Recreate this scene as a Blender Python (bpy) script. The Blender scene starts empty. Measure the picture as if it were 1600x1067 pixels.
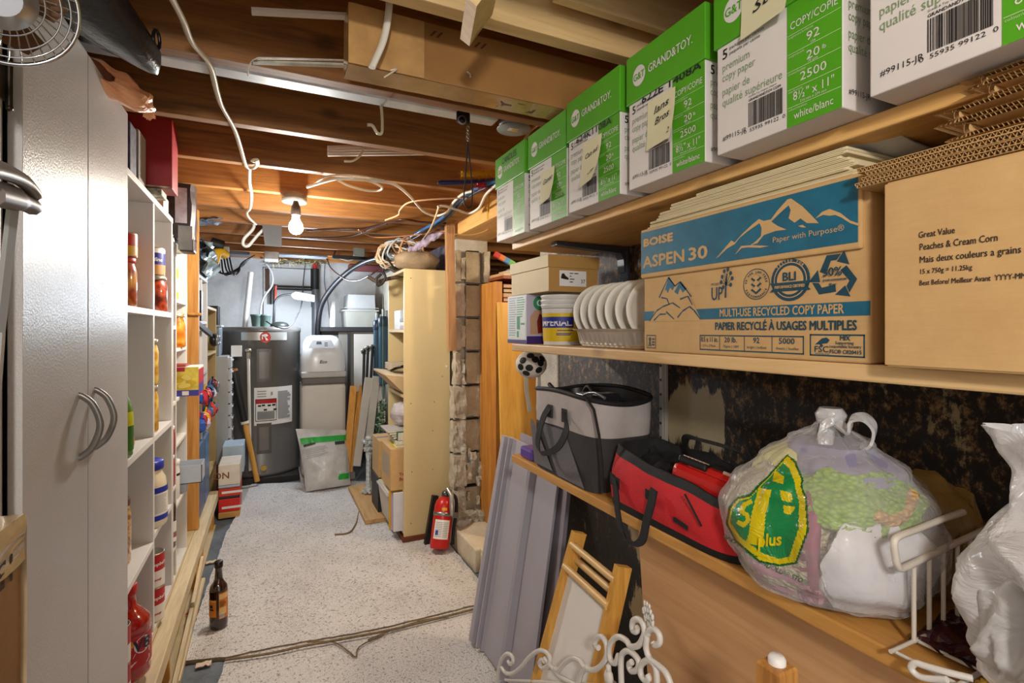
import bpy, bmesh, math, random
from mathutils import Vector, Matrix, noise
R = random.Random(11)
PI = math.pi
SC = bpy.context.scene
COL = SC.collection

# ---------------------------------------------------------------- camera
F_PX, YAW, EYE, HOR = 800.0, math.radians(25.24), 1.25, 515.0
cd = bpy.data.cameras.new('camera'); cam = bpy.data.objects.new('camera', cd); COL.objects.link(cam)
cam.location = (0, 0, EYE); cam.rotation_euler = (PI/2, 0, -YAW)
cd.sensor_width = 36; cd.lens = 36*F_PX/1600; cd.shift_y = -(533.5-HOR)/1600; cd.clip_start = .02
SC.camera = cam
# ---------------------------------------------------------------- world, light, exposure
SC.view_settings.view_transform = 'Standard'; SC.view_settings.look = 'None'
SC.view_settings.gamma = 1; SC.view_settings.use_curve_mapping = False
SC.view_settings.exposure = 0.60
w = bpy.data.worlds.new('world'); SC.world = w; w.use_nodes = True
w.node_tree.nodes['Background'].inputs[0].default_value = (1, .98, .97, 1)
w.node_tree.nodes['Background'].inputs[1].default_value = .95
SC.cycles.max_bounces = 7; SC.cycles.transparent_max_bounces = 12
SC.cycles.sample_clamp_indirect = 4.0
try: SC.cycles.use_denoising = True
except Exception: pass
def lamp(name, kind, loc, energy, col, size):
    d = bpy.data.lights.new(name, kind); d.energy = energy; d.color = col
    if kind == 'POINT': d.shadow_soft_size = size
    o = bpy.data.objects.new(name, d); COL.objects.link(o); o.location = loc
    return o
lamp('bulb_light', 'POINT', (.105, 2.55, 1.71), 54, (1, .945, .85), .045)
lamp('near_bulb_light', 'POINT', (-.22, -.75, 1.74), 37, (1, .97, .92), .07)
lamp('utility_lamp_light', 'POINT', (.25, 4.62, 1.50), 27, (.78, .88, 1), .07)
lamp('side_room_bulb_light', 'POINT', (1.75, 1.9, 1.7), 20, (1, .80, .52), .06)

# ---------------------------------------------------------------- helpers
def lin(h):
    h = h.lstrip('#'); o = []
    for i in (0, 2, 4):
        c = int(h[i:i+2], 16)/255
        o.append(c/12.92 if c <= .04045 else ((c+.055)/1.055)**2.4)
    return (*o, 1)
def nt(name):
    m = bpy.data.materials.new(name); m.use_nodes = True
    t = m.node_tree; return m, t, t.nodes['Principled BSDF']
def N(t, typ, **kw):
    n = t.nodes.new(typ)
    for k, v in kw.items(): setattr(n, k, v)
    return n
def ocoord(t, scale=(1, 1, 1), rnd=True):
    tc = N(t, 'ShaderNodeTexCoord'); mp = N(t, 'ShaderNodeMapping'); mp.inputs['Scale'].default_value = scale
    if rnd:
        oi = N(t, 'ShaderNodeObjectInfo'); ad = N(t, 'ShaderNodeVectorMath', operation='ADD')
        ml = N(t, 'ShaderNodeMath', operation='MULTIPLY'); ml.inputs[1].default_value = 37
        t.links.new(oi.outputs['Random'], ml.inputs[0]); t.links.new(tc.outputs['Object'], ad.inputs[0])
        t.links.new(ml.outputs[0], ad.inputs[1]); t.links.new(ad.outputs[0], mp.inputs[0])
    else: t.links.new(tc.outputs['Object'], mp.inputs[0])
    return mp.outputs[0]
def noisetex(t, vec, scale, detail=4, rough=.6, dist=0):
    n = N(t, 'ShaderNodeTexNoise'); n.inputs['Scale'].default_value = scale; n.inputs['Detail'].default_value = detail
    n.inputs['Roughness'].default_value = rough; n.inputs['Distortion'].default_value = dist
    t.links.new(vec, n.inputs['Vector']); return n.outputs['Fac']
def ramp(t, fac, stops):
    r = N(t, 'ShaderNodeValToRGB'); e = r.color_ramp.elements
    while len(e) < len(stops): e.new(.5)
    for el, (p, c) in zip(e, stops): el.position = p; el.color = lin(c) if isinstance(c, str) else c
    t.links.new(fac, r.inputs[0]); return r.outputs[0]
def bump(t, b, h, st, dist=.01):
    n = N(t, 'ShaderNodeBump'); n.inputs['Strength'].default_value = st; n.inputs['Distance'].default_value = dist
    t.links.new(h, n.inputs['Height']); t.links.new(n.outputs[0], b.inputs['Normal'])
MC = {}
def mat(col, rough=.5, metal=0, var=.06, vs=6, bmp=0, bs=150, spec=.5, trans=0, ior=1.45, emit=0, coat=0, sheen=0):
    key = (col, rough, metal, var, vs, bmp, bs, spec, trans, emit, coat, sheen)
    if key in MC: return MC[key]
    m, t, b = nt('mat_' + col.lstrip('#') + '_%d' % len(MC)); c = lin(col)
    b.inputs['Base Color'].default_value = c; b.inputs['Roughness'].default_value = rough
    b.inputs['Metallic'].default_value = metal; b.inputs['Specular IOR Level'].default_value = spec
    b.inputs['Transmission Weight'].default_value = trans; b.inputs['IOR'].default_value = ior
    b.inputs['Coat Weight'].default_value = coat; b.inputs['Sheen Weight'].default_value = sheen
    v = None
    if var:
        v = ocoord(t); f = noisetex(t, v, vs, 5)
        d = tuple(x*(1-var*1.6) for x in c[:3])+(1,); l = tuple(min(1, x*(1+var*1.2)) for x in c[:3])+(1,)
        t.links.new(ramp(t, f, [(.3, d), (.7, l)]), b.inputs['Base Color'])
    if bmp: bump(t, b, noisetex(t, v or ocoord(t), bs, 3), bmp)
    if emit: b.inputs['Emission Color'].default_value = c; b.inputs['Emission Strength'].default_value = emit
    MC[key] = m; return m
def wood(name, c1, c2, axis=0, s=1.0, rough=.55, knots=.35, c3=None):
    m, t, b = nt(name); sc = [16*s]*3; sc[axis] = 1.1*s
    v = ocoord(t, sc); f = noisetex(t, v, 1.6, 6, .65, 1.2)
    v2 = ocoord(t, [x*3 for x in sc]); g = noisetex(t, v2, 2.2, 3)
    a = N(t, 'ShaderNodeMath', operation='MULTIPLY_ADD'); a.inputs[1].default_value = .35; t.links.new(g, a.inputs[0]); t.links.new(f, a.inputs[2])
    col = ramp(t, a.outputs[0], [(.42, c1), (.78, c2)])
    ks = [2.6*s]*3; ks[axis] = 1.5*s
    vo = N(t, 'ShaderNodeTexVoronoi'); vo.inputs['Scale'].default_value = 1.6; t.links.new(ocoord(t, ks), vo.inputs['Vector'])
    kr = ramp(t, vo.outputs['Distance'], [(.035, (1, 1, 1, 1)), (.10, (0, 0, 0, 1))])
    mx = N(t, 'ShaderNodeMix', data_type='RGBA'); km = N(t, 'ShaderNodeMath', operation='MULTIPLY'); km.inputs[1].default_value = knots
    t.links.new(kr, km.inputs[0]); t.links.new(km.outputs[0], mx.inputs[0]); t.links.new(col, mx.inputs[6]); mx.inputs[7].default_value = lin(c3 or '3a1f0c')
    t.links.new(mx.outputs[2], b.inputs['Base Color']); b.inputs['Roughness'].default_value = rough
    bump(t, b, a.outputs[0], .12, .004); return m

W = {}                                   # world matrix of each thing's root
def px(u, v, X=None, Y=None, Z=None):    # the point on a plane of the room that the sight line through a pixel meets
    r, q = (u-800)/F_PX, (HOR-v)/F_PX; s, c = math.sin(YAW), math.cos(YAW)
    d = Vector((s+r*c, c-r*s, q))
    k = X/d.x if X is not None else Y/d.y if Y is not None else (Z-EYE)/d.z
    return Vector((0, 0, EYE))+d*k
def frame(o, xdir, ydir):
    x = Vector(xdir).normalized(); y = Vector(ydir).normalized(); z = x.cross(y)
    m = Matrix((x, y, z)).transposed().to_4x4(); m.translation = Vector(o); return m
def FW(x, y, z): return frame((x, y, z), (0, -1, 0), (0, 0, 1))      # a face that looks towards -x
def FS(x, y, z): return frame((x, y, z), (1, 0, 0), (0, 0, 1))       # a face that looks towards -y
def FE(x, y, z): return frame((x, y, z), (0, 1, 0), (0, 0, 1))       # a face that looks towards +x
def FT(x, y, z): return frame((x, y, z), (1, 0, 0), (0, 1, 0))
_GL = {}
def glyphs(s, size, bold, al, shear=0):
    key = (s, size, bold, al, shear)
    if key not in _GL:
        c = bpy.data.curves.new('t', 'FONT'); c.body = s; c.size = size; c.resolution_u = 2; c.offset = bold; c.align_x = al; c.shear = shear
        o = bpy.data.objects.new('t', c); COL.objects.link(o)
        me = bpy.data.meshes.new_from_object(o.evaluated_get(bpy.context.evaluated_depsgraph_get()))
        _GL[key] = ([v.co.copy() for v in me.vertices], [tuple(p.vertices) for p in me.polygons])
        bpy.data.objects.remove(o); bpy.data.curves.remove(c); bpy.data.meshes.remove(me)
    return _GL[key]
def catmull(P, n=6):
    P = [Vector(p) for p in P]
    if len(P) < 3: return P
    Q = [2*P[0]-P[1]]+P+[2*P[-1]-P[-2]]; out = []
    for i in range(1, len(Q)-2):
        a, b, c, d = Q[i-1:i+3]
        for k in range(n):
            t = k/n; out.append(.5*((2*b)+(c-a)*t+(2*a-5*b+4*c-d)*t*t+(3*b-a-3*c+d)*t**3))
    return out+[P[-1]]
class MB:
    def __init__(s, mats=None): s.v = []; s.f = []; s.m = []; s.s = []; s.T = Matrix.Identity(4)
    def add(s, vs, fs, mi=0, sm=False, T=None):
        k = len(s.v); M_ = s.T @ T if T is not None else s.T
        s.v += [M_ @ Vector(p) for p in vs]
        for f in fs: s.f.append([k+i for i in f]); s.m.append(mi); s.s.append(sm)
        return s
    def box(s, x0, x1, y0, y1, z0, z1, mi=0, c=.0, T=None):
        x0, x1 = sorted((x0, x1)); y0, y1 = sorted((y0, y1)); z0, z1 = sorted((z0, z1))
        if c <= 0:
            vs = [(x, y, z) for x in (x0, x1) for y in (y0, y1) for z in (z0, z1)]
            return s.add(vs, [(0, 1, 3, 2), (4, 6, 7, 5), (0, 4, 5, 1), (2, 3, 7, 6), (0, 2, 6, 4), (1, 5, 7, 3)], mi, False, T)
        c = min(c, (x1-x0)*.45, (y1-y0)*.45, (z1-z0)*.45)
        bm = bmesh.new(); mm = Matrix.Translation(((x0+x1)/2, (y0+y1)/2, (z0+z1)/2)) @ Matrix.Diagonal((x1-x0, y1-y0, z1-z0, 1))
        bmesh.ops.create_cube(bm, size=1, matrix=mm)
        bmesh.ops.bevel(bm, geom=bm.edges[:], offset=c, segments=2, profile=.5, affect='EDGES')
        s.bm(bm, mi, False, T); return s
    def bm(s, bm, mi=0, sm=True, T=None):
        bm.verts.index_update(); s.add([v.co.copy() for v in bm.verts], [[v.index for v in f.verts] for f in bm.faces], mi, sm, T); bm.free()
    def ball(s, c, r, mi=0, sc=(1, 1, 1), n=2, T=None):
        bm = bmesh.new(); bmesh.ops.create_icosphere(bm, subdivisions=n, radius=r, matrix=Matrix.Translation(c) @ Matrix.Diagonal((*sc, 1))); s.bm(bm, mi, True, T); return s
    def loft(s, rings, mi=0, sm=True, closed=True, caps=True, T=None):
        n = len(rings[0]); vs = [p for r in rings for p in r]; fs = []
        for i in range(len(rings)-1):
            for j in range(n if closed else n-1):
                k = (j+1) % n; fs.append((i*n+j, i*n+k, (i+1)*n+k, (i+1)*n+j))
        s.add(vs, fs, mi, sm, T)
        if caps and closed:
            s.add(rings[0], [tuple(range(n))[::-1]], mi, False, T); s.add(rings[-1], [tuple(range(n))], mi, False, T)
        return s
    def lathe(s, prof, c=(0, 0, 0), n=24, mi=0, sm=True, T=None, caps=True, sc=(1, 1)):
        rings = [[(c[0]+r*sc[0]*math.cos(2*PI*j/n), c[1]+r*sc[1]*math.sin(2*PI*j/n), c[2]+z) for j in range(n)] for r, z in prof]
        return s.loft(rings, mi, sm, True, caps, T)
    def tube(s, P, r, mi=0, n=8, sm=True, closed=False, T=None, flat=1.0):
        P = [Vector(p) for p in P]; L = len(P); rings = []; up = None
        for i, p in enumerate(P):
            a = P[i-1] if (i or closed) else p; b = P[(i+1) % L] if (i < L-1 or closed) else p
            t = (b-a).normalized() if (b-a).length > 1e-9 else Vector((0, 0, 1))
            if up is None: up = t.orthogonal().normalized()
            else: up = (up-t*up.dot(t)); up = up.normalized() if up.length > 1e-6 else t.orthogonal().normalized()
            sd = t.cross(up); rr = r[i] if isinstance(r, (list, tuple)) else r
            rings.append([p+up*rr*math.cos(2*PI*j/n)+sd*rr*flat*math.sin(2*PI*j/n) for j in range(n)])
        if closed: rings.append(rings[0])
        return s.loft(rings, mi, sm, True, not closed, T)
    def strap(s, P, wv, th, mi=0, T=None, closed=False):     # a flat band: wv is the half width vector (or one per point)
        P = [Vector(p) for p in P]; L = len(P); rings = []
        for i, p in enumerate(P):
            a = P[i-1] if i or closed else p; b = P[(i+1) % L] if (i < L-1 or closed) else p
            wd = Vector(wv[i]) if isinstance(wv, list) else Vector(wv); nn = (b-a).cross(wd).normalized()*th/2
            rings.append([p-wd-nn, p+wd-nn, p+wd+nn, p-wd+nn])
        if closed: rings.append(rings[0])
        return s.loft(rings, mi, False, True, not closed, T)
    def cyl(s, a, b, r, mi=0, n=16, r2=None, T=None): return s.tube([a, b], [r, r if r2 is None else r2], mi, n, True, False, T)
    def bar(s, a, b, w_, h_, mi=0, up=(0, 0, 1)):             # a rectangular bar from a to b
        a, b = Vector(a), Vector(b); t = (b-a).normalized(); u = Vector(up); u = (u-t*u.dot(t)).normalized(); sd = t.cross(u)
        return s.loft([[p+sd*w_/2*i+u*h_/2*j for i, j in ((-1, -1), (1, -1), (1, 1), (-1, 1))] for p in (a, b)], mi, False)
    def poly(s, pts, mi=0, T=None): return s.add([(p[0], p[1], p[2] if len(p) > 2 else 0) for p in pts], [tuple(range(len(pts)))], mi, False, T)
    def rect(s, x0, y0, x1, y1, T, mi=0, z=0): return s.poly([(x0, y0, z), (x1, y0, z), (x1, y1, z), (x0, y1, z)], mi, T)
    def prism(s, pts, z0, z1, mi=0, T=None): return s.loft([[(x, y, z) for x, y in pts] for z in (z0, z1)], mi, False, True, True, T)
    def text(s, st, size, T, mi=0, bold=0, al='LEFT', fit=None, x=0, y=0, z=.0006, shear=0, wrap=None):
        vs, fs = glyphs(st, size, 0, al, shear); k = 1
        if fit and vs:
            w_ = max(v.x for v in vs)-min(v.x for v in vs); k = fit/w_ if w_ else 1
        P = [(v.x*k+x, v.y+y, z) for v in vs]
        if wrap: P = [(wrap*math.sin(a/wrap), b, wrap*math.cos(a/wrap)-wrap+c) for a, b, c in P]
        for i, (dx, dy) in enumerate(((0, 0), (bold, 0), (-bold, 0), (0, bold*.7), (0, -bold*.7)) if bold > 0 else ((0, 0),)): s.add([(p[0]+dx, p[1]+dy, p[2]+i*.00002) for p in P], fs, mi, False, T)
        return s
    def grid(s, fn, nu, nv, mi=0, sm=True, T=None):
        vs = [fn(i/nu, j/nv) for i in range(nu+1) for j in range(nv+1)]; q = nv+1
        return s.add(vs, [(i*q+j, (i+1)*q+j, (i+1)*q+j+1, i*q+j+1) for i in range(nu) for j in range(nv)], mi, sm, T)
    def mesh(s, name, mats, inv=None):
        me = bpy.data.meshes.new(name)
        me.from_pydata([inv @ p for p in s.v] if inv else s.v, [], s.f)
        for m in (mats if isinstance(mats, (list, tuple)) else [mats]): me.materials.append(m)
        me.polygons.foreach_set('material_index', s.m); me.polygons.foreach_set('use_smooth', s.s); me.update()
        return me
    def base(s):
        lo = [min(p[i] for p in s.v) for i in range(3)]; hi = [max(p[i] for p in s.v) for i in range(3)]
        return Vector(((lo[0]+hi[0])/2, (lo[1]+hi[1])/2, lo[2]))
def tag(o, label, cat, group=None):
    o['label'] = label; o['category'] = cat
    if group: o['group'] = group
    return o
def solo(mb, name, mats, label, cat, group=None):       # a thing that is one mesh
    b = mb.base(); o = bpy.data.objects.new(name, mb.mesh(name, mats, Matrix.Translation(-b))); COL.objects.link(o); o.location = b
    W[o.name] = Matrix.Translation(b)
    return tag(o, label, cat, group)
def struct(mb, name, mats):
    o = bpy.data.objects.new(name, mb.mesh(name, mats)); COL.objects.link(o); o['kind'] = 'structure'; return o
def thing(name, label, cat, loc=(0, 0, 0), rz=0, group=None):
    o = bpy.data.objects.new(name, None); COL.objects.link(o); o.empty_display_size = .05
    o.location = loc; o.rotation_euler = (0, 0, rz); W[o.name] = Matrix.Translation(loc) @ Matrix.Rotation(rz, 4, 'Z')
    return tag(o, label, cat, group)
def part(mb, name, mats, parent, label=None, local=False):
    Wp = W[parent.name]; o = bpy.data.objects.new(name, mb.mesh(name, mats, None if local else Wp.inverted()))
    COL.objects.link(o); o.parent = parent; W[o.name] = Wp
    if label: o['label'] = label
    return o
def dup(o, loc=None, rz=None, label=None, parent=None):
    c = o.copy(); COL.objects.link(c)
    if parent: c.parent = parent
    if loc is not None: c.location = loc
    if rz is not None: c.rotation_euler = (0, 0, rz)
    if label: c['label'] = label
    for ch in [q for q in o.children]: dup(ch, parent=c)
    return c
def nz(x, y=0, z=0): return noise.noise(Vector((x, y, z)))

# ---------------------------------------------------------------- shared materials
JOIST = wood('joist_wood', '5f3a18', '98632b', 0, 1.0, .6, .6)
PALE = wood('pale_spruce', 'c79e63', 'e0bd85', 0, 1.0, .6, .5)
PINE_Y = wood('pine_along_y', 'c08a45', 'dcae6a', 1, 1.0, .5, .5)
PINE_Z = wood('pine_upright', 'bf7f2c', 'daa24c', 2, 1.0, .5, .6)
OLDY = wood('old_lumber_along_y', 'b5a07a', 'd6c5a0', 1, 1.0, .7, .4)
ORANGE_Z = wood('orange_upright', 'a3601e', 'c98a3c', 2, 1.0, .5, .4)
def cardboard(name, c, dark):
    m, t, b = nt(name); f = noisetex(t, ocoord(t, (25, 25, 320)), 1, 4); g = noisetex(t, ocoord(t), 14, 6, .7)
    mx = N(t, 'ShaderNodeMath', operation='MULTIPLY_ADD'); mx.inputs[1].default_value = .25
    t.links.new(f, mx.inputs[0]); t.links.new(g, mx.inputs[2])
    t.links.new(ramp(t, mx.outputs[0], [(.42, dark), (.82, c)]), b.inputs['Base Color']); b.inputs['Roughness'].default_value = .75
    bump(t, b, f, .08, .002); return m
KRAFT = cardboard('kraft_board', 'c9a46e', 'bd9661')
KRAFT2 = cardboard('dull_kraft_board', 'a87e48', '976e3c')
WHITE_LAM = mat('d9d6d2', .35, 0, .03, 3)
WHITE = mat('e8e6e2', .5, 0, .03)
BLACK = mat('151414', .55, 0, .1)
INK = mat('1b1a1a', .6, 0, 0)
CHROME = mat('c9c9c9', .15, 1, 0)
STEEL = mat('9a9a98', .35, 1, .08, 20)
# ================================================================ the setting
def concrete(name, c1, c2, s=3, bst=.35):
    m, t, b = nt(name); v = ocoord(t, (1, 1, 1), False); f = noisetex(t, v, s, 8, .7); g = noisetex(t, v, s*22, 4)
    a = N(t, 'ShaderNodeMath', operation='MULTIPLY_ADD'); a.inputs[1].default_value = .3; t.links.new(g, a.inputs[0]); t.links.new(f, a.inputs[2])
    t.links.new(ramp(t, a.outputs[0], [(.45, c1), (.85, c2)]), b.inputs['Base Color']); b.inputs['Roughness'].default_value = .85
    bump(t, b, g, bst, .01); return m
FLOOR_M = concrete('painted_floor', '4d545c', '79828a', 3)
BACK_M = concrete('white_painted_wall', 'b9bbbd', 'dcdcda', 1.2, .15)
BLOCK_M = concrete('grey_block', '9a948a', 'c8c1b2', 5, .6)
LEDGE_M = concrete('cast_ledge', 'b9ad94', 'ded3bb', 4, .3)
def tar():
    m, t, b = nt('flaking_black_coating'); P = lambda sc: ocoord(t, sc, False)
    big = noisetex(t, P((1, 1, .7)), 3.1, 3, .55, .6); fine = noisetex(t, P((1, 1, .75)), 46, 8, .8); st = noisetex(t, P((1, 4, .5)), 4.2, 4, .6)
    def ma(x, y, k, op='MULTIPLY_ADD'):
        n = N(t, 'ShaderNodeMath', operation=op); n.inputs[1].default_value = k; t.links.new(x, n.inputs[0]); t.links.new(y, n.inputs[2]); return n.outputs[0]
    sx = N(t, 'ShaderNodeSeparateXYZ'); t.links.new(P((1, 1, 1)), sx.inputs[0]); mr = N(t, 'ShaderNodeMapRange'); mr.inputs[1].default_value = .45; mr.inputs[2].default_value = 1.2; mr.inputs[3].default_value = -.05; mr.inputs[4].default_value = .05; t.links.new(sx.outputs['Z'], mr.inputs[0])
    ad = N(t, 'ShaderNodeMath', operation='ADD'); t.links.new(fine, ad.inputs[0]); t.links.new(mr.outputs[0], ad.inputs[1])
    flk = ma(st, ad.outputs[0], .10)                    # small flakes, more of them higher up
    c1 = ramp(t, flk, [(.50, '120e0c'), (.60, '241a12'), (.645, '6a4f32'), (.73, 'a07f52')])
    pat = ma(st, big, .45)                                # larger worn patches with runs
    mx = N(t, 'ShaderNodeMix', data_type='RGBA'); t.links.new(ramp(t, ma(fine, pat, .25), [(.985, (0, 0, 0, 1)), (1.0, (1, 1, 1, 1))]) if False else ramp(t, ma(fine, pat, .2), [(.965, (0, 0, 0, 1)), (.99, (1, 1, 1, 1))]), mx.inputs[0])
    t.links.new(c1, mx.inputs[6]); mx.inputs[7].default_value = lin('a8926a')
    mp = N(t, 'ShaderNodeMapping'); mp.inputs['Location'].default_value = (0, -1.0*7.5, -1.02*10); mp.inputs['Scale'].default_value = (0, 7.5, 10); t.links.new(P((1, 1, 1)), mp.inputs[0])
    ln = N(t, 'ShaderNodeVectorMath', operation='LENGTH'); t.links.new(mp.outputs[0], ln.inputs[0])      # one bare patch with dripping edges
    m2 = N(t, 'ShaderNodeMix', data_type='RGBA'); t.links.new(ramp(t, ma(noisetex(t, P((1, 2.5, .6)), 9, 4), ln.outputs['Value'], 1.3), [(1.42, (1, 1, 1, 1)), (1.5, (0, 0, 0, 1))]) if False else ramp(t, ma(ln.outputs['Value'], noisetex(t, P((1, 2.5, .6)), 9, 4), .45), [(.86, (1, 1, 1, 1)), (.91, (0, 0, 0, 1))]), m2.inputs[0])
    t.links.new(mx.outputs[2], m2.inputs[6]); m2.inputs[7].default_value = lin('b8a884'); t.links.new(m2.outputs[2], b.inputs['Base Color'])
    b.inputs['Roughness'].default_value = .45; bump(t, b, flk, .6, .006); return m
TAR_M = tar()
struct(MB().box(-.95, 2.3, -1.6, 5.6, -.06, 0), 'floor', FLOOR_M)
struct(MB().box(-.95, 2.3, -1.6, 5.6, 2.115, 2.15), 'ceiling', wood('subfloor_planks', '70481e', '9a6a34', 1, .8, .7, .4))
struct(MB().box(-.95, 2.3, 5.5, 5.6, 0, 2.115), 'wall_back', BACK_M)
struct(MB().box(-.95, -.78, -1.6, 5.6, 0, 2.115), 'wall_left', BACK_M)
struct(MB().box(2.2, 2.3, -1.6, 5.6, 0, 2.115), 'wall_side_room', concrete('side_room_wall', '8f6a40', 'b98c58', 3, .1))
# near foundation wall with its flaking coat; its far end is bare broken block
b = MB().box(1.0, 1.2, -1.6, 1.70, 0, 1.79)
struct(b, 'wall_right', TAR_M)
b = MB()
for k in range(9):
    z = .0+k*.2; e = .06*nz(k*3.7, 1)+.03
    b.box(1.0-.004, 1.2, 1.70, 1.82+e, z, min(1.79, z+.196), 0, .008)
struct(b, 'wall_right_broken_end', concrete('bare_block_end', 'a8a196', 'd8d4cb', 6, .5))
# block wall beyond the opening, with its knocked-through end standing in full relief
b = MB().box(1.0, 1.2, 2.90, 5.5, .12, 1.79)
struct(b, 'wall_right_far', BLOCK_M)
b = MB()
def rock(mb, x0, x1, y0, y1, z0, z1, rough, mi, seed, nx=7, ny=2, nzv=9):
    bm = bmesh.new(); bmesh.ops.create_cube(bm, size=1, matrix=Matrix.Translation(((x0+x1)/2, (y0+y1)/2, (z0+z1)/2)) @ Matrix.Diagonal((x1-x0, y1-y0, z1-z0, 1)))
    bmesh.ops.subdivide_edges(bm, edges=bm.edges[:], cuts=7, use_grid_fill=True)
    for v in bm.verts:
        p = v.co; q = noise.noise_vector(p*22+Vector((seed, 0, 0))); q2 = noise.noise_vector(p*70+Vector((0, seed, 0)))
        v.co = p+q*rough+q2*rough*.5
    mb.bm(bm, mi, False)
zc = .13; k = 0
while zc < 1.70:
    h = min(.193, 1.735-zc); rg = .012 if zc < .95 else .006
    d = .012*nz(k*2.3, 5); low = zc < .75
    # face shells left and right, webs, recessed core between them
    rock(b, .975-(.015 if low else 0), 1.008+(.03 if low else 0.01*nz(k, 3)), 2.835+d, 2.91, zc, zc+h-.008, rg, 0, k)
    rock(b, 1.155, 1.19, 2.835-d, 2.91, zc, zc+h-.008, rg, 0, k+20)
    rock(b, 1.05, 1.14, 2.868, 2.91, zc, zc+h-.008, rg*.5, 1, k+40)
    rock(b, 1.012, 1.035, 2.842, 2.90, zc+(.02 if k % 2 else 0), zc+h*(.75 if k % 3 else .98), rg*1.2, 2, k+60)
    b.box(1.055, 1.13, 2.862, 2.9, zc+h-.009, zc+h-.002, 3)
    zc += .2; k += 1
for i in range(16):
    x = .955+.235*R.random(); y = 2.79+.07*R.random(); q = .016+.022*R.random(); rock(b, x-q, x+q, y-q*.8, y+q*.8, .126, .126+q*(1.2+R.random()), q*.55, 2 if i % 3 else 0, i*3.1)
for i in range(16):
    zz = .2+.58*R.random(); x = .985+.17*R.random(); q = .010+.020*R.random(); rock(b, x-q*.6, x+q*.6, 2.836, 2.862, zz-q*1.6, zz+q*1.6, q*.5, 2 if i % 2 else 0, i*2.3)
struct(b, 'wall_right_far_broken_end', [concrete('broken_block', 'b1a58e', 'e6dcc6', 14, .9), concrete('block_core', 'a39478', 'cfc3a8', 8, .7), concrete('mortar', 'c9bfab', 'efe9dc', 18, .9), mat('2a2018', .9, 0, 0)])
# concrete ledge that the knocked-out wall left
b = MB()
pts = [(1.0, 1.2), (2.95, 0)]
b.box(.945, 1.25, 2.45, 2.95, 0, .125, 0, .008); b.box(.955, 1.25, 1.0, 2.40, 0, .122, 0, .006)
b.box(.975, 1.25, 2.38, 2.47, 0, .124, 0)
struct(b, 'trim_1', LEDGE_M)
b = MB().box(.97, 1.2, .9, 2.98, 1.79, 1.878, 0, .003)      # sill plate over the opening
struct(b, 'trim_2', PINE_Y)
# ---------------------------------------------------------------- joists
JY = [1.36+.4065*k for k in range(-3, 10)]
names = {-3: 'dark ceiling joist directly above the camera, before the pale one', -2: 'dark ceiling joist passing over the copy paper boxes, second from the front', -1: 'pale new looking ceiling joist in front of the long cardboard package',
         0: 'dark brown ceiling joist just behind the long taped cardboard package', 1: 'brown ceiling joist carrying the round grey junction box cover', 2: 'brown ceiling joist behind the short bundle of white trim strips',
         3: 'orange ceiling joist that the bare light bulb hangs from', 4: 'bright orange ceiling joist right behind the glowing bulb', 5: 'orange ceiling joist two behind the bulb', 6: 'orange ceiling joist over the steel duct flap',
         7: 'ceiling joist above the tangle of black cables', 8: 'ceiling joist over the grey water heater', 9: 'rearmost ceiling joist close to the white back wall'}
proto = MB().box(-.8, 2.2, -.019, .019, 0, .237, 0, .002)
for i, y in enumerate(JY):
    k = i-3
    o = bpy.data.objects.new('ceiling_joist', proto.mesh('ceiling_joist', PALE if k == -1 else JOIST)) if k in (-3, -1) else bpy.data.objects.new('ceiling_joist', pm)
    if k == -3: pm = o.data
    COL.objects.link(o); o.location = (0, y+.019, 1.878); tag(o, names[k], 'joist', 'ceiling joists')
# a block nailed under the pale joist and a paler board beside it
b = MB().bar(px(757, -25, Y=.80), px(744, 42, Y=.925), .078, .022, 0, (-.15, 1, .3))
solo(b, 'wood_block', PALE, 'short pale offcut of wood nailed to the pale joist, hanging down above the package', 'wood block')
b = MB().bar((.52, .90, 1.955), (1.3, .90, 1.955), .02, .075, 0)
solo(b, 'brace_board', PALE, 'pale board lying against the near side of the pale joist, above the paper boxes', 'board')
# steel strip behind the dark joist
b = MB(); b.box(-.75, .62, 1.402, 1.462, 1.877, 1.905, 0, .008)
solo(b, 'steel_duct_strip', mat('c4c7cb', .38, .45, .12, 9), 'long galvanised steel strip running along the dark joist near the ceiling', 'metal strip')
# ---------------------------------------------------------------- carpets
def carpet_mat():
    m, t, b = nt('berber_carpet'); v = ocoord(t, (1, 1, 1), False); f = noisetex(t, v, 210, 2, .6); g = noisetex(t, v, 3, 4)
    vo = N(t, 'ShaderNodeTexVoronoi'); vo.inputs['Scale'].default_value = 170; t.links.new(v, vo.inputs['Vector'])
    sp = noisetex(t, v, 95, 2, .5)
    a = N(t, 'ShaderNodeMath', operation='MULTIPLY_ADD'); a.inputs[1].default_value = .45; t.links.new(g, a.inputs[0]); t.links.new(f, a.inputs[2])
    base = ramp(t, a.outputs[0], [(.42, '8d8986'), (.58, 'bab6b3'), (.76, 'dad7d4')])
    mx = N(t, 'ShaderNodeMix', data_type='RGBA'); t.links.new(ramp(t, sp, [(.57, (0, 0, 0, 1)), (.68, (1, 1, 1, 1))]), mx.inputs[0]); t.links.new(base, mx.inputs[6]); mx.inputs[7].default_value = lin('98938f')
    t.links.new(mx.outputs[2], b.inputs['Base Color']); b.inputs['Roughness'].default_value = .95; b.inputs['Specular IOR Level'].default_value = .1
    bump(t, b, vo.outputs['Distance'], .7, .006); return m
CARPET = carpet_mat(); BACKING = mat('8a7a62', .9, 0, .3, 30)
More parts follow.
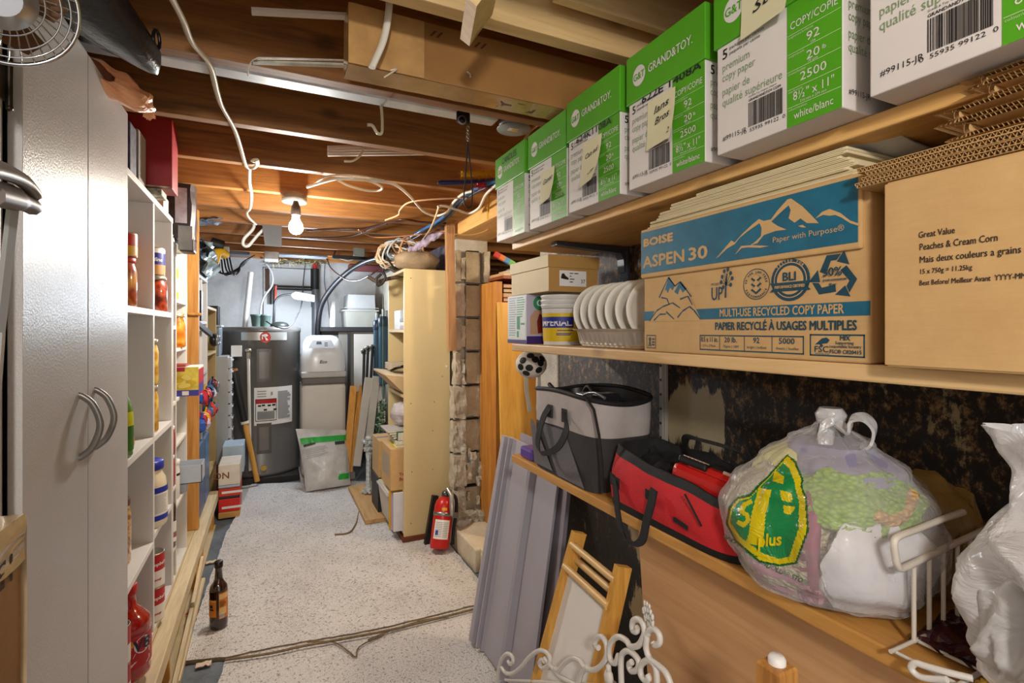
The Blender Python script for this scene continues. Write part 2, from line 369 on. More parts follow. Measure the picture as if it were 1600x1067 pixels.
def carpet(name, outline, z0, z1, label, bumpf=None):
    pts = []
    for i, p in enumerate(outline):
        q = outline[(i+1) % len(outline)]; a, c = Vector(p), Vector(q); n = max(2, int((c-a).length/.02)); d = (c-a).normalized(); nn = Vector((-d.y, d.x))
        for k in range(n): pts.append(a+(c-a)*k/n+nn*.006*nz(a.x*9+k*.37+i*5, a.y*7))
    bm = bmesh.new(); vs = [bm.verts.new((p.x, p.y, z1)) for p in pts]; f = bm.faces.new(vs)
    bmesh.ops.triangulate(bm, faces=[f])
    for _ in range(5):
        es = [e for e in bm.edges if e.calc_length() > .12]
        if not es: break
        bmesh.ops.subdivide_edges(bm, edges=es, cuts=1); bmesh.ops.triangulate(bm, faces=bm.faces[:])
    for v in bm.verts:
        v.co.z += .004*nz(v.co.x*3, v.co.y*3)+(bumpf(v.co) if bumpf else 0)
    t = MB(); bm.verts.index_update(); t.add([v.co.copy() for v in bm.verts], [[v.index for v in f.verts] for f in bm.faces], 0, True); 
    n = len(pts); top = [Vector((p.x, p.y, z1+.004*nz(p.x*3, p.y*3)+(bumpf(Vector((p.x, p.y, z1))) if bumpf else 0))) for p in pts]
    t.add(top+[Vector((p.x, p.y, z0)) for p in pts], [(i, (i+1) % n, n+(i+1) % n, n+i) for i in range(n)], 1, False); bm.free()
    return solo(t, name, [CARPET, BACKING], label, 'carpet')
def fl(u, v): p = px(u, v, Z=0.0); return (p.x, p.y)
edge = [fl(760, 946), fl(712, 958), fl(655, 972), fl(600, 985), fl(520, 1000), fl(470, 1008), fl(400, 1022), fl(352, 1033), fl(281, 1040)]
left = [fl(290, 1010), fl(307, 974), fl(322, 927), fl(334, 893), fl(346, 859), fl(352, 838), fl(363, 821), fl(378, 790), fl(393, 759), fl(397, 752)]
carpet('carpet_mat', [(.93, 2.30), (.93, 4.20), (.34, 4.42)]+[(-.02, 4.55)]+left[::-1][1:]+edge[::-1], .002, .017, 'large grey flecked carpet piece covering the aisle floor under the brown bottle',
       lambda p: .012*math.exp(-((p.x-.44)**2+(p.y-3.55)**2)/.02))
carpet('carpet_mat', [fl(353, 1031), (-.20, 1.7), (-.22, 1.2), (.9, 1.2), (.93, 1.7), (.93, 2.37), (.60, 2.33), (.2, 2.30), (-.03, 2.26)], .001, .010, 'nearer grey carpet piece tucked under the frayed front edge of the larger one')
b = MB()       # the frayed seam and its loose threads
sm = [px(u, v, Z=.02) for u, v in ((352, 1031), (420, 1021), (470, 1010), (520, 1001), (570, 992), (610, 984), (660, 972), (712, 959), (757, 947))]
b.tube(catmull(sm, 8), .005, 0, 5)
b.tube(catmull([px(u, v, Z=.016) for u, v in ((575, 1000), (610, 985), (650, 972), (656, 970), (700, 962))], 6), .0035, 0, 5)
b.tube(catmull([px(u, v, Z=.016) for u, v in ((480, 1003), (520, 1003), (545, 1018), (556, 1026), (562, 1010), (600, 990))], 6), .003, 0, 5)
solo(b, 'loose_thread', mat('7d6a4e', .9, 0, .2, 60), 'brown frayed carpet threads lying along the seam between the two carpet pieces', 'thread')
b = MB(); b.tube(catmull([px(u, v, Z=.022) for u, v in ((523, 835), (545, 832), (556, 818), (561, 800), (569, 790))], 6), .005, 0, 5)
solo(b, 'loose_thread', mat('7d6a4e', .9, 0, .2, 60), 'short brown fray along a buckle in the carpet by the beige bookcase', 'thread')
for u, v, c, lab in ((300, 962, 'c8281f', 'scrap of red plastic wrapper on the grey floor beside the left rail'), (297, 976, 'd9cbb8', 'pale paper scrap on the floor below the red wrapper scrap'), (330, 880, 'd2bfa4', 'pale crumb of wood on the painted floor behind the brown bottle'), (318, 1041, 'd9c8bc', 'pinkish torn scrap lying at the front corner of the carpet')):
    p = px(u, v, Z=.003); b = MB()
    b.grid(lambda a, e: (p.x+(a-.5)*.05, p.y+(e-.5)*.03, .012+.008*nz(a*4+u, e*4)), 6, 4, 0, False); b.grid(lambda a, e: (p.x+(a-.5)*.05, p.y+(e-.5)*.03, .009+.008*nz(a*4+u, e*4)), 6, 4, 0, False)
    solo(b, 'floor_scrap', mat(c, .6), lab, 'scrap')
# ================================================================ right hand shelves and cartons
def shelf(z, th, y1, label, m):
    return solo(MB().box(.70, .998, -.7, y1, z-th, z, 0, .003), 'wall_shelf', m, label, 'shelf')
shelf(1.527, .022, 1.485, 'long top wooden wall shelf carrying the green and white paper boxes', PINE_Y)
shelf(1.205, .023, 1.488, 'middle wooden wall shelf carrying the brown cartons and stacked bowls', wood('mid_shelf_wood', 'b98f58', 'd9b580', 1, 1, .5, .5))
shelf(.850, .024, 1.488, 'lowest wooden plank shelf carrying the tote, red tool bag and clothes bag', wood('low_shelf_wood', 'b07a35', 'd09a52', 1, 1, .45, .5))
def bracket(y, z, m, label, arm=.25, drop=.2):
    b = MB()
    b.box(.984, .998, y-.020, y+.020, z-drop, z-.001, 0, .003)
    pts = [(.99, z-.08), (.99, z-.003), (.99-arm, z-.003), (.99-arm, z-.012), (.965, z-.022), (.975, z-.04), (.978, z-.08)]
    b.loft([[(x, yy, zz) for x, zz in pts] for yy in (y-.016, y+.016)], 0, False)
    for k in range(3): b.cyl((.983, y, z-.06-.045*k), (.9855, y, z-.06-.045*k), .004, 1, 8)
    return solo(b, 'shelf_bracket', [m, STEEL], label, 'bracket', 'shelf brackets')
bracket(1.285, 1.505, mat('44474e', .35, .3, .05), 'dark steel L shaped bracket under the left part of the top shelf')
b = MB().box(.987, .999, 1.10, 1.125, .84, 1.18, 0, .002); b.box(.982, .99, 1.107, 1.118, .84, 1.18, 0)
for k in range(8): b.cyl((.981, 1.1125, .87+.04*k), (.983, 1.1125, .87+.04*k), .004, 1, 8)
solo(b, 'shelf_standard', [mat('b9b3a8', .4, .3, .05), INK], 'pale slotted metal upright on the black wall behind the tote', 'shelf upright')
# ---- 5 ream paper boxes
GREEN = mat('4f9b1c', .42, 0, .05, 8); BOXW = mat('d3ccc6', .5, 0, .03, 6); DKGREEN = mat('7c9068', .5, 0, 0); LINE = mat('b7cf9b', .5, 0, 0)
PW, PH, PD, LZ = .198, .262, .285, .168
def barcode(b, T, x0, y0, w_, h_, mi, seed):
    r = random.Random(seed); x = 0
    while x < w_:
        k = r.choice((1, 1, 2, 3))*w_/95
        b.rect(x0+x, y0, x0+min(x+k, w_), y0+h_, T, mi, .0006); x += k+r.choice((1, 1, 2))*w_/95
def paper_box():
    t = thing('paper_box', 'copy paper box on the top shelf', 'box', (0, 0, 0), 0, 'copy paper boxes on the top shelf')
    b = MB(); b.box(0, PD, -PW/2, PW/2, 0, .20, 0, .002)
    f = FW(-.0002, PW/2, 0); g0 = .62*PW
    b.rect(g0, .0, PW, LZ+.004, f, 1, .0003); b.rect(g0+.004, -.0002, PW-.004, .02, frame((0, PW/2, 0), (0, -1, 0), (1, 0, 0)), 1, .0004)
    for i, z in enumerate((.026, .0505, .075, .099, .125)): b.rect(g0+.001, z, PW-.001, z+.0007, f, 4, .0007)
    cx = g0+.19*PW
    for st, z, s, wd in (('white/blanc', .0085, .0145, .054), ('8½" x 11"', .034, .0165, .056), ('2500', .057, .0165, .036), ('20', .081, .0165, .018), ('92', .106, .0165, .018), ('COPY/COPIE', .132, .0150, .065)):
        b.text(st, s, f, 0, -.0001, 'CENTER', wd, cx, z, .0008)
    b.text('lb', .008, f, 0, 0, 'LEFT', None, cx+.012, .085, .0008)
    for st, z in (('75 gsm', .0765), ('216 mm x 279 mm', .0285), ('104', .1005)): b.text(st, .0048, f, 0, 0, 'CENTER', None, cx, z, .0008)
    for st, z in (('colour/couleur', .0215), ('size/format', .046), ('sheets/feuilles', .0705), ('weight/poids', .0945), ('brightness/brillance', .1205)): b.text(st, .0046, f, 4, 0, 'LEFT', None, g0+.002, z, .0008)
    def left(T, w_=None):
        b.text('5', .022, T, 2, .0004, 'LEFT', None, .011, .147, .0006)
        b.text('packages per carton', .0075, T, 2, 0, 'LEFT', None, .025, .157); b.text('paquets par caisse', .0075, T, 2, 0, 'LEFT', None, .025, .149)
        for st, z, wd in (('premium', .128, .050), ('copy paper', .112, .060), ('papier de', .090, .050), ('qualité supérieure', .073, .104)): b.text(st, .0175, T, 3, 0, 'LEFT', wd, .011, z)
        b.text('#99115-JR', .0105, T, 2, 0, 'LEFT', None, .012, .019)
    left(f)
    b.text('GRANDANDTOY.COM', .0052, f, 2, .0001, 'LEFT', None, .060, .062)
    b.text('Grand & Toy, Vaughan, Ontario', .0036, f, 2, 0, 'LEFT', None, .060, .068)
    barcode(b, f, .060, .024, .056, .036, 2, 5)
    b.text('0  55935 99122  0', .0075, f, 2, 0, 'LEFT', .068, .052, .0165, .0007)
    s = FS(0, -PW/2-.0002, 0); left(s)
    part(b, 'carton', [BOXW, GREEN, INK, DKGREEN, LINE], t)
    b = MB(); e = .004
    b.box(-e, PD+e, -PW/2-e, PW/2+e, LZ, PH, 0, .002)
    f = FW(-e-.0002, PW/2+e, 0)
    b.poly([(.040+.0185*math.cos(a*PI/14), .2135+.0195*math.sin(a*PI/14), .0004) for a in range(28)], 1, f)
    b.text('G&T', .019, f, 0, .0004, 'CENTER', .032, .040, .2065, .0008)
    b.text('GRAND&TOY.', .0225, f, 1, .0002, 'LEFT', .112, .066, .206, .0006)
    part(b, 'box_lid', [GREEN, BOXW], t)
    return t
pb0 = paper_box()
PY = [y-PW/2 for y in (1.497, 1.273, 1.0495, .826, .600, .3715)]
PL = ['copy paper box marked CANDLES at the far left end of the top shelf', 'copy paper box beside the candles one, second from the far shelf end', 'copy paper box with stamped code 624K1108A under its lid edge',
      'copy paper box with stamped code 622E 1408A and an open yellow note', 'large looking copy paper box whose full barcode and white/blanc print show', 'copy paper box cut by the right frame edge, its barcode largest']
PX = [.652, .655, .645, .648, .645, .648]
boxes = []
for i, y in enumerate(PY):
    o = pb0 if i == 0 else dup(pb0)
    o.location = (PX[i], y, 1.5275); o['label'] = PL[i]; boxes.append(o)
# marker and stamp writing, on the boxes that carry it
def own(i, name, fn, m=INK):
    b = MB(); fn(b); W['tmp'] = Matrix.Translation(boxes[i].location); W[boxes[i].name] = W['tmp']; part(b, name, m, boxes[i], local=True)
own(0, 'marker_writing', lambda b: b.text('CANDLES', .026, FW(-.0046, PW/2, 0), 0, .0003, 'LEFT', .10, .05, .232, .0004, .2))
own(2, 'stamped_code', lambda b: b.text('624K1108A', .020, FW(-.0006, PW/2, 0), 0, .0005, 'LEFT', .135, .035, .154, .0012))
own(3, 'stamped_code', lambda b: b.text('622E 1408A', .020, FW(-.0006, PW/2, 0), 0, .0005, 'LEFT', .15, .04, .157, .0012))
NOTE = mat('d6cfa8', .7, 0, .03)
def note(i, x0, z0, w_, h_, lines, label, curl=.012, skew=.0):
    b = MB(); T = FW(PX[i]-.0012-(.004 if z0+h_ > LZ else 0), PY[i]+PW/2, 1.5275); c = lambda v: .0008+curl*(1-v)**2
    b.grid(lambda u, v: (x0+u*w_+skew*(1-v), z0+v*h_, c(v)*(.4+u)), 6, 8, 0, True, T)
    for st, s, x, y, fit in lines:
        vs, fs = glyphs(st, s, .0002, 'LEFT', .25); k = fit/max(1e-6, max(v.x for v in vs)-min(v.x for v in vs))
        b.add([(x0+x+v.x*k, z0+y+v.y+v.x*k*.12, c((y+v.y)/h_)*(.4+(x+v.x*k)/w_)+.0012) for v in vs], fs, 1, False, T)
    solo(b, 'sticky_note', [NOTE, INK], label, 'note', 'sticky notes on the paper boxes')
note(1, .070, .055, .072, .085, [('Ganet', .018, .012, .048, .05)], 'pale yellow sticky note on the second box from the far end', .012)
note(2, .064, .045, .074, .10, [('Can ad', .015, .01, .060, .052), ('- rr', .014, .03, .018, .03)], 'pale yellow sticky note curling off the 624K1108A box', .016, -.006)
note(3, .058, .060, .074, .092, [('Ians', .019, .018, .062, .04), ('Bros', .019, .022, .040, .04), ('2', .014, .062, .012, .006)], 'pale yellow sticky note with two handwritten words on the 622E 1408A box', .010)
note(4, .052, .155, .080, .085, [('St', .022, .02, .028, .03)], 'large pale sticky note across the lid of the white/blanc box', .008)
note(5, .070, .085, .080, .085, [], 'blank pale sticky note over the barcode of the box cut by the frame edge', .014)
# ---- recycled copy paper carton
TEAL = mat('14607a', .5, 0, .12, 25); TEALD = mat('123f50', .55, 0, 0)
def ptxt(b, st, u0, v0, u1, hpx, X, mi, bold=0, sh=0, lift=.0008):
    p = px(u0, v0, X=X); q = px(u1, v0, X=X); d = (p-Vector((0, 0, EYE))).dot(Vector((math.sin(YAW), math.cos(YAW), 0)))
    b.text(st, hpx*d/F_PX/.72, FW(X, p.y, p.z), mi, bold, 'LEFT', p.y-q.y, 0, 0, lift, sh)
BX = .700; by1, by0, bz = .843, .400, 1.2055
t = thing('copy_paper_carton', 'brown recycled copy paper carton with teal mountain print on the middle shelf', 'box', ((.70+.985)/2, (by0+by1)/2, bz))
b = MB(); b.box(BX, .985, by0, by1, bz, bz+.235, 0, .003)
H_ = .150
def cp(fx, fz, l=.0006): return (BX-l, by1-fx*(by1-by0), bz+fz*H_)
def cpoly(pts, mi, l=.0006): b.add([cp(x, z, l) for x, z in pts], [tuple(range(len(pts)))], mi)
cpoly([(0, .42), (1, .42), (1, .545), (0, .545)], 1)
def T_(fx, fz): p = cp(fx, fz); return FW(p[0], p[1], p[2])
Wd = by1-by0
b.text('MULTI-USE RECYCLED COPY PAPER', .0185, T_(.447, .445), 0, .0004, 'LEFT', .475*Wd)
b.text('PAPIER RECYCLÉ À USAGES MULTIPLES', .0185, T_(.425, .295), 2, .0006, 'LEFT', .535*Wd)
def frm(x0, z0, x1, z1, tk=.003, mi=2):
    kx = tk*.35; 
    for q in ((x0, z0, x1, z0+tk*1.1), (x0, z1-tk*1.1, x1, z1), (x0, z0, x0+kx, z1), (x1-kx, z0, x1, z1)): cpoly([(q[0], q[1]), (q[2], q[1]), (q[2], q[3]), (q[0], q[3])], mi, .0007)
frm(.345, .055, .795, .235, .012); 
for x in (.445, .56, .675): cpoly([(x, .055), (x+.003, .055), (x+.003, .235), (x, .235)], 2)
for x, a, c, wa_, x2, wc_ in ((.353, '8.5 x 11 in.', '215 x 279mm', .085, .362, .066), (.470, '20 lb.', '75gsm | 10M', .058, .464, .072), (.600, '92', 'bright | brillant', .026, .575, .080), (.703, '5000', 'sheets | feuilles', .058, .692, .085)):
    b.text(a, .0125, T_(x, .155), 2, .0002, 'LEFT', wa_*Wd); b.text(c, .0062, T_(x2, .095), 2, 0, 'LEFT', wc_*Wd)
frm(.815, .05, .985, .255, .012)
b.text('FSC', .012, T_(.830, .088), 2, .0002, 'LEFT', .045*Wd); b.text('MIX', .009, T_(.912, .20), 2, .0003, 'LEFT', .03*Wd); b.text('Supporting', .0058, T_(.898, .165), 2, .0001, 'LEFT', .055*Wd); b.text('responsible forestry', .0058, T_(.880, .132), 2, .0001, 'LEFT', .095*Wd); b.text('FSC® C020415', .0075, T_(.880, .080), 2, .0002, 'LEFT', .095*Wd)
cpoly([(.832, .155), (.845, .19), (.855, .215), (.87, .225), (.88, .20), (.872, .17), (.855, .165), (.86, .14), (.85, .14), (.848, .16)], 2)
b.text('www.fsc.org', .004, T_(.833, .067), 2)
frm(.02, .045, .082, .225, .01); b.poly([], 2) if False else None
cpoly([(.03, .07), (.038, .13), (.034, .18), (.044, .20), (.05, .175), (.046, .13), (.052, .07), (.044, .07), (.041, .11), (.037, .07)], 2)
for z in (.16, .12, .085): cpoly([(.056, z), (.074, z), (.074, z+.02), (.056, z+.02)], 2)
# mountains on the carton
def stroke(pts, wd, mi, l=.0008, fn=cpoly):
    for (x0, z0), (x1, z1) in zip(pts, pts[1:]):
        dx, dz = (x1-x0)*Wd, (z1-z0)*H_; L = math.hypot(dx, dz) or 1; ox, oz = -dz/L*wd/Wd/2, dx/L*wd/H_/2
        fn([(x0+ox, z0+oz), (x1+ox*.6, z1+oz*.6), (x1-ox*.6, z1-oz*.6), (x0-ox, z0-oz)], mi, l)
cpoly([(.045, .405), (.165, .98), (.27, .80), (.355, .405)], 0, .0008)
cpoly([(.14, .80), (.165, .975), (.205, .86), (.19, .80), (.175, .84), (.16, .77), (.15, .82)], 1, .001)
cpoly([(.20, .78), (.235, .90), (.275, .80), (.25, .76), (.235, .82), (.222, .74)], 1, .001)
for pts in ([(.04, .415), (.09, .55), (.13, .60), (.19, .64), (.235, .57)], [(.105, .72), (.165, .975), (.205, .85), (.235, .90), (.30, .70)], [(.22, .45), (.25, .53), (.29, .58), (.315, .53), (.35, .42)], [(.07, .42), (.11, .50), (.15, .50)], [(.15, .53), (.20, .43)], [(.235, .68), (.28, .71), (.305, .60)], [(.12, .72), (.155, .70), (.17, .62)]): stroke(pts, .0035, 2, .001)
# printed marks along the upper part
b.text('UP', .032, T_(.405, .64), 2, .0004, 'LEFT', .055*Wd); b.text('PROJECT', .006, T_(.405, .81), 2, 0, 'LEFT', .05*Wd)
stroke([(.475, .66), (.478, .82), (.482, .93)], .004, 2)
for x, z in ((.455, .84), (.46, .90), (.47, .96), (.487, .975), (.50, .93), (.507, .87), (.50, .80), (.465, .78)):
    stroke([(.478, .80), (x, z)], .0012, 2); cpoly([(x+.007*math.cos(a*PI/4), z+.025*math.sin(a*PI/4)) for a in range(8)], 2, .0009)
def ring(cx, cz, r0, r1, mi, l=.0008, a0=0, a1=2*PI, n=28):
    for k in range(n):
        p, q = a0+(a1-a0)*k/n, a0+(a1-a0)*(k+1)/n
        cpoly([(cx+r*math.cos(a)/Wd, cz+r*math.sin(a)/H_) for r, a in ((r0, p), (r1, p), (r1, q), (r0, q))], mi, l)
for cz in (.72, .78, .84): cpoly([(.59, cz), (.613, cz+.05), (.636, cz), (.613, cz-.05)], 2, .0008+cz*.0004); cpoly([(.597, cz+.012), (.613, cz+.046), (.629, cz+.012), (.613, cz-.022)], 0, .0010+cz*.0004)
def arctext(st, cx, cz, r, a0, a1, s, mi, up=True):
    for k, ch in enumerate(st):
        a = a0+(a1-a0)*k/max(1, len(st)-1); x, z = cx+r*math.cos(a)/Wd, cz+r*math.sin(a)/H_; p = cp(x, z)
        th = a-PI/2 if up else a+PI/2
        b.text(ch, s, frame(p, (0, -math.cos(th), math.sin(th)), (0, math.sin(th), math.cos(th))), mi, .0002, 'CENTER')
ring(.613, .78, .0235, .0248, 2); arctext('99.99% JAM-FREE', .613, .78, .0175, PI*.95, PI*.05, .0052, 2); arctext('PERFORMANCE', .613, .78, .0222, PI*1.15, PI*1.85, .0052, 2, False)
ring(.745, .79, .0, .0315, 2); ring(.745, .79, .0255, .0268, 0, .001); ring(.745, .79, .0, .0215, 0, .001)
b.text('BLI', .018, FW(BX-.0018, cp(.745, .79)[1], cp(.745, .785)[2]), 2, .0006, 'CENTER')
cpoly([(.67, .68), (.82, .68), (.805, .725), (.82, .77), (.67, .77), (.685, .725)], 2, .0016); b.text('PERFORMANCE CERTIFIED', .006, FW(BX-.0022, cp(.69, .71)[1], cp(.69, .712)[2]), 0, .0002, 'LEFT', .11*Wd)
arctext('TESTED FOR', .745, .79, .0272, PI*.75, PI*.25, .005, 0)
for k in range(3):     # three chasing arrows
    a = PI/2+k*2*PI/3; cx, cz = .893, .785
    def rot(x, z): c_, s_ = math.cos(a-PI/2), math.sin(a-PI/2); return (cx+(x*c_-z*s_)/Wd, cz+(x*s_+z*c_)/H_)
    cpoly([rot(*p) for p in ((-.020, .008), (-.010, .030), (.010, .030), (.004, .022), (-.004, .022), (-.011, .004))], 2); cpoly([rot(*p) for p in ((.004, .020), (.014, .034), (.021, .014))], 2)
b.text('30%', .017, FW(BX-.0022, cp(.86, .8)[1], cp(.86, .79)[2]), 2, .0004, 'LEFT', .058*Wd); b.text('post-consumer', .0055, FW(BX-.0014, cp(.86, .8)[1], cp(.86, .745)[2]), 2, .0002); b.text('fiber', .0055, FW(BX-.0014, cp(.88, .8)[1], cp(.88, .70)[2]), 2, .0002)
part(b, 'carton_body', [KRAFT, TEAL, TEALD], t)
b = MB(); LX = .694; lz0, lz1 = bz+.150, bz+.250; ly1, ly0 = by1+.004, by0+.008
b.box(LX, .99, ly0, ly1, lz0, lz1, 0, .003)
def lp(cx, cy, l=.0008): p = px(1000+cx/2.965, 240+cy/2.965, X=LX); return (LX-l, p.y, p.z)
def lpoly(pts, mi, l=.0008): b.add([lp(x, y, l) for x, y in pts], [tuple(range(len(pts)))], mi)
b.add([(LX-.0005, y, z) for y, z in ((ly1-.003, lz0+.009), (ly0+.004, lz0+.009), (ly0+.004, lz1-.006), (ly1-.003, lz1-.006))], [(0, 1, 2, 3)], 1)
def ltext(st, cx, cy, cx1, h, bold, mi=0): ptxt(b, st, 1000+cx/2.965, 240+cy/2.965, 1000+cx1/2.965, h/2.965, LX, mi, bold)
ltext('BOISE', 16, 432, 148, 34, .0016); ltext('ASPEN', 16, 530, 205, 52, .0012); ltext('30', 222, 496, 306, 58, .0012); ltext('Paper with Purpose®', 615, 413, 945, 26, 0)
lpoly([(352, 487), (365, 478), (405, 440), (422, 430), (440, 420), (462, 392), (500, 360), (555, 322), (565, 345), (562, 382), (540, 405), (512, 425), (545, 415), (575, 378), (630, 358), (680, 352), (640, 335), (610, 315), (640, 285), (665, 262), (690, 240), (700, 262), (690, 300), (718, 320), (745, 300), (775, 322), (830, 322), (800, 290), (755, 245), (702, 208), (685, 212), (640, 262), (608, 305), (575, 312), (552, 303), (520, 330), (475, 372), (440, 412), (425, 402), (405, 425)], 0)
lpoly([(440, 470), (470, 428), (520, 424), (600, 428), (560, 436), (500, 434), (472, 438)], 0)
lpoly([(815, 300), (845, 270), (880, 256), (930, 275), (975, 310), (1020, 325), (1020, 336), (975, 322), (935, 296), (905, 284), (880, 288), (850, 284)], 0)
lpoly([(735, 335), (755, 330), (772, 342), (750, 342)], 0)
part(b, 'carton_lid', [KRAFT, TEAL], t)
# envelopes heaped on the lid
EN = ['lowest', 'second lowest', 'third from the bottom', 'fourth from the bottom', 'middle', 'sixth from the bottom', 'seventh from the bottom', 'second highest', 'topmost']
for k in range(9):
    y1 = (.838, .832, .826, .812, .806, .80, .77, .765, .70)[k]; y0_ = (.42, .42, .43, .42, .425, .43, .44, .43, .43)[k]; zz = lz1+.0004+.0046*k; xx = .700+.006*R.random()
    b = MB(); b.box(xx, .88, y0_, y1, zz, zz+.0044, 0, .001); b.box(xx-.0006, xx+.001, y0_+.005, y1-.004, zz+.0018, zz+.0024, 1)
    b.poly([(.73, y1-.01, zz+.0046), (.88, y1-.01, zz+.0046), (.80, y1-.12, zz+.0047)], 1)
    solo(b, 'envelope', [mat('d8c9a2', .7, 0, .05, 8), mat('a8986c', .7, 0, 0)], EN[k]+' cream envelope in the heap on the mountain print carton lid', 'envelope', 'cream envelopes on the carton lid')
b = MB(); b.grid(lambda u, v: (.72+.12*u, .72-.33*v, lz1+.042+.012*v*(1-u)+.003*nz(u*3, v*4)), 8, 12, 0); b.grid(lambda u, v: (.72+.12*u, .72-.33*v, lz1+.040+.012*v*(1-u)+.003*nz(u*3, v*4)), 8, 12, 0)
solo(b, 'loose_paper', mat('cfcfd2', .6, 0, .03), 'grey white loose sheets lying on top of the cream envelopes', 'paper')
# carton behind, between the two brown cartons
b = MB(); b.box(.735, .99, .385, .395, bz, bz+.24, 0); b.box(.735, .736, .345, .396, bz, bz+.24, 0)
for z0, z1 in ((.10, .125),): b.rect(.01, z0, .2, z1, FS(.735, .3845, bz), 1, .0005)
b.text('8.5 x 11', .012, frame((.75, .3843, bz+.03), (0, 0, 1), (-1, 0, 0)), 1, .0004); frm2 = None
solo(b, 'copy_paper_carton', [KRAFT2, TEALD], 'dark narrow side of another brown paper carton in the gap beside the corn carton', 'box')
# ---- corn carton
GX = .672
b = MB(); b.box(GX, .97, -.06, .366, bz, bz+.222, 0, .002); b.box(GX-.0015, GX+.004, -.06, .3675, bz+.002, bz+.2195, 0, .001)
INKB = mat('2a2024', .6, 0, 0)
for st, u0, v0, u1, h in (('Great Value', 1435.5, 372, 1492, 10), ('Peaches & Cream Corn', 1437, 391, 1558.5, 10.5), ('Mais deux couleurs a grains entiers', 1437, 411, 1648, 10.5), ('15 x 750g = 11.25kg', 1437, 428, 1517.5, 7.5), ('Best Before/ Meilleur Avant  YYYY-MM-DD', 1437, 446, 1626, 8)):
    ptxt(b, st, u0, v0, u1, h, GX-.0016, 1, .0001)
solo(b, 'corn_carton', [KRAFT, INKB], 'plain brown corn carton with black printed lines on the middle shelf', 'box')
def flute(name, x0, y0, y1, z0, n, th, label, amp=.0018, bend=None):
    b = MB()
    for k in range(n):
        z = z0+k*th
        b.box(x0+.003*R.random(), .985, y0, y1-.004*R.random(), z, z+.0007, 0); b.box(x0+.001, .985, y0, y1, z+th-.0008, z+th-.0001, 0)
        P = []; m_ = int((y1-y0)/.0024)
        lo = [(x0, y1-(y1-y0)*i/m_, z+.0007+(th-.0016)*(.5+.5*math.cos(PI*i))) for i in range(m_+1)]
        b.loft([[(p[0], p[1], p[2]) for p in lo], [(p[0]+.06, p[1], p[2]) for p in lo]], 1, False, False, False)
        b.box(x0+.02, .97, y0+.001, y1-.002, z+.0008, z+th-.0009, 2)
    return solo(b, name, [KRAFT, KRAFT, mat('3a2715', .9, 0, 0)], label, 'cardboard')
zt = bz+.2225
for k in range(4): flute('flattened_carton', .666+.003*(k % 2), -.05, .400-.006*(k % 3), zt+.0064*k, 1, .0061, ['lowest flattened carton lying on the corn carton, widest of the flat stack', 'second flattened carton up on the corn carton', 'third flattened carton up on the corn carton', 'uppermost flattened carton of the even stack on the corn carton'][k])
def folded(y1, z, h, x0, label, seed):
    b = MB(); r = random.Random(seed)
    pts = [(-.05, z), (y1-h*.5, z), (y1-.1*h, z+h*.18), (y1, z+h*.5), (y1-.1*h, z+h*.85), (y1-h*.5, z+h), (-.05, z+h+.003)]
    P = catmull([(x0, y, zz) for y, zz in pts], 6)
    for o in (0, .0045):
        c = Vector((0, y1-h*.55, z+h/2)); Q = [p+(Vector((0, c.y if p.y > c.y else p.y, c.z))-Vector((0, p.y, p.z))).normalized()*o for p in P]
        b.loft([[(x0, p.y, p.z) for p in Q], [(.97, p.y, p.z) for p in Q]], 0, True, False, False)
    for i in range(0, len(P)-1):
        p, q = P[i], P[i+1]; c = Vector((0, c.y, c.z)); L = (q-p).length; m_ = max(1, int(L/.004))
        for k in range(m_):
            a = p.lerp(q, k/m_); d = (Vector((0, c.y if a.y > c.y else a.y, c.z))-Vector((0, a.y, a.z))).normalized()*.0045; e = p.lerp(q, (k+.5)/m_)
            b.add([(x0, a.y, a.z), (x0, e.y+d.y, e.z+d.z), (x0+.03, e.y+d.y, e.z+d.z), (x0+.03, a.y, a.z)], [(0, 1, 2, 3)], 0)
    return solo(b, 'folded_cardboard', [KRAFT], label, 'cardboard')
folded(.290, zt+.028, .018, .672, 'folded cardboard piece with open flutes lying just above the flat carton stack', 1)
folded(.300, zt+.0475, .016, .675, 'second folded cardboard piece, narrower, on top of the first fold', 2)
folded(.272, zt+.0645, .016, .680, 'curled cardboard flap near the top of the folded pile', 3)
folded(.280, zt+.0815, .012, .684, 'topmost folded cardboard sheet tucked under the top shelf', 4)
# ---- shoe box, dye carton, tubs, bowls
SH = mat('d0bd8e', .6, 0, .04, 6); SHD = mat('b58a4c', .6, 0, .06, 6)
t = thing('shoe_box', 'cream and tan shoe box with a size 37 label, resting on the dye carton', 'box', (.81, 1.42, 1.362))
b = MB(); b.box(.728, .897, 1.295, 1.548, 1.362, 1.455, 0, .001); b.rect(0, 0, .169, .093, FS(.728, 1.2945, 1.362), 1)
lf = FS(.728, 1.2940, 1.362); b.rect(.035, .016, .128, .062, lf, 2, .0004)
b.text('37', .016, lf, 3, .0002, 'LEFT', None, .108, .026, .0008)
for k, (x, w_) in enumerate(((.07, .012), (.086, .014), (.07, .006), (.07, .016), (.07, .011))): b.rect(x, .053-.0085*max(0, k-1), x+w_, .0555-.0085*max(0, k-1), lf, 3, .0008)
b.poly([(.040, .040, .0008), (.043, .052, .0008), (.050, .0535, .0008), (.056, .046, .0008), (.066, .040, .0008), (.066, .035, .0008), (.054, .036, .0008), (.042, .038, .0008)], 3, lf)
part(b, 'shoe_box_base', [SH, SHD, WHITE, INK], t)
b = MB(); b.box(.724, .901, 1.291, 1.552, 1.432, 1.468, 0, .001); b.rect(0, 0, .177, .036, FS(.724, 1.2905, 1.432), 1)
part(b, 'shoe_box_lid', [SH, SHD], t)
b = MB(); b.box(.722, .812, 1.425, 1.565, 1.2055, 1.3605, 0, .001)
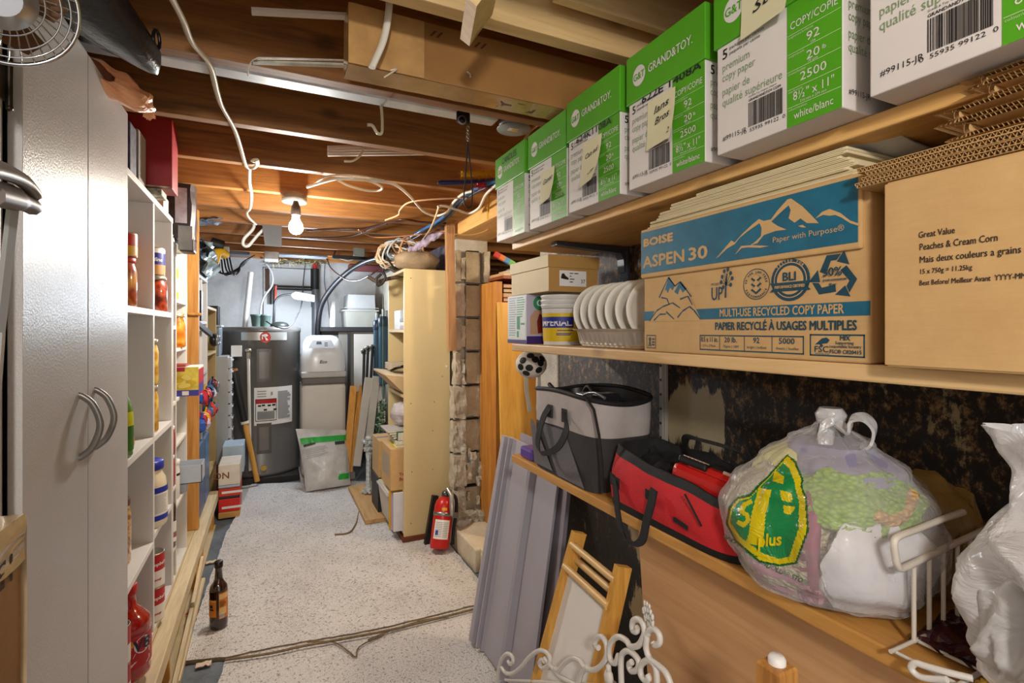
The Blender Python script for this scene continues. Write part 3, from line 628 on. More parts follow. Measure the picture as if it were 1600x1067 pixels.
f = FW(.7218, 1.565, 1.2055); b.rect(.004, .014, .136, .150, f, 1, .0003); b.rect(.0, .0, .14, .012, f, 2, .0004)
for k in range(17): b.rect(.012, .145-.0075*k, .012+.045+.014*R.random(), .148-.0075*k, f, 3, .0007)
for k in range(9): b.rect(.072, .145-.0075*k, .072+.04+.018*R.random(), .148-.0075*k, f, 4, .0007)
b.rect(.072, .045, .094, .085, f, 4, .0007); b.rect(.1, .06, .128, .066, f, 4, .0007); b.rect(.072, .02, .085, .04, f, 4, .0007)
f = FS(.722, 1.4246, 1.2055); b.rect(0, 0, .09, .155, f, 5, .0002); b.rect(0, 0, .09, .024, f, 2, .0004)
b.poly([(.045+.022*math.cos(a*PI/10), .128+.022*math.sin(a*PI/10), .0006) for a in range(20)], 4, f); b.text('G', .028, f, 1, .001, 'CENTER', None, .045, .119, .0009)
b.poly([(.012, .03, .0006), (.012, .085, .0006), (.028, .105, .0006), (.05, .11, .0006), (.05, .03, .0006)], 6, f); b.poly([(.04, .032, .0009), (.036, .07, .0009), (.045, .095, .0009), (.055, .09, .0009), (.058, .035, .0009)], 7, f)
solo(b, 'dye_carton', [mat('cfcad8', .4, 0, .03), mat('d5dcdc', .5, 0, .02), mat('3d2a6e', .4, 0, .05), mat('8d9a9a', .5, 0, 0), mat('2f8a5a', .5, 0, 0), mat('b9b2c6', .4, 0, .03), mat('b9937a', .5, 0, 0), mat('6d2012', .35, 0, .1)], 'purple and white carton with fine print, under the shoe box on the middle shelf', 'box')
YEL = mat('d8b81e', .45, 0, .03); TUBW = mat('d9d8d4', .35, 0, .02); NAVY = mat('24338a', .45, 0, 0)
tc = Vector((.795, 1.335, 1.2055)); b = MB(); ra = lambda z: .0545+.006*z/.13
b.lathe([(.0545, 0), (.0545, .004), (ra(.008), .008), (ra(.10), .10), (.0595, .101), (.0595, .106)], tc, 40, 0)
ang = math.radians(-18)
def wrapl(b, x0, x1, z0, z1, mi, off, n=26):
    b.grid(lambda u, v: (tc.x+(ra(z0+(z1-z0)*v)+off)*math.sin(ang+(x0+(x1-x0)*u)), tc.y-(ra(z0+(z1-z0)*v)+off)*math.cos(ang+(x0+(x1-x0)*u)), tc.z+z0+(z1-z0)*v), n, 2, mi, True)
wrapl(b, -2.4, 1.1, .010, .093, 1, .0006); wrapl(b, -1.6, .42, .050, .082, 2, .0012)
def wtext(st, s, a0, z, mi, fit, off):
    vs, fs = glyphs(st, s, .0006, 'LEFT', 0); k = fit/max(v.x for v in vs)
    b.add([(tc.x+(ra(z)+off)*math.sin(ang+a0+v.x*k), tc.y-(ra(z)+off)*math.cos(ang+a0+v.x*k), tc.z+z+v.y) for v in vs], fs, mi)
wtext('IMPERIAL.', .029, -1.52, .056, 0, 1.85, .0018)
for k, (z, a, w_) in enumerate(((.041, -.45, .9), (.032, -.5, .8), (.028, -.5, .75))): wrapl(b, a, a+w_, z, z+.0025, 2, .0012, 10)
def tub_rim(k): return [(.055, .100), (.0612, .104), (.063, .107), (.063, .1145), (.0605, .1155)]
solo(b, 'margarine_tub', [TUBW, YEL, NAVY], 'yellow margarine tub with a blue lettered band on the middle shelf', 'tub')
for k in range(3):
    b = MB(); z = .107+.0135*k
    b.lathe([(.0585, z), (.061, z+.001), (.0612, z+.006), (.0635, z+.008), (.0635, z+.0125), (.062, z+.0133), (.057, z+.0125)], tc, 40, 0)
    solo(b, 'margarine_tub', TUBW, ['white empty tub nested directly in the yellow margarine tub', 'white empty tub nested second in the yellow margarine tub', 'white empty tub topmost of the nest in the yellow margarine tub'][k], 'tub', 'nested white tubs')
FOIL = mat('cfcdc8', .22, .9, .04, 30)
b = MB(); x0, x1, y0, y1, z0, z1 = .712, .86, .865, 1.165, 1.2058, 1.249
per = []
nn = 96
def rr(s, e, ins):
    cx, cy = (x0+x1)/2, (y0+y1)/2; hx, hy = (x1-x0)/2-ins, (y1-y0)/2-ins; a = 2*PI*s
    c, sn = math.cos(a), math.sin(a); q = (abs(c)**5+abs(sn)**5)**(-.2); return (cx+hx*c*q*(1+e), cy+hy*sn*q*(1+e))
rings = []
for ins, z, ru in ((.02, z0, 0), (.016, z0+.003, .01), (.008, z1-.006, .010), (.004, z1-.002, 0), (-.004, z1, 0), (-.005, z1+.003, 0), (.0, z1+.003, 0), (.006, z1-.003, 0), (.012, z0+.008, .01), (.02, z0+.003, 0)):
    rings.append([(*rr(i/nn, ru*(1 if i % 2 else -1)*.6, ins), z) for i in range(nn)])
b.loft(rings, 0, False); solo(b, 'foil_tray', FOIL, 'crinkled aluminium foil tray holding the white bowls on the middle shelf', 'tray')
BOWL = mat('d8d2c6', .35, 0, .03, 10)
bw = [1.125, 1.092, 1.058, 1.02, .985, .945, .905]
tilts = [.28, .22, .30, .2, .26, .24, .3]
lab = ['leftmost white foam bowl standing at the tub end of the foil tray', 'second white foam bowl from the tub end', 'third white foam bowl from the tub end', 'middle white foam bowl standing in the foil tray', 'fifth white foam bowl from the tub end', 'sixth white foam bowl, just behind the foremost one', 'foremost white foam bowl showing its whole round face in the foil tray']
for k, y in enumerate(bw):
    T = Matrix.Translation((.79, y, 1.2935)) @ Matrix.Rotation(-.30-.1*nz(k*2.2), 4, 'Z') @ Matrix.Rotation(PI/2+tilts[k]-.35, 4, 'X')
    b = MB(); r = .074+.002*nz(k)
    b.lathe([(.02, -.022), (.048, -.022), (.052, -.020), (.063, -.004), (r, 0), (r+.0015, .002), (r, .0035), (.062, -.001), (.050, -.017), (.02, -.019), (.002, -.019)], (0, 0, 0), 48, 0, True, T)
    solo(b, 'foam_bowl', BOWL, lab[k], 'bowl', 'white bowls in the foil tray')
# ================================================================ left side: cabinets and pantry shelves
LAMT = mat('c9c6c4', .32, 0, .03, 4, .15, 260)
FX0 = -.34
t = thing('storage_cabinet', 'tall white two door cabinet with grey bow handles', 'cabinet', (-.55, 1.335, 0))
b = MB(); b.box(-.775, -.36, .992, 1.01, 0, 1.82, 0, .001); b.box(-.775, -.36, 1.632, 1.65, 0, 1.82, 0, .001); b.box(-.775, -.36, 1.01, 1.632, 1.80, 1.82, 0); b.box(-.775, -.36, 1.01, 1.632, .06, .08, 0); b.box(-.775, -.765, 1.01, 1.632, 0, 1.8, 0); b.box(-.40, -.38, 1.01, 1.632, 0, .06, 0)
part(b, 'cabinet_body', LAMT, t)
for y0, y1, hy, s in ((1.018, 1.324, 1.272, 1), (1.328, 1.650, 1.372, -1)):
    d = part(MB().box(-.358, FX0, y0, y1, .03, 1.818, 0, .0015), 'door', LAMT, t)
    h = MB(); P = [(FX0-.004, hy, 1.122), (FX0+.006, hy, 1.118), (FX0+.022, hy, 1.10), (FX0+.033, hy, 1.06), (FX0+.022, hy, 1.02), (FX0+.006, hy, 1.002), (FX0-.004, hy, .998)]
    h.tube(catmull(P, 6), .0058, 0, 10, True, False, None, 1.25)
    part(h, 'handle', mat('8d8983', .38, .55, .04), d, 'grey bow handle')
CREAM = mat('d8ccb0', .4, 0, .03, 4)
t = thing('cream_cabinet', 'cream painted cabinet with an exposed old hinge at the left frame edge', 'cabinet', (-.56, .7, 0))
part(MB().box(-.775, -.362, .40, .986, 0, 1.82, 0, .002), 'cabinet_body', CREAM, t)
d = part(MB().box(-.360, -.345, .41, .965, .03, 1.81, 0, .003), 'door', CREAM, t)
b = MB(); hz = 1.605; b.box(-.3445, -.3425, .93, .972, hz-.03, hz+.03, 0, .0008); b.box(-.3445, -.3425, .978, .985, hz-.036, hz+.036, 0, .0008); b.cyl((-.340, .975, hz-.034), (-.340, .975, hz+.034), .0042, 0, 12)
for k in (-1, 1): b.ball((-.3425, .945, hz+.018*k), .0035, 0, (.5, 1, 1), 1); b.ball((-.340, .975, hz+.036*k), .005, 0, (1, 1, 1), 1)
part(b, 'hinge', mat('4a4238', .35, .8, .1), d, 'dark old hinge')
# black case on top with its end drooping over the edge
LEA = mat('18191c', .38, 0, .1, 12, .15, 90)
t = thing('soft_case', 'long black soft case lying on top of the white cabinet', 'case', (-.42, .95, 1.822))
def ringy(y, x0, x1, z0, z1, n=20, e=.35, sh=0):
    o = []
    for k in range(n):
        a = 2*PI*k/n; c, s_ = math.cos(a), math.sin(a); q = (abs(c)**4+abs(s_)**4)**-.25
        o.append(((x0+x1)/2+(x1-x0)/2*c*q+sh, y, (z0+z1)/2+(z1-z0)/2*s_*q))
    return o
b = MB(); rg = [ringy(.40, -.60, -.30, 1.823, 1.93), ringy(.7, -.62, -.28, 1.823, 1.935), ringy(.95, -.60, -.265, 1.823, 1.93), ringy(1.10, -.55, -.25, 1.823, 1.925), ringy(1.20, -.46, -.225, 1.823, 1.915), ringy(1.27, -.40, -.205, 1.825, 1.90), ringy(1.31, -.33, -.215, 1.835, 1.875)]
for r_ in rg:
    for k, p in enumerate(r_):
        if p[0] > -.33 and p[1] > 1.0: r_[k] = (p[0], p[1], p[2]-.052*min(1, (p[0]+.33)/.12)*min(1, (p[1]-1.0)/.15))
b.loft(rg, 0); part(b, 'case_body', LEA, t)
b = MB(); b.tube(catmull([(rg[i][3][0], rg[i][3][1], rg[i][3][2]) for i in range(7)], 5), .004, 0, 6); part(b, 'piping_seam', mat('0c0c0d', .6, 0, 0), t)
b = MB(); b.tube([(-.212+.004*math.cos(a*PI/6), 1.262+.010*math.cos(a*PI/6), 1.845+.019*math.sin(a*PI/6)) for a in range(12)], .0035, 0, 6, closed=True); part(b, 'strap_ring', mat('2b2b2d', .3, .7, 0), t)
# orange plastic bag
PLO = mat('f2ae80', .28, 0, .12, 14, .2, 40)
b = MB(); cx, cy, cz = -.36, 1.52, 1.822
pa, pb, pc, pd = px(160, 112, Y=1.40), px(238, 178, Y=1.62), px(205, 150, Y=1.55), px(225, 168, Y=1.66)
def bagf(u, v):
    a = 2*PI*v; l = pa.lerp(pb, u); r = .045*math.sin(PI*min(1, .12+u*.95))+.004
    r *= 1+.35*nz(math.cos(a)*2+u*5, math.sin(a)*2, 3)
    return (l.x+r*1.0*math.cos(a)-.01, l.y+.05*math.cos(a), l.z+.75*r*math.sin(a)+.006)
b.grid(bagf, 14, 22, 0, False)
e = bagf(.97, .3)
for k in range(5): b.add([e, (e[0]+.012+.01*R.random(), e[1]+.03*R.random(), e[2]-.022*R.random()), (e[0]+.004*k-.008, e[1]+.02, e[2]-.02-.01*R.random())], [(0, 1, 2)], 0)
solo(b, 'plastic_bag', PLO, 'crumpled orange plastic bag squeezed in between the black case and the pantry shelf books', 'bag')
# ---- pantry cubby unit
def panelunit(name, label, ys, z0, z1, shelves, m, xb=-.70, xf=-.36, th=.018, back=True, top=True, cat='shelf unit'):
    t = thing(name, label, cat, ((xb+xf)/2, (ys[0]+ys[-1])/2, z0))
    for i, y in enumerate(ys): part(MB().box(xb, xf, y-th/2, y+th/2, z0, z1-(th if top else 0), 0, .001), 'side_panel' if i in (0, len(ys)-1) else 'divider', m, t)
    if top: part(MB().box(xb, xf+.002, ys[0]-th/2, ys[-1]+th/2, z1-th, z1, 0, .001), 'top_panel', m, t)
    if back: part(MB().box(xb-.006, xb, ys[0], ys[-1], z0, z1-.002, 0), 'back_panel', m, t)
    for i, zs in enumerate(shelves):
        for z in zs: part(MB().box(xb, xf, ys[i]+th/2, ys[i+1]-th/2, z-th, z, 0, .001), 'shelf', m, t)
    return t
CUB = mat('d6d3d0', .4, 0, .02, 3)
panelunit('cubby_unit', 'white cubby shelf unit full of jars beside the tall white cabinet', [1.70, 2.10, 2.455], .205, 1.70, [[.225, .53, .885, 1.318], [.225, .55, .885, 1.318]], CUB, th=.02)
panelunit('pantry_unit', 'narrow white pantry shelf unit against the upright wooden post', [2.480, 2.556, 2.858], .205, 1.625, [[.22, .349, .60, .95, 1.265], [.22, .505, .764, .958, 1.17, 1.38]], mat('dedad2', .4, 0, .02, 3), th=.014)
panelunit('bookcase_unit', 'white shelf unit behind the upright wooden post', [3.19, 3.45, 3.72], .205, 1.56, [[.225, .70, 1.0, 1.30], [.225, .70, 1.0, 1.30]], CUB)
panelunit('tan_shelf_unit', 'tan shelf unit in front of the grey drawer tower', [3.74, 4.30], .02, 1.40, [[.3, .8, 1.1]], mat('b59b6a', .5, 0, .05), back=True)
POSTM = wood('post_wood', 'a0611f', 'c98f45', 2, 1, .55, .5)
b = MB().box(-.405, -.341, 3.118, 3.158, .206, 1.877, 0, .002); solo(b, 'wooden_post', POSTM, 'upright orange brown lumber post between the pantry shelves', 'post')
b = MB().cyl((-.385, 3.109, 1.33), (-.325, 3.109, 1.33), .008, 0, 12); solo(b, 'peg', POSTM, 'short wooden peg sticking out of the upright post', 'peg')
b = MB().box(-.358, -.308, 1.67, 3.83, .145, .2035, 0, .003); solo(b, 'shelf_rail', OLDY, 'long low lumber rail running in front of the pantry shelves', 'rail')
b = MB().box(-.70, -.3585, 1.66, 3.73, .172, .2045, 0, .001); solo(b, 'plinth_board', mat('cbb486', .6, 0, .08), 'pale base board under the pantry shelf units', 'board')
for y, x, lab in ((2.15, -.345, 'thin lumber leg holding the rail nearest the front'), (2.90, -.345, 'stout lumber leg under the rail in front of the pasta box shelf'), (3.12, -.345, 'second stout lumber leg under the rail below the wooden post'), (3.7, -.345, 'lumber leg under the far end of the rail')):
    solo(MB().box(x-.022, x+.022, y-(.012 if y < 2.5 else .04), y+(.012 if y < 2.5 else .04), .0115, .1445, 0, .002), 'rail_leg', PINE_Z, lab, 'leg', 'legs under the low rail')
RB = wood('redbrown_panel', '5c2412', '8a4024', 1, .8, .5, .1)
for y0, y1, lab in ((1.75, 2.26, 'dark red brown panel standing under the front of the low rail'), (3.2, 3.5, 'red brown panel standing under the rail behind the post'), (3.56, 3.72, 'narrow red brown panel at the far end of the rail')):
    solo(MB().box(-.40, -.383, y0, y1, .012, .170, 0), 'lower_panel', RB, lab, 'panel', 'red brown panels under the rail')
solo(MB().box(-.72, -.315, 1.6, 3.75, .0005, .011, 0), 'base_sheet', mat('cdb58a', .65, 0, .08, 4), 'pale plywood sheet lying flat on the floor under the low rail', 'board')
for k, (a, c, w_, h_) in enumerate((((-.296, 2.0, .03), (-.298, 2.75, .10), .014, .03), ((-.292, 2.1, .022), (-.296, 2.9, .03), .014, .02), ((-.294, 2.5, .10), (-.296, 2.86, .15), .012, .026))):
    solo(MB().bar(a, c, w_, h_), 'lumber_strip', OLDY, ['thin lumber strip leaning low along the rail legs', 'lower thin lumber strip lying by the rail legs on the floor', 'short splintered strip of lumber propped against the rail leg'][k], 'wood strip', 'lumber strips by the rail')
# ---- things in the cubbies
def jar(name, label, x, y, z, r, h, cont, lid, lidm, cat='jar', group=None, neck=.86, lab=None):
    t = thing(name, label, cat, (x, y, z+.0005), 0, group)
    p = [(r*.9, 0), (r, .006), (r, h*.72), (r*.93, h*.80), (r*neck, h*.86), (r*neck, h*.90)]
    b = MB().lathe(p, (x, y, z+.0005), 28, 0); part(b, 'jar_body', cont, t)
    b = MB().lathe([(r*(neck+.05), h*.885), (r*(neck+.07), h*.89), (r*(neck+.07), h*.99), (r*neck, h)], (x, y, z+.0005), 28, 0); part(b, lid, lidm, t)
    if lab:
        b = MB()
        for z0, z1, m_i in lab[0]: b.lathe([(r+.0008, h*z0), (r+.0008, h*z1)], (x, y, z+.0005), 28, m_i, True, None, False)
        part(b, 'label_band', lab[1], t)
    return t
def preserve(c1, c2, c3, s=30):
    m, t, b = nt('preserve_'+c1); v = ocoord(t); vo = N(t, 'ShaderNodeTexVoronoi'); vo.inputs['Scale'].default_value = s; t.links.new(v, vo.inputs['Vector'])
    t.links.new(ramp(t, vo.outputs['Distance'], [(.1, c1), (.4, c2), (.75, c3)]), b.inputs['Base Color']); b.inputs['Roughness'].default_value = .3; b.inputs['Coat Weight'].default_value = 1; b.inputs['Coat Roughness'].default_value = .04; return m
TOM = preserve('8e1f10', 'c24a1e', '5a120a'); YELP = preserve('d9a81a', 'c88a10', 'f0d060'); CAR = preserve('e08a18', 'b85c0a', 'f0b040', 18); BRN = preserve('7a3410', 'a0581c', '4a1c08'); MIXD = preserve('c05018', '8a2010', 'd89030', 24)
TIN = mat('b9b4a4', .3, .8, .05, 20); GOLDL = mat('c9b88a', .35, .7, .05); RED = mat('b3171a', .4, 0, .04); BLU = mat('1e2f9c', .4, 0, .04); CANW = mat('e2dfda', .45, 0, .02)
def can(name, label, x, y, z, r, h, mats, bands, group=None, marks=(), cat='can'):
    t = thing(name, label, cat, (x, y, z+.0005), 0, group)
    o = (x, y, z+.0005); b = MB()
    b.lathe([(r*.97, 0), (r, .003), (r, h-.003), (r*.985, h), (r*.93, h), (r*.92, h-.004), (.001, h-.004)], o, 32, 0, True); part(b, 'can_body', TIN, t)
    b = MB()
    for z0, z1, mi in bands: b.lathe([(r+.0006, h*z0), (r+.0006, h*z1)], o, 32, mi, True, None, False)
    for st, s, z0, mi, a0 in marks:
        vs, fs = glyphs(st, s, .0004, 'CENTER', .2); b.add([(x+(r+.0012)*math.cos(a0+v.x/r), y+(r+.0012)*math.sin(a0+v.x/r), z+h*z0+v.y) for v in vs], fs, mi)
    part(b, 'can_label', mats, t); return t
XF = -.36
jar('preserve_jar', 'tall jar of mixed brown and red preserves, upper cubby next to the cabinet', -.425, 1.985, 1.318, .040, .16, MIXD, 'jar_lid', RED)
can('food_tin', 'red tin standing on the mixed preserves jar in the upper cubby', -.42, 1.985, 1.479, .036, .075, [RED, CANW, mat('d09a28', .4, 0, 0)], [(.05, .45, 2), (.45, .95, 0)])
jar('preserve_jar', 'tomato preserve jar with a flat tin lid under the blue can, upper second cubby', -.405, 2.34, 1.318, .047, .135, TOM, 'jar_lid', TIN)
can('food_tin', 'blue and cream can standing on the tomato preserve jar', -.408, 2.34, 1.4545, .042, .105, [CANW, mat('2b2a86', .4, 0, .1), mat('c08a50', .5, 0, .1)], [(.03, .38, 2), (.38, .8, 1), (.8, .95, 0)], None, [('fine', .02, .5, 0, -.9)])
jar('preserve_jar', 'lower of two stacked jars of yellow relish in the second cubby', -.40, 2.205, .885, .036, .165, YELP, 'jar_lid', TIN, 'jar', 'stacked yellow jars')
jar('preserve_jar', 'upper of two stacked jars of yellow relish in the second cubby', -.40, 2.205, 1.051, .036, .165, YELP, 'jar_lid', TIN, 'jar', 'stacked yellow jars')
# lemon juice bottle
t = thing('juice_bottle', 'yellow and green lemon juice bottle in the middle cubby beside the cabinet', 'bottle', (-.395, 1.80, .8855))
b = MB(); o = (-.395, 1.80, .8855); b.lathe([(.032, 0), (.036, .006), (.037, .10), (.035, .14), (.024, .175), (.013, .195), (.012, .215)], o, 28, 0)
part(b, 'bottle_body', mat('4d7d1e', .25, 0, .25, 10, coat=1), t); part(MB().lathe([(.0375, .02), (.0378, .09)], o, 28, 0, True, None, False).lathe([(.0378, .09), (.0362, .13)], o, 28, 1, True, None, False), 'bottle_label', [mat('2e6a22', .4, 0, .2, 30), mat('b5b81c', .4, 0, .2, 20)], t)
part(MB().lathe([(.015, .213), (.016, .216), (.014, .245), (.006, .26)], o, 20, 0), 'bottle_cap', mat('d7c51a', .4), t)
part(MB().ball((-.362, 1.815, .925), .014, 0, (.25, 1, 1.3), 2), 'lemon_print', mat('d88a1c', .4), t)
# mayonnaise style jar
t = thing('spread_jar', 'large cream coloured spread jar with blue lid and printed label', 'jar', (-.402, 2.21, .5505)); o = (-.402, 2.21, .5505)
part(MB().lathe([(.057, 0), (.063, .008), (.064, .03), (.063, .14), (.058, .17), (.048, .19), (.046, .205)], o, 36, 0), 'jar_body', mat('ddd0b4', .25, 0, .04, 6, coat=.6), t)
b = MB(); b.lathe([(.0648, .03), (.0642, .135)], o, 36, 1, True, None, False); b.lathe([(.0652, .026), (.0652, .044)], o, 36, 0, True, None, False); b.lathe([(.0648, .122), (.0643, .142)], o, 36, 0, True, None, False)
for k in range(13):
    z = .053+.005*k; a0 = -1.15; a1 = -.45+.25*R.random(); b.grid(lambda u, v: (o[0]+.0658*math.cos(a0+(a1-a0)*u), o[1]+.0658*math.sin(a0+(a1-a0)*u), o[2]+z+.0017*v), 6, 1, 2)
part(b, 'jar_label', [BLU, CANW, mat('9a9a98', .5, 0, 0)], t)
part(MB().lathe([(.051, .2), (.053, .203), (.053, .226), (.049, .232), (.001, .232)], o, 36, 0), 'jar_lid', mat('22309e', .35), t)
can('spice_tin', 'yellow and black tin on the shelf behind the blue lidded spread jar', -.47, 2.36, .5505, .04, .25, [mat('d5c21c', .4, 0, .05), INK], [(.0, .97, 0), (.72, .75, 1), (.80, .84, 1), (.97, 1.0, 1)])
jar('dry_goods_jar', 'narrow jar of golden dry goods in the lower cubby beside the cabinet', -.425, 1.94, .53, .034, .20, preserve('b98a4a', 'd8b070', '8a5a24', 60), 'jar_lid', mat('5a3a22', .5))
# V8 bottle
t = thing('juice_bottle', 'big red vegetable juice bottle on the bottom cubby shelf', 'bottle', (-.385, 1.858, .2255)); o = (-.385, 1.858, .2255)
JR = mat('a3120c', .18, 0, .1, 8, coat=1); r_ = .060
part(MB().lathe([(.050, 0), (.058, .008), (.060, .02), (.057, .032), (.060, .045), (.060, .13), (.0605, .135), (.058, .141), (.0605, .147), (.056, .168), (.038, .19), (.024, .205), (.021, .235), (.022, .245)], o, 40, 0), 'bottle_body', JR, t)
b = MB(); b.lathe([(.0606, .040), (.0606, .128)], o, 40, 0, True, None, False)
def vw(a0, a1, z0, z1, mi, off=.0612): b.grid(lambda u, v: (o[0]+off*math.cos(a0-.8+(a1-a0)*u), o[1]+off*math.sin(a0-.8+(a1-a0)*u), o[2]+z0+(z1-z0)*v), 8, 1, mi)
def vp(pts, mi, off): b.add([(o[0]+off*math.cos(a-.8), o[1]+off*math.sin(a-.8), o[2]+z) for a, z in pts], [tuple(range(len(pts)))], mi)
vp([(.10+.40*math.cos(k*PI/9), .104+.024*math.sin(k*PI/9)) for k in range(18)], 1, .0614)
vp([(-.75, .05), (-.5, .044), (.3, .044), (.5, .052), (.5, .062), (-.2, .062), (-.6, .06)], 1, .0614)
vp([(-.35, .074), (-.25, .086), (.5, .086), (.5, .072)], 1, .0614)
vs, fs = glyphs('V8', .044, .0012, 'CENTER', .12); b.add([(o[0]+.0624*math.cos(-.75+v.x/.06), o[1]+.0624*math.sin(-.75+v.x/.06), o[2]+.090+v.y) for v in vs], fs, 2)
for k in range(16): 
    a = -.75+.42*R.random(); z = .092+.030*R.random(); vp([(a+.08*math.cos(q*PI/4), z+.006*math.sin(q*PI/4)) for q in range(8)], 3+k % 3, .0612+.0001*k)
part(b, 'bottle_label', [RED, CANW, mat('1d2440', .4, 0, 0), mat('c9731a', .5, 0, 0), mat('8a8a1e', .5, 0, 0), mat('d09a3a', .5, 0, 0)], t)
part(MB().lathe([(.024, .24), (.025, .243), (.025, .268), (.022, .27), (.001, .27)], o, 24, 0), 'bottle_cap', RED, t)
can('soup_can', 'red and white can mostly hidden behind the cabinet edge next to the juice bottle', -.386, 1.735, .2255, .034, .105, [RED, CANW, mat('c9a04a', .4, 0, 0)], [(.03, .5, 1), (.5, .97, 0)], 'soup cans'); can('soup_can', 'second red and white can stacked at the cabinet edge beside the juice bottle', -.386, 1.735, .3315, .034, .105, [RED, CANW], [(.03, .5, 1), (.5, .97, 0)], 'soup cans')
for k, z in enumerate((.2255, .3445)):
    can('soup_can', ['lower of two stacked red and white soup cans beside the juice bottle', 'upper soup can of the stack beside the juice bottle'][k], -.385, 2.185, z, .042, .118, [RED, CANW, mat('cda94c', .45, 0, .1)], [(.03, .5, 1), (.5, .97, 0), (.15, .36, 2)][:2], 'soup cans', [("Campbell's", .016, .66, 1, -.85), ('soup', .012, .22, 0, -.85)])
    
# lower narrow bay: dark bottle, red lidded jars
jar('syrup_bottle', 'brown syrup bottle with white and red label on the narrow lower shelf', -.385, 2.52, .3495, .030, .22, mat('3a1c10', .2, 0, .1, 6, coat=1), 'bottle_cap', mat('1d2c54', .4), 'bottle', None, .5, [((.12, .5, 0), (.2, .3, 1)), [CANW, RED]])
jar('sauce_jar', 'small jar of red sauce with white lid on the narrow shelf', -.385, 2.52, .601, .026, .13, mat('a8281c', .25, 0, .1, 8, coat=1), 'jar_lid', CANW)
jar('sauce_jar', 'red jar in the narrow bay above the white lidded sauce', -.385, 2.52, .7305, .026, .12, mat('9c1f1a', .25, 0, .1, 8, coat=1), 'jar_lid', CANW)
# lit pantry bay
jar('oil_bottle', 'bottle of pale yellow oil in the lit pantry bay', -.40, 2.66, 1.3805, .034, .17, mat('d9bb3a', .15, 0, .15, 6, coat=1), 'bottle_cap', mat('e4dcc0', .4), 'bottle', None, .4, [((.2, .55, 0),), [mat('e0d7a8', .5, 0, .1, 40)]])
jar('carrot_jar', 'jar of orange carrot sticks in the lit pantry bay', -.388, 2.70, 1.1705, .044, .15, CAR, 'jar_lid', GOLDL)
b = MB(); b.box(-.50, -.288, 2.64, 2.82, .9585, 1.085, 0, .001)
f = FS(-.50, 2.6396, .9585)
b.rect(0, 0, .212, .127, f, 1, .0002); b.rect(0, 0, .212, .026, f, 2, .0005); b.rect(0, .108, .16, .127, f, 3, .0005)
for k in range(26): a, q = .05+.14*R.random(), .035+.05*R.random(); b.poly([(a+.016*math.cos(n*PI/5), q+.010*math.sin(n*PI/5), .0006+.0001*k) for n in range(10)], 4+k % 2, f)
b.rect(.15, .004, .175, .022, f, 0, .0009); fe = FE(-.2878, 2.64, .9585); b.rect(0, 0, .18, .117, fe, 3, .0003); b.rect(.01, .01, .17, .05, fe, 2, .0006)
solo(b, 'pasta_box', [CANW, mat('d9c24a', .45, 0, .15, 30), mat('3a3a9a', .45, 0, .05), mat('b01a28', .45, 0, .05), mat('d2ae1e', .5, 0, 0), mat('e6cf62', .5, 0, 0)], 'colourful pasta box sticking out of the lit pantry bay in front of the post', 'box')
solo(MB().box(-.50, -.34, 2.66, 2.80, 1.0855, 1.094, 0, .001), 'red_booklet', mat('8e2a1c', .5), 'thin red packet lying on top of the pasta box', 'packet')
jar('white_canister', 'white canister with black band on the low shelf of the lit pantry bay', -.40, 2.68, .5055, .036, .17, CANW, 'canister_lid', CANW, 'canister', None, .95, [((.60, .66, 0),), [INK]])
jar('spice_jar', 'small amber spice jar behind the white canister', -.46, 2.76, .5055, .03, .21, mat('b98524', .3, 0, .1, 6), 'jar_lid', GOLDL)
b = MB(); x0, x1, y0, y1, z0, z1 = -.40, -.285, 2.73, 2.85, .5505, .632
b.box(x0, x1, y0, y1, z0, z0+.003); b.box(x0, x1, y0, y0+.003, z0, z1); b.box(x0, x1, y1-.003, y1, z0, z1); b.box(x0, x0+.003, y0, y1, z0, z1); b.box(x1-.003, x1, y0, y1, z0, z1); b.box(x0-.01, x0+.05, y0+.03, y1-.03, .506, .551, 0)
solo(b, 'plastic_bin', mat('b9c0ca', .25, 0, .05, 8), 'small pale blue plastic bin poking out beside the white canister', 'bin')
# ---- on top of the pantry units
def upright(x0, x1, y0, y1, z, h, m, label, name='binder', cat='binder', lean=0):
    b = MB(); b.box(x0, x1, y0, y1, z, z+h, 0, .002); b.box(x0+.004, x1-.003, y0+.004, y1-.004, z+h, z+h+.0008, 1); return solo(b, name, [m, CANW], label, cat)
upright(-.62, -.385, 1.72, 1.765, 1.7005, .16, mat('b58a1c', .5), 'mustard binder next to the cabinet top under the orange bag')
upright(-.62, -.375, 1.775, 1.82, 1.7005, .165, mat('1a2148', .4), 'navy blue binder at the cabinet end of the row on the cubby unit')
upright(-.62, -.372, 1.835, 1.91, 1.7005, .16, mat('575763', .5, 0, .5, 40), 'grey marbled binder between the navy and pale ones')
upright(-.62, -.37, 1.93, 2.03, 1.7005, .172, mat('8a847c', .6, 0, .04), 'pale grey box file beside the red one', 'box_file', 'box file')
b = MB(); b.box(-.60, -.298, 2.035, 2.15, 1.722, 1.955, 0, .002); b.box(-.58, -.33, 2.05, 2.14, 1.7005, 1.7215, 1, .001); b.box(-.40, -.302, 2.0345, 2.04, 1.722, 1.727, 1)
solo(b, 'red_box', [mat('8e0f16', .5, 0, .08, 8), mat('a09a80', .6, 0, .5, 50)], 'large deep red box jutting out on top of the cubby unit', 'box')
solo(MB().box(-.50, -.37, 2.34, 2.44, 1.7005, 1.765, 0, .002), 'small_carton', mat('cfcac4', .5, 0, .05), 'small white carton beside the red box on the cubby unit', 'box')
t = thing('tote_bag', 'black framed bag with a clear pocket standing on the narrow pantry unit', 'bag', (-.42, 2.56, 1.6255))
b = MB(); rgs = []
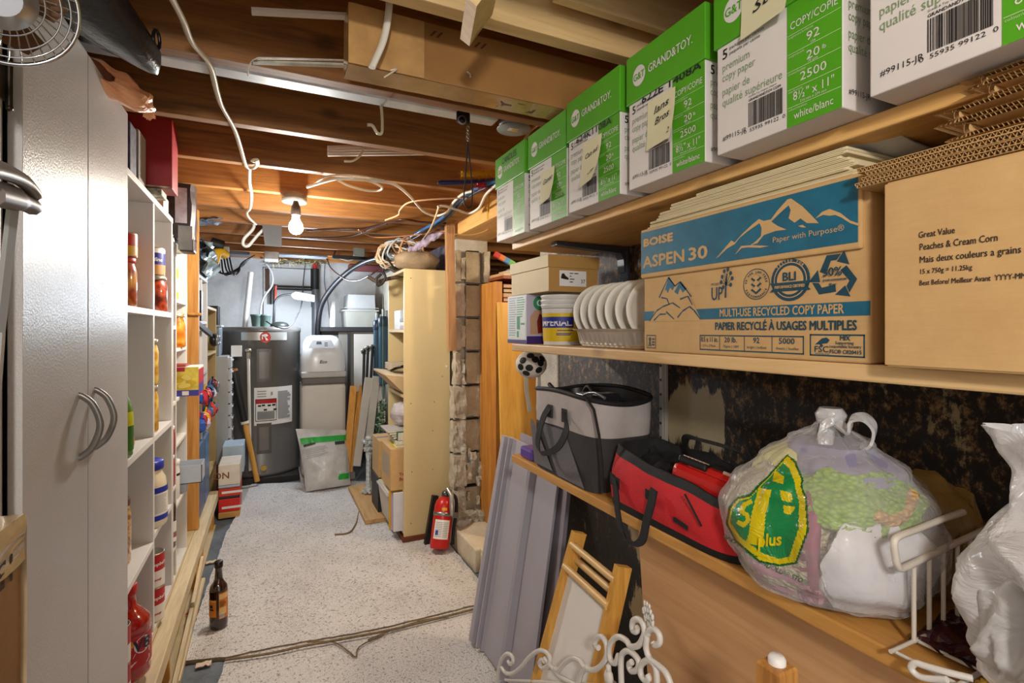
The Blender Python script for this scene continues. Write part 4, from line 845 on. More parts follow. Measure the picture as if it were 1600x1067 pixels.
for k in range(9):
    z = 1.627+.0285*k; rgs.append([(x+.006*nz(z*20, x*9, y*9), y+.006*nz(z*18+4, x*9), z) for x, y in ((-.55, 2.50), (-.45, 2.497), (-.36, 2.495), (-.30, 2.50), (-.287, 2.52), (-.287, 2.58), (-.30, 2.62), (-.45, 2.625), (-.55, 2.62))])
b.loft(rgs, 0, False); b.box(-.345, -.29, 2.505, 2.60, 1.575, 1.64, 0, .010); part(b, 'bag_body', mat('2a1f1d', .5, 0, .15, 10), t)
b = MB(); b.grid(lambda u, v: (-.355+.042*u, 2.490+.005*nz(u*4, v*6), 1.69+.145*v), 8, 10, 0); part(b, 'clear_pocket', mat('b4b0be', .25, 0, .2, 20), t, 'clear pocket with pale grey lining')
b = MB(); b.grid(lambda u, v: (-.345+.050*u, 2.494+.004*nz(u*4, v*6), 1.58+.10*v), 8, 6, 0); part(b, 'grey_flap', mat('7a7c7c', .4, 0, .12, 20), t, 'grey lower flap')
solo(MB().tube(catmull([(-.40, 2.47, 1.632), (-.385, 2.475, 1.633), (-.37, 2.478, 1.632), (-.36, 2.48, 1.630)], 5), .007, 0, 8), 'paper_roll', CANW, 'small roll of white paper under the black framed bag', 'paper')
# ---- behind the post
upright(-.48, -.355, 3.24, 3.29, 1.3005, .2, mat('c4251c', .45), 'red folder on the upper shelf behind the post', 'folder', 'folder')
upright(-.5, -.35, 3.33, 3.40, 1.3005, .17, mat('141418', .5), 'black folder beside the red folder behind the post', 'folder', 'folder')
b = MB(); b.bar((-.37, 3.27, 1.29), (-.32, 3.50, 1.22), .02, .025); solo(b, 'umbrella', mat('151518', .5), 'small folded black umbrella hooked on the shelf behind the post', 'umbrella')
cols = [('2c54a8', 'blue'), ('b92a3c', 'crimson'), ('c8c4d4', 'pale lilac'), ('d8a81c', 'yellow'), ('c43a5c', 'pink'), ('2a4a7a', 'navy'), ('4a6c98', 'slate blue'), ('d0402c', 'orange red'), ('d8d8da', 'white'), ('20242c', 'black'), ('3a6fb0', 'sky blue'), ('a02028', 'dark red')]
for k in range(24):
    c, cn = cols[k % 12]; y = 3.2+.062*(k % 12)+.02*R.random(); z = .72+.13*(k//12)+.04*R.random(); b = MB()
    c0 = Vector((-.352+.016*R.random(), y, z)); rr_ = .022+.012*R.random()
    b.grid(lambda u, v: tuple(c0+Vector((math.sin(PI*u)*math.cos(2*PI*v), math.sin(PI*u)*math.sin(2*PI*v), math.cos(PI*u)*1.25))*rr_*(1+.45*nz(u*3+k*3, v*4, k))), 8, 10, 0, False)
    if k % 3 == 0: b.tube([c0+Vector((0, 0, .02)), c0+Vector((.01, 0, .07))], .006, 0, 6)
    solo(b, 'small_toy', mat(c, .4, 0, .1), 'small %s toy, %s in the row of toys behind the post' % (cn, ('lower' if k < 12 else 'upper')), 'toy', 'small toys behind the post')
for k in range(2):
    y = (3.205, 3.465)[k]; solo(MB().box(-.60, -.345, y, y+.23, .2255, .62, 0, .012), 'storage_bin', mat(['3a5a86', '47688f', '2f4a72'][k], .35, 0, .15, 12), ['blue storage bin right behind the post above the rail', 'middle blue storage bin above the rail', 'far blue storage bin above the end of the rail'][k], 'bin', 'blue bins behind the post')
# grey drawer tower
DR = mat('a9aaac', .4, 0, .04); t = thing('drawer_tower', 'tall grey plastic drawer tower in front of the water heater', 'drawers', (-.44, 4.68, .24))
part(MB().box(-.70, -.29, 4.40, 4.66, .24, 1.05, 0, .006), 'tower_body', DR, t)
for k in range(9):
    z = .25+.0885*k; d = part(MB().box(-.291, -.270, 4.41, 4.65, z, z+.080, 0, .004), 'drawer', mat('c0c0c2', .35, 0, .04), t)
    part(MB().box(-.271, -.262, 4.47, 4.6, z+.05, z+.064, 0, .003), 'drawer_pull', mat('d5d5d6', .35), d)
solo(MB().box(-.70, -.26, 4.40, 4.60, .0, .238, 0, .006), 'pink_carton', mat('9a5860', .5, 0, .1), 'dusty pink carton under the grey drawer tower', 'box')
t = thing('storage_tote', 'clear plastic tote on top of the grey drawer tower', 'tote', (-.45, 4.62, 1.0505))
part(MB().loft([ringy(0, -.57, -.345, 4.48, 4.76, 20), ringy(0, -.59, -.325, 4.46, 4.78, 20)], 0, False) if False else MB().box(-.58, -.345, 4.42, 4.65, 1.0505, 1.27, 0, .012), 'tote_body', mat('8f9aa2', .2, 0, .2, 8), t); part(MB().box(-.59, -.335, 4.41, 4.66, 1.27, 1.285, 0, .004), 'tote_lid', mat('b6c0c8', .3), t)
solo(MB().box(-.60, -.36, 4.44, 4.64, 1.2858, 1.43, 0, .003), 'black_case', mat('08080a', .5), 'black case on top of the clear tote near the heater', 'case')
for k, (x, y, z) in enumerate(((-.345, 3.95, 1.18), (-.345, 4.08, 1.18), (-.345, 4.02, .86))):
    b = MB(); b.ball((x, y, z), .045, 0, (.6, 1, 1), 2); b.tube([(x+.02, y+.03*math.cos(a*PI/8), z+.03*math.sin(a*PI/8)) for a in range(16)], .008, 1, 6, closed=True)
    solo(b, 'headset', [mat('1c1c20', .3, 0, .1), mat('8a8c90', .3, .3, 0)], ['black and silver headset on the tan shelf nearer the post', 'black and silver headset on the tan shelf next to the drawers', 'black helmet shape on the lower tan shelf'][k], 'headset', 'black gear on the tan shelf')
# clutter above: clear bag with yellow tool, cables
b = MB(); b.grid(lambda u, v: (-.33+.05*nz(u*4, v*4, 1)+.03*math.sin(PI*v), 3.22+.5*u, 1.562+.19*v+.02*nz(u*6, v*3)), 14, 8, 0, False); b.grid(lambda u, v: (-.36+.05*nz(u*4, v*4, 1), 3.22+.5*u, 1.562+.19*v), 14, 8, 0, False)
solo(b, 'clear_bag', mat('7d9096', .2, 0, .5, 12), 'clear crinkled bag of odds and ends on the shelf top behind the post', 'bag')
t = thing('hand_tool', 'yellow and black power tool on the shelf tops behind the post', 'tool', (-.30, 3.82, 1.56))
b = MB(); b.tube([px(332, 398, Y=3.82), px(345, 392, Y=3.85), px(352, 398, Y=3.9)], .03, 0, 10); b.tube([px(340, 398, Y=3.83), px(336, 412, Y=3.82)], .022, 0, 8); part(b, 'tool_body', mat('d9a81e', .4), t)
b = MB(); b.tube([px(330, 380, Y=3.84), px(348, 385, Y=3.86)], .04, 0, 10); part(b, 'tool_motor', BLACK, t)
# upright pipes etc. at the left are in the back section; boxes low on the floor past the rail
for k, (x0, x1, y0, y1, z0, z1, c, lab) in enumerate(((-.31, -.185, 3.84, 4.12, .0115, .05, 'b98a4a', 'brown board at the bottom of the pile past the rail end'), (-.31, -.185, 3.85, 4.12, .051, .135, 'c8281f', 'red box low in the pile past the rail end'), (-.31, -.185, 3.85, 4.14, .136, .15, '23252b', 'thin black box between the two red boxes'), (-.31, -.185, 3.85, 4.12, .151, .21, 'c5402c', 'upper red box in the pile past the rail end'), (-.31, -.185, 3.84, 4.15, .211, .225, '9fb0ba', 'flat grey blue lid on the red boxes'),
     (-.31, -.185, 3.85, 4.12, .226, .36, 'd8ccbc', 'cream carton with brown letters on the pile past the rail end'), (-.31, -.175, 4.16, 4.39, .226, .42, 'a9bcca', 'pale blue carton on the pile past the rail end'))):
    b = MB(); b.box(x0, x1, y0, y1, z0, z1, 0, .004)
    if k == 5: b.text('ON', .06, FS(-.34, y0-.0004, .27), 1, .001)
    if k in (1, 3): b.rect(.02, .02, .14, .035, FS(x0, y0-.0004, z0), 1)
    solo(b, 'game_box', [mat(c, .45, 0, .08, 8), mat('7a4a2a', .5) if k == 5 else CANW], lab, 'box', 'boxes past the rail end')
solo(MB().box(-.28, -.10, 3.9, 4.75, .0, .012, 0), 'floor_board', mat('a9a79a', .6, 0, .15, 8), 'grey plank lying on the painted floor left of the carpet', 'board')
# ---- bottle on the carpet
t = thing('brown_bottle', 'brown glass bottle with orange labels standing on the carpet', 'bottle', (-.195, 2.44, .0195)); o = (-.195, 2.44, .0195)
part(MB().lathe([(.030, 0), (.0335, .004), (.034, .02), (.034, .155), (.031, .172), (.020, .188), (.0155, .20), (.013, .245), (.0155, .247), (.0155, .262), (.013, .262)], o, 36, 0), 'bottle_glass', mat('2a1206', .08, 0, .1, 8, coat=1), t)
part(MB().lathe([(.0158, .246), (.0162, .25), (.0162, .270), (.014, .272), (.001, .272)], o, 24, 0), 'bottle_cap', mat('17100c', .35), t)
b = MB()
def bw_(a0, a1, z0, z1, mi, off=.0346): b.grid(lambda u, v: (o[0]+off*math.sin(a0+(a1-a0)*u), o[1]-off*math.cos(a0+(a1-a0)*u), o[2]+z0+(z1-z0)*v), 10, 1, mi)
ca = math.atan2(-o[0], o[1])
bw_(ca-1.45, ca-.25, .055, .125, 0); bw_(ca+.02, ca+1.25, .045, .150, 0); bw_(ca+.05, ca+.9, .062, .09, 1, .0349); bw_(ca+.05, ca+1.2, .125, .145, 1, .0349); bw_(ca-1.4, ca-.3, .118, .122, 1, .0349)
bw_(ca+.12, ca+.6, .048, .066, 2, .0352)
for k in range(9): bw_(ca+.14+.05*k, ca+.16+.05*k, .050, .064, 3, .0355)
vs, fs = glyphs('HP', .02, .0006, 'CENTER', 0)
for k in range(6): bw_(ca+.1, ca+.5+.4*R.random(), .095+.004*k, .0967+.004*k, 3, .0352)
bw_(ca-1.1, ca-.55, .082, .088, 3, .0352); bw_(ca-1.1, ca-.65, .092, .104, 3, .0352)
part(b, 'bottle_label', [mat('cf7a1e', .5, 0, .05), mat('e0b878', .5, 0, .05), CANW, INK], t)
# ---- things close to the left frame edge
t = thing('desk_fan', 'chrome caged fan at the upper left corner of the photo', 'fan', (-.30, .80, 1.878)); c0 = px(-4, -8, X=-.285); W['fan'] = 1
nrm = (Vector((0, 0, EYE))-c0).normalized(); ux = nrm.cross(Vector((0, 0, 1))).normalized(); uy = ux.cross(nrm)
def fp(r, a, d=0): return c0+ux*r*math.cos(a)+uy*r*math.sin(a)+nrm*d
b = MB()
for r, d, th in ((.072, 0, .0028), (.073, -.022, .0022), (.055, .012, .0012), (.040, .016, .0012), (.022, .018, .0012), (.064, .007, .0011)): b.tube([fp(r, a*PI/24, d) for a in range(48)], th, 0, 6, closed=True)
for k in range(36): a = k*PI/18; b.tube([fp(.012, a, .019), fp(.04, a+.25, .016), fp(.072, a+.4, .0), fp(.073, a+.4, -.022)], .0009, 0, 5)
part(b, 'fan_guard', CHROME, t)
b = MB()
for k in range(5):
    a = k*2*PI/5; b.add([fp(.012, a, -.004), fp(.058, a+.1, -.012), fp(.062, a+.5, -.004), fp(.05, a+.85, .004), fp(.012, a+.7, .004)], [(0, 1, 2, 3, 4)], 0, False); b.add([fp(.012, a, -.006), fp(.058, a+.1, -.014), fp(.062, a+.5, -.006), fp(.05, a+.85, .002), fp(.012, a+.7, .002)], [(0, 1, 2, 3, 4)], 0, False)
b.lathe([(.014, -.01), (.014, .008), (.008, .014)], (0, 0, 0), 20, 0, True, frame(c0, ux, uy)); part(b, 'fan_blades', mat('6a4a30', .35, .4, .1), t)
b = MB(); b.lathe([(.02, -.07), (.034, -.05), (.034, -.024), (.03, -.02)], (0, 0, 0), 24, 0, True, frame(c0, ux, uy)); part(b, 'fan_motor', mat('b0b0b2', .3, .8, 0), t)
b = MB(); q = fp(.0, 0, -.05); b.tube([q, q+Vector((-.01, .02, .10)), Vector((q.x+.04, .566, 1.8775))], .006, 0, 8); part(b, 'fan_bracket', STEEL, t)
t = thing('exercise_handle', 'grey plastic hooked handle on a pale angled strut at the left frame edge', 'handle', (-.31, .70, 0)); HX = -.272
GP = mat('8a857f', .4, .15, .06, 6)
b = MB(); q = [px(u, v, X=HX) for u, v in ((-40, 255), (-10, 262), (18, 272), (38, 285), (52, 303))]
b.tube(catmull(q, 6), [.0085]*24+[.005], 0, 10, True, False, None, 1.6); part(b, 'hooked_handle', GP, t)
b = MB(); q = [px(u, v, X=HX-.004) for u, v in ((-20, 298), (5, 305), (30, 312), (50, 322))]; b.tube(catmull(q, 5), [.0135]*9+[.011]*6+[.007], 0, 10, True, False, None, 1.3); part(b, 'handle_grip', mat('6a6058', .45, .1, .08), t)
b = MB(); b.bar(px(20, 325, X=HX-.005), px(-2, 520, X=HX-.02), .010, .006); b.bar(px(-2, 520, X=HX-.02), (-.31, .68, .001), .010, .006); part(b, 'strut', mat('aeb2b4', .35, .3, .04), t)
t = thing('tall_carton', 'taped brown carton with upside down numerals in the lower left corner', 'box', (-.27, .36, 0))
b = MB(); b.box(-.335, -.205, .10, .615, 0, 1.078, 0, .006); tf = frame((-.2046, .598, 1.055), (0, -1, 0), (0, 0, -1)); b.text('151-710', .034, tf, 1, .0006, 'LEFT', .115); part(b, 'carton_body', [KRAFT2, mat('3a2a18', .6, 0, 0)], t)
b = MB()
b.grid(lambda u, v: (-.2035+.003*nz(u*12, v*5), .10+.515*u, 1.04+.042*v+.001*nz(u*20, v*6)), 24, 4, 0); b.grid(lambda u, v: (-.2035-.10*v, .10+.515*u, 1.0805+.003*nz(u*12, v*4)+.001), 24, 4, 0); b.grid(lambda u, v: (-.203-.012*v, .617+.002*nz(v*3, u*9), .6+.47*u), 14, 3, 0)
part(b, 'clear_tape', mat('cdb58c', .12, 0, .25, 14, coat=1), t, 'shiny clear tape')
# ================================================================ far end of the room
def hcyl(u, v, c, r):       # where the sight line through a pixel meets an upright cylinder
    d = px(u, v, Y=1.0)-Vector((0, 0, EYE)); A = d.x**2+d.y**2; B = -(d.x*c[0]+d.y*c[1]); C_ = c[0]**2+c[1]**2-r*r
    k = (-B-math.sqrt(max(0, B*B-A*C_)))/A; return Vector((0, 0, EYE))+d*k
solo(MB().box(-.42, .215, 4.585, 5.32, 0, .055, 0, .004), 'heater_gap_shade', mat('2b2724', .7, 0, .1), 'low slab coloured dark as the shaded gap under the grey water heater', 'slab')  # slab coloured dark to paint the shadowed gap below the heater
solo(MB().box(.217, .64, 4.44, 5.32, 0, .055, 0, .004), 'softener_slab', mat('b9b6ac', .6, 0, .08), 'low pale slab under the white softener', 'slab')
HC, HR = (-.07, 4.92), .312
t = thing('water_heater', 'tall dark grey electric water heater with a red round emblem', 'water heater', (HC[0], HC[1], .0555)); o = (HC[0], HC[1], 0)
GR = mat('6a6763', .3, .25, .05, 3)
part(MB().lathe([(HR-.01, .056), (HR, .064), (HR, .085), (HR-.004, .09), (HR-.004, 1.225), (HR, 1.23), (HR, 1.262), (HR-.02, 1.272), (.001, 1.276)], o, 72, 0), 'tank', GR, t)
def hgrid(b, u0, v0, u1, v1, mi, off=.0015, n=12):
    A, D = hcyl(u0, v0, HC, HR), hcyl(u1, v1, HC, HR); a0 = math.atan2(A.x-HC[0], HC[1]-A.y); a1 = math.atan2(D.x-HC[0], HC[1]-D.y)
    b.grid(lambda u, v: (HC[0]+(HR+off)*math.sin(a0+(a1-a0)*u), HC[1]-(HR+off)*math.cos(a0+(a1-a0)*u), A.z+(D.z-A.z)*v), n, 2, mi)
b = MB(); hgrid(b, 377, 519, 448, 531, 0); part(b, 'brand_band', mat('b9b8b4', .3, .6, .04), t, 'silver band')
def hpoly(b, pts, mi, off): b.add([tuple(HCp+(HCp-Vector((HC[0], HC[1], HCp.z))).normalized()*off) for HCp in (hcyl(u, v, HC, HR) for u, v in pts)], [tuple(range(len(pts)))], mi)
b = MB(); hpoly(b, [(414.5+8.5*math.cos(k*PI/10), 527+8.5*math.sin(k*PI/10)) for k in range(20)], 0, .004)
for pts in ([(409, 523), (416, 521.5), (419, 524), (417, 526), (409, 525.5)], [(413, 526), (415, 526), (419, 531), (416, 532)], [(409, 526), (411, 526), (411, 530.5), (409, 530)]): hpoly(b, pts, 1, .006)
part(b, 'emblem', [mat('c02a20', .35, 0, .03), WHITE], t, 'round red and white emblem')
b = MB(); hgrid(b, 397, 606, 456, 658, 0, .0018); hgrid(b, 399, 624, 432, 656, 1, .003); hgrid(b, 400, 629, 431, 655, 0, .004); hgrid(b, 400, 625, 431, 629, 2, .0045)
for k in range(14): hgrid(b, 434, 611+3*k, 448+6*R.random(), 612.2+3*k, 3, .003, 4)
for k in range(6): hgrid(b, 402, 643+2*k, 429, 644+2*k, 3, .005, 4)
for u, v in ((403, 633), (409, 632), (418, 632), (425, 631), (412, 639), (427, 638)): hgrid(b, u, v, u+5, v+2.4, 1, .005, 2)
for k in range(3): hgrid(b, 402, 611+4*k, 416, 612+4*k, 3, .003, 3)
hgrid(b, 423, 612, 426, 617, 3, .003, 2)
part(b, 'instruction_label', [WHITE, INK, RED, mat('9a9a9a', .6, 0, 0)], t, 'white instruction label')
for v0, v1, n_ in ((548, 593, 'upper'), (665, 704, 'lower')):
    b = MB(); hgrid(b, 401, v0-3, 424, v1+3, 0, .004); hgrid(b, 405, v0+2, 420, v1-2, 1, .012); part(b, 'access_panel', [mat('66625e', .35, .4, .05), mat('7d7872', .3, .4, .05)], t)
p = hcyl(412, 729, HC, HR); b = MB(); b.cyl(p, p+Vector((.0, -.03, 0)), .015, 0, 14); b.cyl(p+Vector((0, -.03, .0)), p+Vector((0, -.05, 0)), .022, 0, 14); part(b, 'drain_valve', mat('c9a052', .3, .9, .05), t, 'brass drain valve')
p = px(388, 550, Y=4.585); q = px(391, 735, Y=4.585); b = MB(); b.cyl(p, q, .012, 0, 14); part(b, 'discharge_pipe', mat('d8d4c8', .4), t, 'white discharge pipe')
b = MB(); b.ball(p+Vector((0, 0, .012)), .026, 0, (1, 1, .8), 2); b.cyl(p, p+Vector((.0, .10, 0)), .012, 0, 10); b.cyl(p, p+Vector((0, 0, -.05)), .017, 0, 10); part(b, 'relief_valve', mat('a39a86', .3, .8, .1), t)
b = MB(); b.cyl((-.2, 4.95, 1.27), px(392, 425, Y=4.95), .022, 0, 16); b.cyl((.02, 5.0, 1.27), (.02, 5.0, 1.31), .016, 0, 12); part(b, 'supply_pipe', mat('c4c4c2', .35, .3, .05), t, 'pale vertical supply pipe')
solo(MB().box(*(lambda a, c: (a.x, c.x, 4.555, 4.57, c.z, a.z))(px(361, 540, Y=4.56), px(378, 557, Y=4.56)), 0, .002), 'wall_tag', WHITE, 'small white gridded card hanging at the left of the water heater', 'card')
t = thing('push_pole', 'black and wooden pole leaning on the front of the water heater', 'pole', tuple(px(402, 750, Y=4.52)))
a, c, m_ = px(402, 752, Y=4.52), px(366, 580, Y=4.56), px(383, 662, Y=4.54)
part(MB().cyl(m_, c, .026, 0, 14).cyl(c, c+(c-m_).normalized()*.02, .028, 1, 14), 'pole_grip', [mat('17130f', .4), mat('8a5a2a', .5)], t); part(MB().cyl(a, m_, .020, 0, 14).cyl(m_, m_+(m_-a).normalized()*.02, .03, 1, 14), 'pole_shaft', [PINE_Z, mat('d8d0bc', .4)], t)
# pots, desk lamp on the heater
for u, lab in ((401, 'left green plastic pot standing on the water heater'), (414, 'right green plastic pot standing on the water heater')):
    p = px(u, 505, Y=4.80); p.z = 1.277; solo(MB().lathe([(.035, 0), (.045, .085), (.049, .087), (.049, .10), (.045, .10), (.032, .01)], p, 24, 0), 'plant_pot', mat('4e625c', .5, 0, .05), lab, 'pot', 'green pots on the heater')
t = thing('desk_lamp', 'lit gooseneck work lamp standing on the water heater', 'lamp', tuple(px(437, 505, Y=4.86))); p = px(437, 505, Y=4.86); p.z = 1.277
part(MB().lathe([(.075, 0), (.075, .012), (.06, .03), (.03, .04), (.001, .042)], p, 32, 0, True, None, True, (1, .8)), 'lamp_base', mat('2b332f', .35), t)
P = [p+Vector((-.05, 0, .02)), px(428, 490, Y=4.86), px(429, 475, Y=4.86), px(433, 466, Y=4.86), px(443, 461, Y=4.86), px(458, 460, Y=4.86)]
part(MB().tube(catmull(P, 8), .009, 0, 10), 'gooseneck', mat('1e2022', .4), t)
a, c = px(456, 461, Y=4.86), px(491, 466, Y=4.84)
b = MB(); b.tube([a, a.lerp(c, .15), c], [.012, .028, .022], 0, 12, True, False, None, 1.5); part(b, 'lamp_head', mat('c8c8c8', .3), t)
b = MB(); dn = Vector((0, -.012, -.014)); b.tube([a.lerp(c, .18)+dn, c+dn], .017, 0, 10); part(b, 'lamp_tube', mat('f2f6ff', .4, 0, 0, emit=9), t, 'glowing white tube')
b = MB(); b.tube([px(430, 468, Y=5.0), px(431, 447, Y=5.0)], .010, 0, 8); b.tube([px(431, 447, Y=5.0), px(431, 444, Y=5.0)], .013, 1, 8); b.tube([px(430, 468, Y=5.0), px(429, 505, Y=5.0)], .004, 1, 6)
solo(b, 'flag_stick', [mat('9c2c20', .4), BLACK], 'short red topped stick standing behind the lamp neck', 'stick')
# recess with drain pipes on the white wall
b = MB(); p, q = px(412, 418, Y=5.47), px(497, 522, Y=5.47); b.box(p.x, q.x, 5.47, 5.497, q.z-.2, p.z, 0); solo(b, 'wall_panel', mat('c9ccce', .5, 0, .03), 'white board fixed on the back wall behind the lamp', 'panel')
b = MB(); p, q = px(415, 420, Y=5.44), px(421, 455, Y=5.44); b.box(p.x, q.x, 5.44, 5.468, q.z, p.z, 0, .002); solo(b, 'trim_strip', mat('4a2a18', .6, 0, .1), 'short dark brown upright wood strip on the white wall board', 'wood strip')
PIPEB = mat('2c2d30', .35, 0, .05)
t = thing('drain_pipe', 'dark grey drain pipe rising beside the white wall board', 'pipe', tuple(px(493, 520, Y=5.4)))
part(MB().cyl(px(493, 640, Y=5.4), px(493, 448, Y=5.4), .036, 0, 18).cyl(px(493, 480, Y=5.4), px(493, 470, Y=5.4), .042, 0, 18), 'pipe_body', mat('5d6063', .4, 0, .05), t)
part(MB().cyl(px(492, 452, Y=5.39), px(492, 420, Y=5.39), .040, 0, 16), 'pipe_cap', BLACK, t); part(MB().cyl(px(428, 449, Y=5.4), px(488, 451, Y=5.4), .022, 0, 14).tube([px(428, 449, Y=5.4), px(425, 455, Y=5.4), px(425, 475, Y=5.4)], .02, 0, 10), 'branch_pipe', PIPEB, t)
part(MB().cyl(px(492, 421, Y=5.38), px(492, 410, Y=5.38), .022, 0, 12), 'red_fitting', RED, t)
# softener
t = thing('water_softener', 'white water softener cabinet with a domed lid', 'softener', (.40, 4.68, .0555))
SW = mat('cfcac2', .35, 0, .03, 3); x0, x1, y0, y1 = .226, .572, 4.47, 4.80
part(MB().box(x0, x1, y0, y1, .056, .80, 0, .03), 'softener_tank', SW, t); part(MB().box(x0+.003, x1-.003, y0+.003, y1, .80, .855, 0, .012), 'grey_band', mat('67625c', .4), t); part(MB().box(x0-.002, x1+.002, y0-.002, y1, .855, .905, 0, .012), 'lid_collar', mat('b5b2ae', .4), t)
def sring(z, f_, b0=0): 
    cx, w_ = (x0+x1)/2, (x1-x0)/2*f_; yy = y0-.004+b0; o_ = []
    for k in range(28):
        a = 2*PI*k/28; c_, s_ = math.cos(a), math.sin(a); q = (abs(c_)**4+abs(s_)**4)**-.25; o_.append((cx+w_*c_*q, (yy+y1)/2+(y1-yy)/2*s_*q, z))
    return o_
part(MB().loft([sring(.905, 1.0), sring(.93, 1.02), sring(1.02, .99, .01), sring(1.09, .94, .035), sring(1.15, .84, .07), sring(1.185, .70, .11), sring(1.20, .5, .16)], 0), 'softener_lid', mat('dcdedf', .25, 0, .02), t)
b = MB(); q = lambda u, v, Y: tuple(px(u, v, Y=Y)); b.add([q(482, 544, 4.498), q(524, 544, 4.498), q(518, 531, 4.53), q(488, 531, 4.53)], [(0, 1, 2, 3)], 0); b.add([q(494, 538, 4.495), q(503, 538, 4.495), q(502, 533.5, 4.51), q(495, 533.5, 4.51)], [(0, 1, 2, 3)], 1)
for k in range(3): b.add([q(507, 535+2.4*k, 4.497), q(512, 535+2.4*k, 4.497), q(512, 536+2.4*k, 4.497), q(507, 536+2.4*k, 4.497)], [(0, 1, 2, 3)], 1)
vs, fs = glyphs('Eco', .035, .001, 'CENTER', .25); T = FS(*px(505, 567.5, Y=4.464)); b.text('Eco', .036, T, 1, .001, 'CENTER', .055, 0, 0, .001, .25)
part(b, 'control_panel', [mat('b9bdc0', .25), mat('3c4348', .4)], t, 'grey control panel and script mark')
# salt bag
t = thing('salt_bag', 'white and green plastic salt sack slumped against the softener', 'bag', (.37, 4.3, .0))
BAG = mat('c3c0bb', .3, 0, .12, 10, .25, 30)
BL, BR_, TR, TL = px(478, 768, Y=4.17), px(548, 757, Y=4.2), px(543, 672, Y=4.40), px(462, 670, Y=4.40)
def bagp(u, v, side):
    p = BL.lerp(BR_, u).lerp(TL.lerp(TR, u), v); p.x += .025*math.sin(PI*v)*(u-.5)*-.6
    th = .085*(math.sin(PI*min(1, max(0, u)))**.55)*(math.sin(PI*min(1, v*.92+.02))**.6)*(1.15-.75*v)
    n_ = .010*nz(u*5, v*5, 2)+.006*nz(u*13, v*13, 4); p += Vector((0, -1, .28)).normalized()*(th*side+n_*(1 if side > 0 else 0)); p.z = max(.020, p.z); return tuple(p)
b = MB(); b.grid(lambda u, v: bagp(u, v, 1), 22, 22, 0); b.grid(lambda u, v: bagp(u, v, -.25), 22, 22, 0); part(b, 'sack', BAG, t)
def bq(b, u0, v0, u1, v1, mi, sk=0, n=8): b.grid(lambda u, v: tuple(Vector(bagp(u0+(u1-u0)*u, v0+(v1-v0)*v+sk*u, 1))+Vector((0, -.003, .001))), n, 3, mi)
GRN = mat('2aa03c', .4, 0, .05)
b = MB(); bq(b, .04, .74, .46, .84, 0, .03, 14); bq(b, .46, .77, .97, .87, 0, .04, 14); bq(b, .08, .69, .32, .73, 1, .05); bq(b, .72, .72, .93, .78, 1, .02); part(b, 'top_print', [GRN, mat('2a3a30', .4)], t, 'green printed band')
b = MB(); bq(b, .72, .11, .97, .17, 0, 0); bq(b, .74, .17, .98, .21, 0, 0); part(b, 'corner_print', GRN, t, 'green corner print')
b = MB()
for k in range(6): bq(b, .10, .50+.03*k, .45+.2*R.random(), .512+.03*k, 0, .05, 6)
part(b, 'fine_print', mat('a3a3a0', .5, 0, 0), t)
# black rack, totes, boards
t = thing('utility_rack', 'black rack with a grey back board behind the softener', 'rack', (.72, 5.18, 0)); DKP = mat('2a2a2d', .4, 0, .05)
part(MB().box(.42, 1.0, 4.96, 5.40, 1.235, 1.275, 0, .003), 'rack_top', DKP, t)
for x, y in ((.65, 4.97), (.97, 4.97), (.43, 5.38), (.97, 5.38)): part(MB().box(x, x+.025, y, y+.018, .001, 1.235, 0), 'rack_post', DKP, t)
part(MB().box(.57, .97, 5.0, 5.012, .30, 1.232, 0), 'back_board', mat('7e7a74', .6, 0, .03), t); part(MB().box(.455, .97, 5.02, 5.36, .30, .32, 0), 'rack_shelf', DKP, t); part(MB().box(.455, .97, 5.02, 5.36, .75, .77, 0), 'rack_shelf', DKP, t)
for k, c in enumerate(('4a5a62', '8a98a0', '2f4a44', '37464c', '5f7078', '34403c', '6c7c74')):
    b = MB().box(.458, .566, 5.02, 5.3, .7705+.062*k, .829+.062*k, 0, .002); b.rect(.02, .015, .085, .035, FS(.458, 5.0196, .7705+.062*k), 1)
    solo(b, 'media_case', [mat(c, .4, 0, .1, 10), mat('b9c4c8', .5, 0, 0)], 'grey green case, number %s up from the rack shelf behind the softener' % ('one two three four five six seven'.split()[k]), 'case', 'stacked cases on the black rack')
solo(MB().box(*(lambda a, c: (a.x, c.x, 4.985, 4.997, .55, a.z))(px(553, 522, Y=4.99), px(592, 600, Y=4.99)), 0, .002), 'white_board', mat('c8c4bd', .5, 0, .03), 'white rectangular board leaning on the grey rack back board', 'board')
CLR = mat('b5b8b4', .2, 0, .06, 5)
for k, (u0, v0, u1, v1, c, lab) in enumerate(((541, 473, 586, 500, 'a9aaa2', 'lower frosted tote with a wide rim on the black rack'), (543, 447, 586, 471.5, 'b4b8ba', 'upper frosted tote stacked upside down on the rack'))):
    t = thing('storage_tote', lab, 'tote', tuple(px((u0+u1)/2, v1, Y=5.1))); a, c_ = px(u0, v0, Y=5.02), px(u1, v1, Y=5.02); zb = 1.2755 if k == 0 else za+.003
    zt_ = zb+(a.z-c_.z); tp = .012 if k == 0 else -.006
    b = MB(); b.loft([[(x, y, z) for x, y in ((a.x-s_*tp, 5.0-s_*tp), (c_.x+s_*tp, 5.0-s_*tp), (c_.x+s_*tp, 5.33+s_*tp), (a.x-s_*tp, 5.33+s_*tp))] for z, s_ in ((zb, 0), (zt_, 1))], 0, False); part(b, 'tote_body', mat(c, .25, 0, .06, 5), t)
    rz_ = zt_-.012 if k == 0 else zb+.012; b = MB().box(a.x-.03, c_.x+.03, 4.975, 5.355, rz_, rz_+.012 if k == 0 else rz_+.006, 0, .003); part(b, 'tote_rim', mat('c4c6c0', .25), t); za = zt_
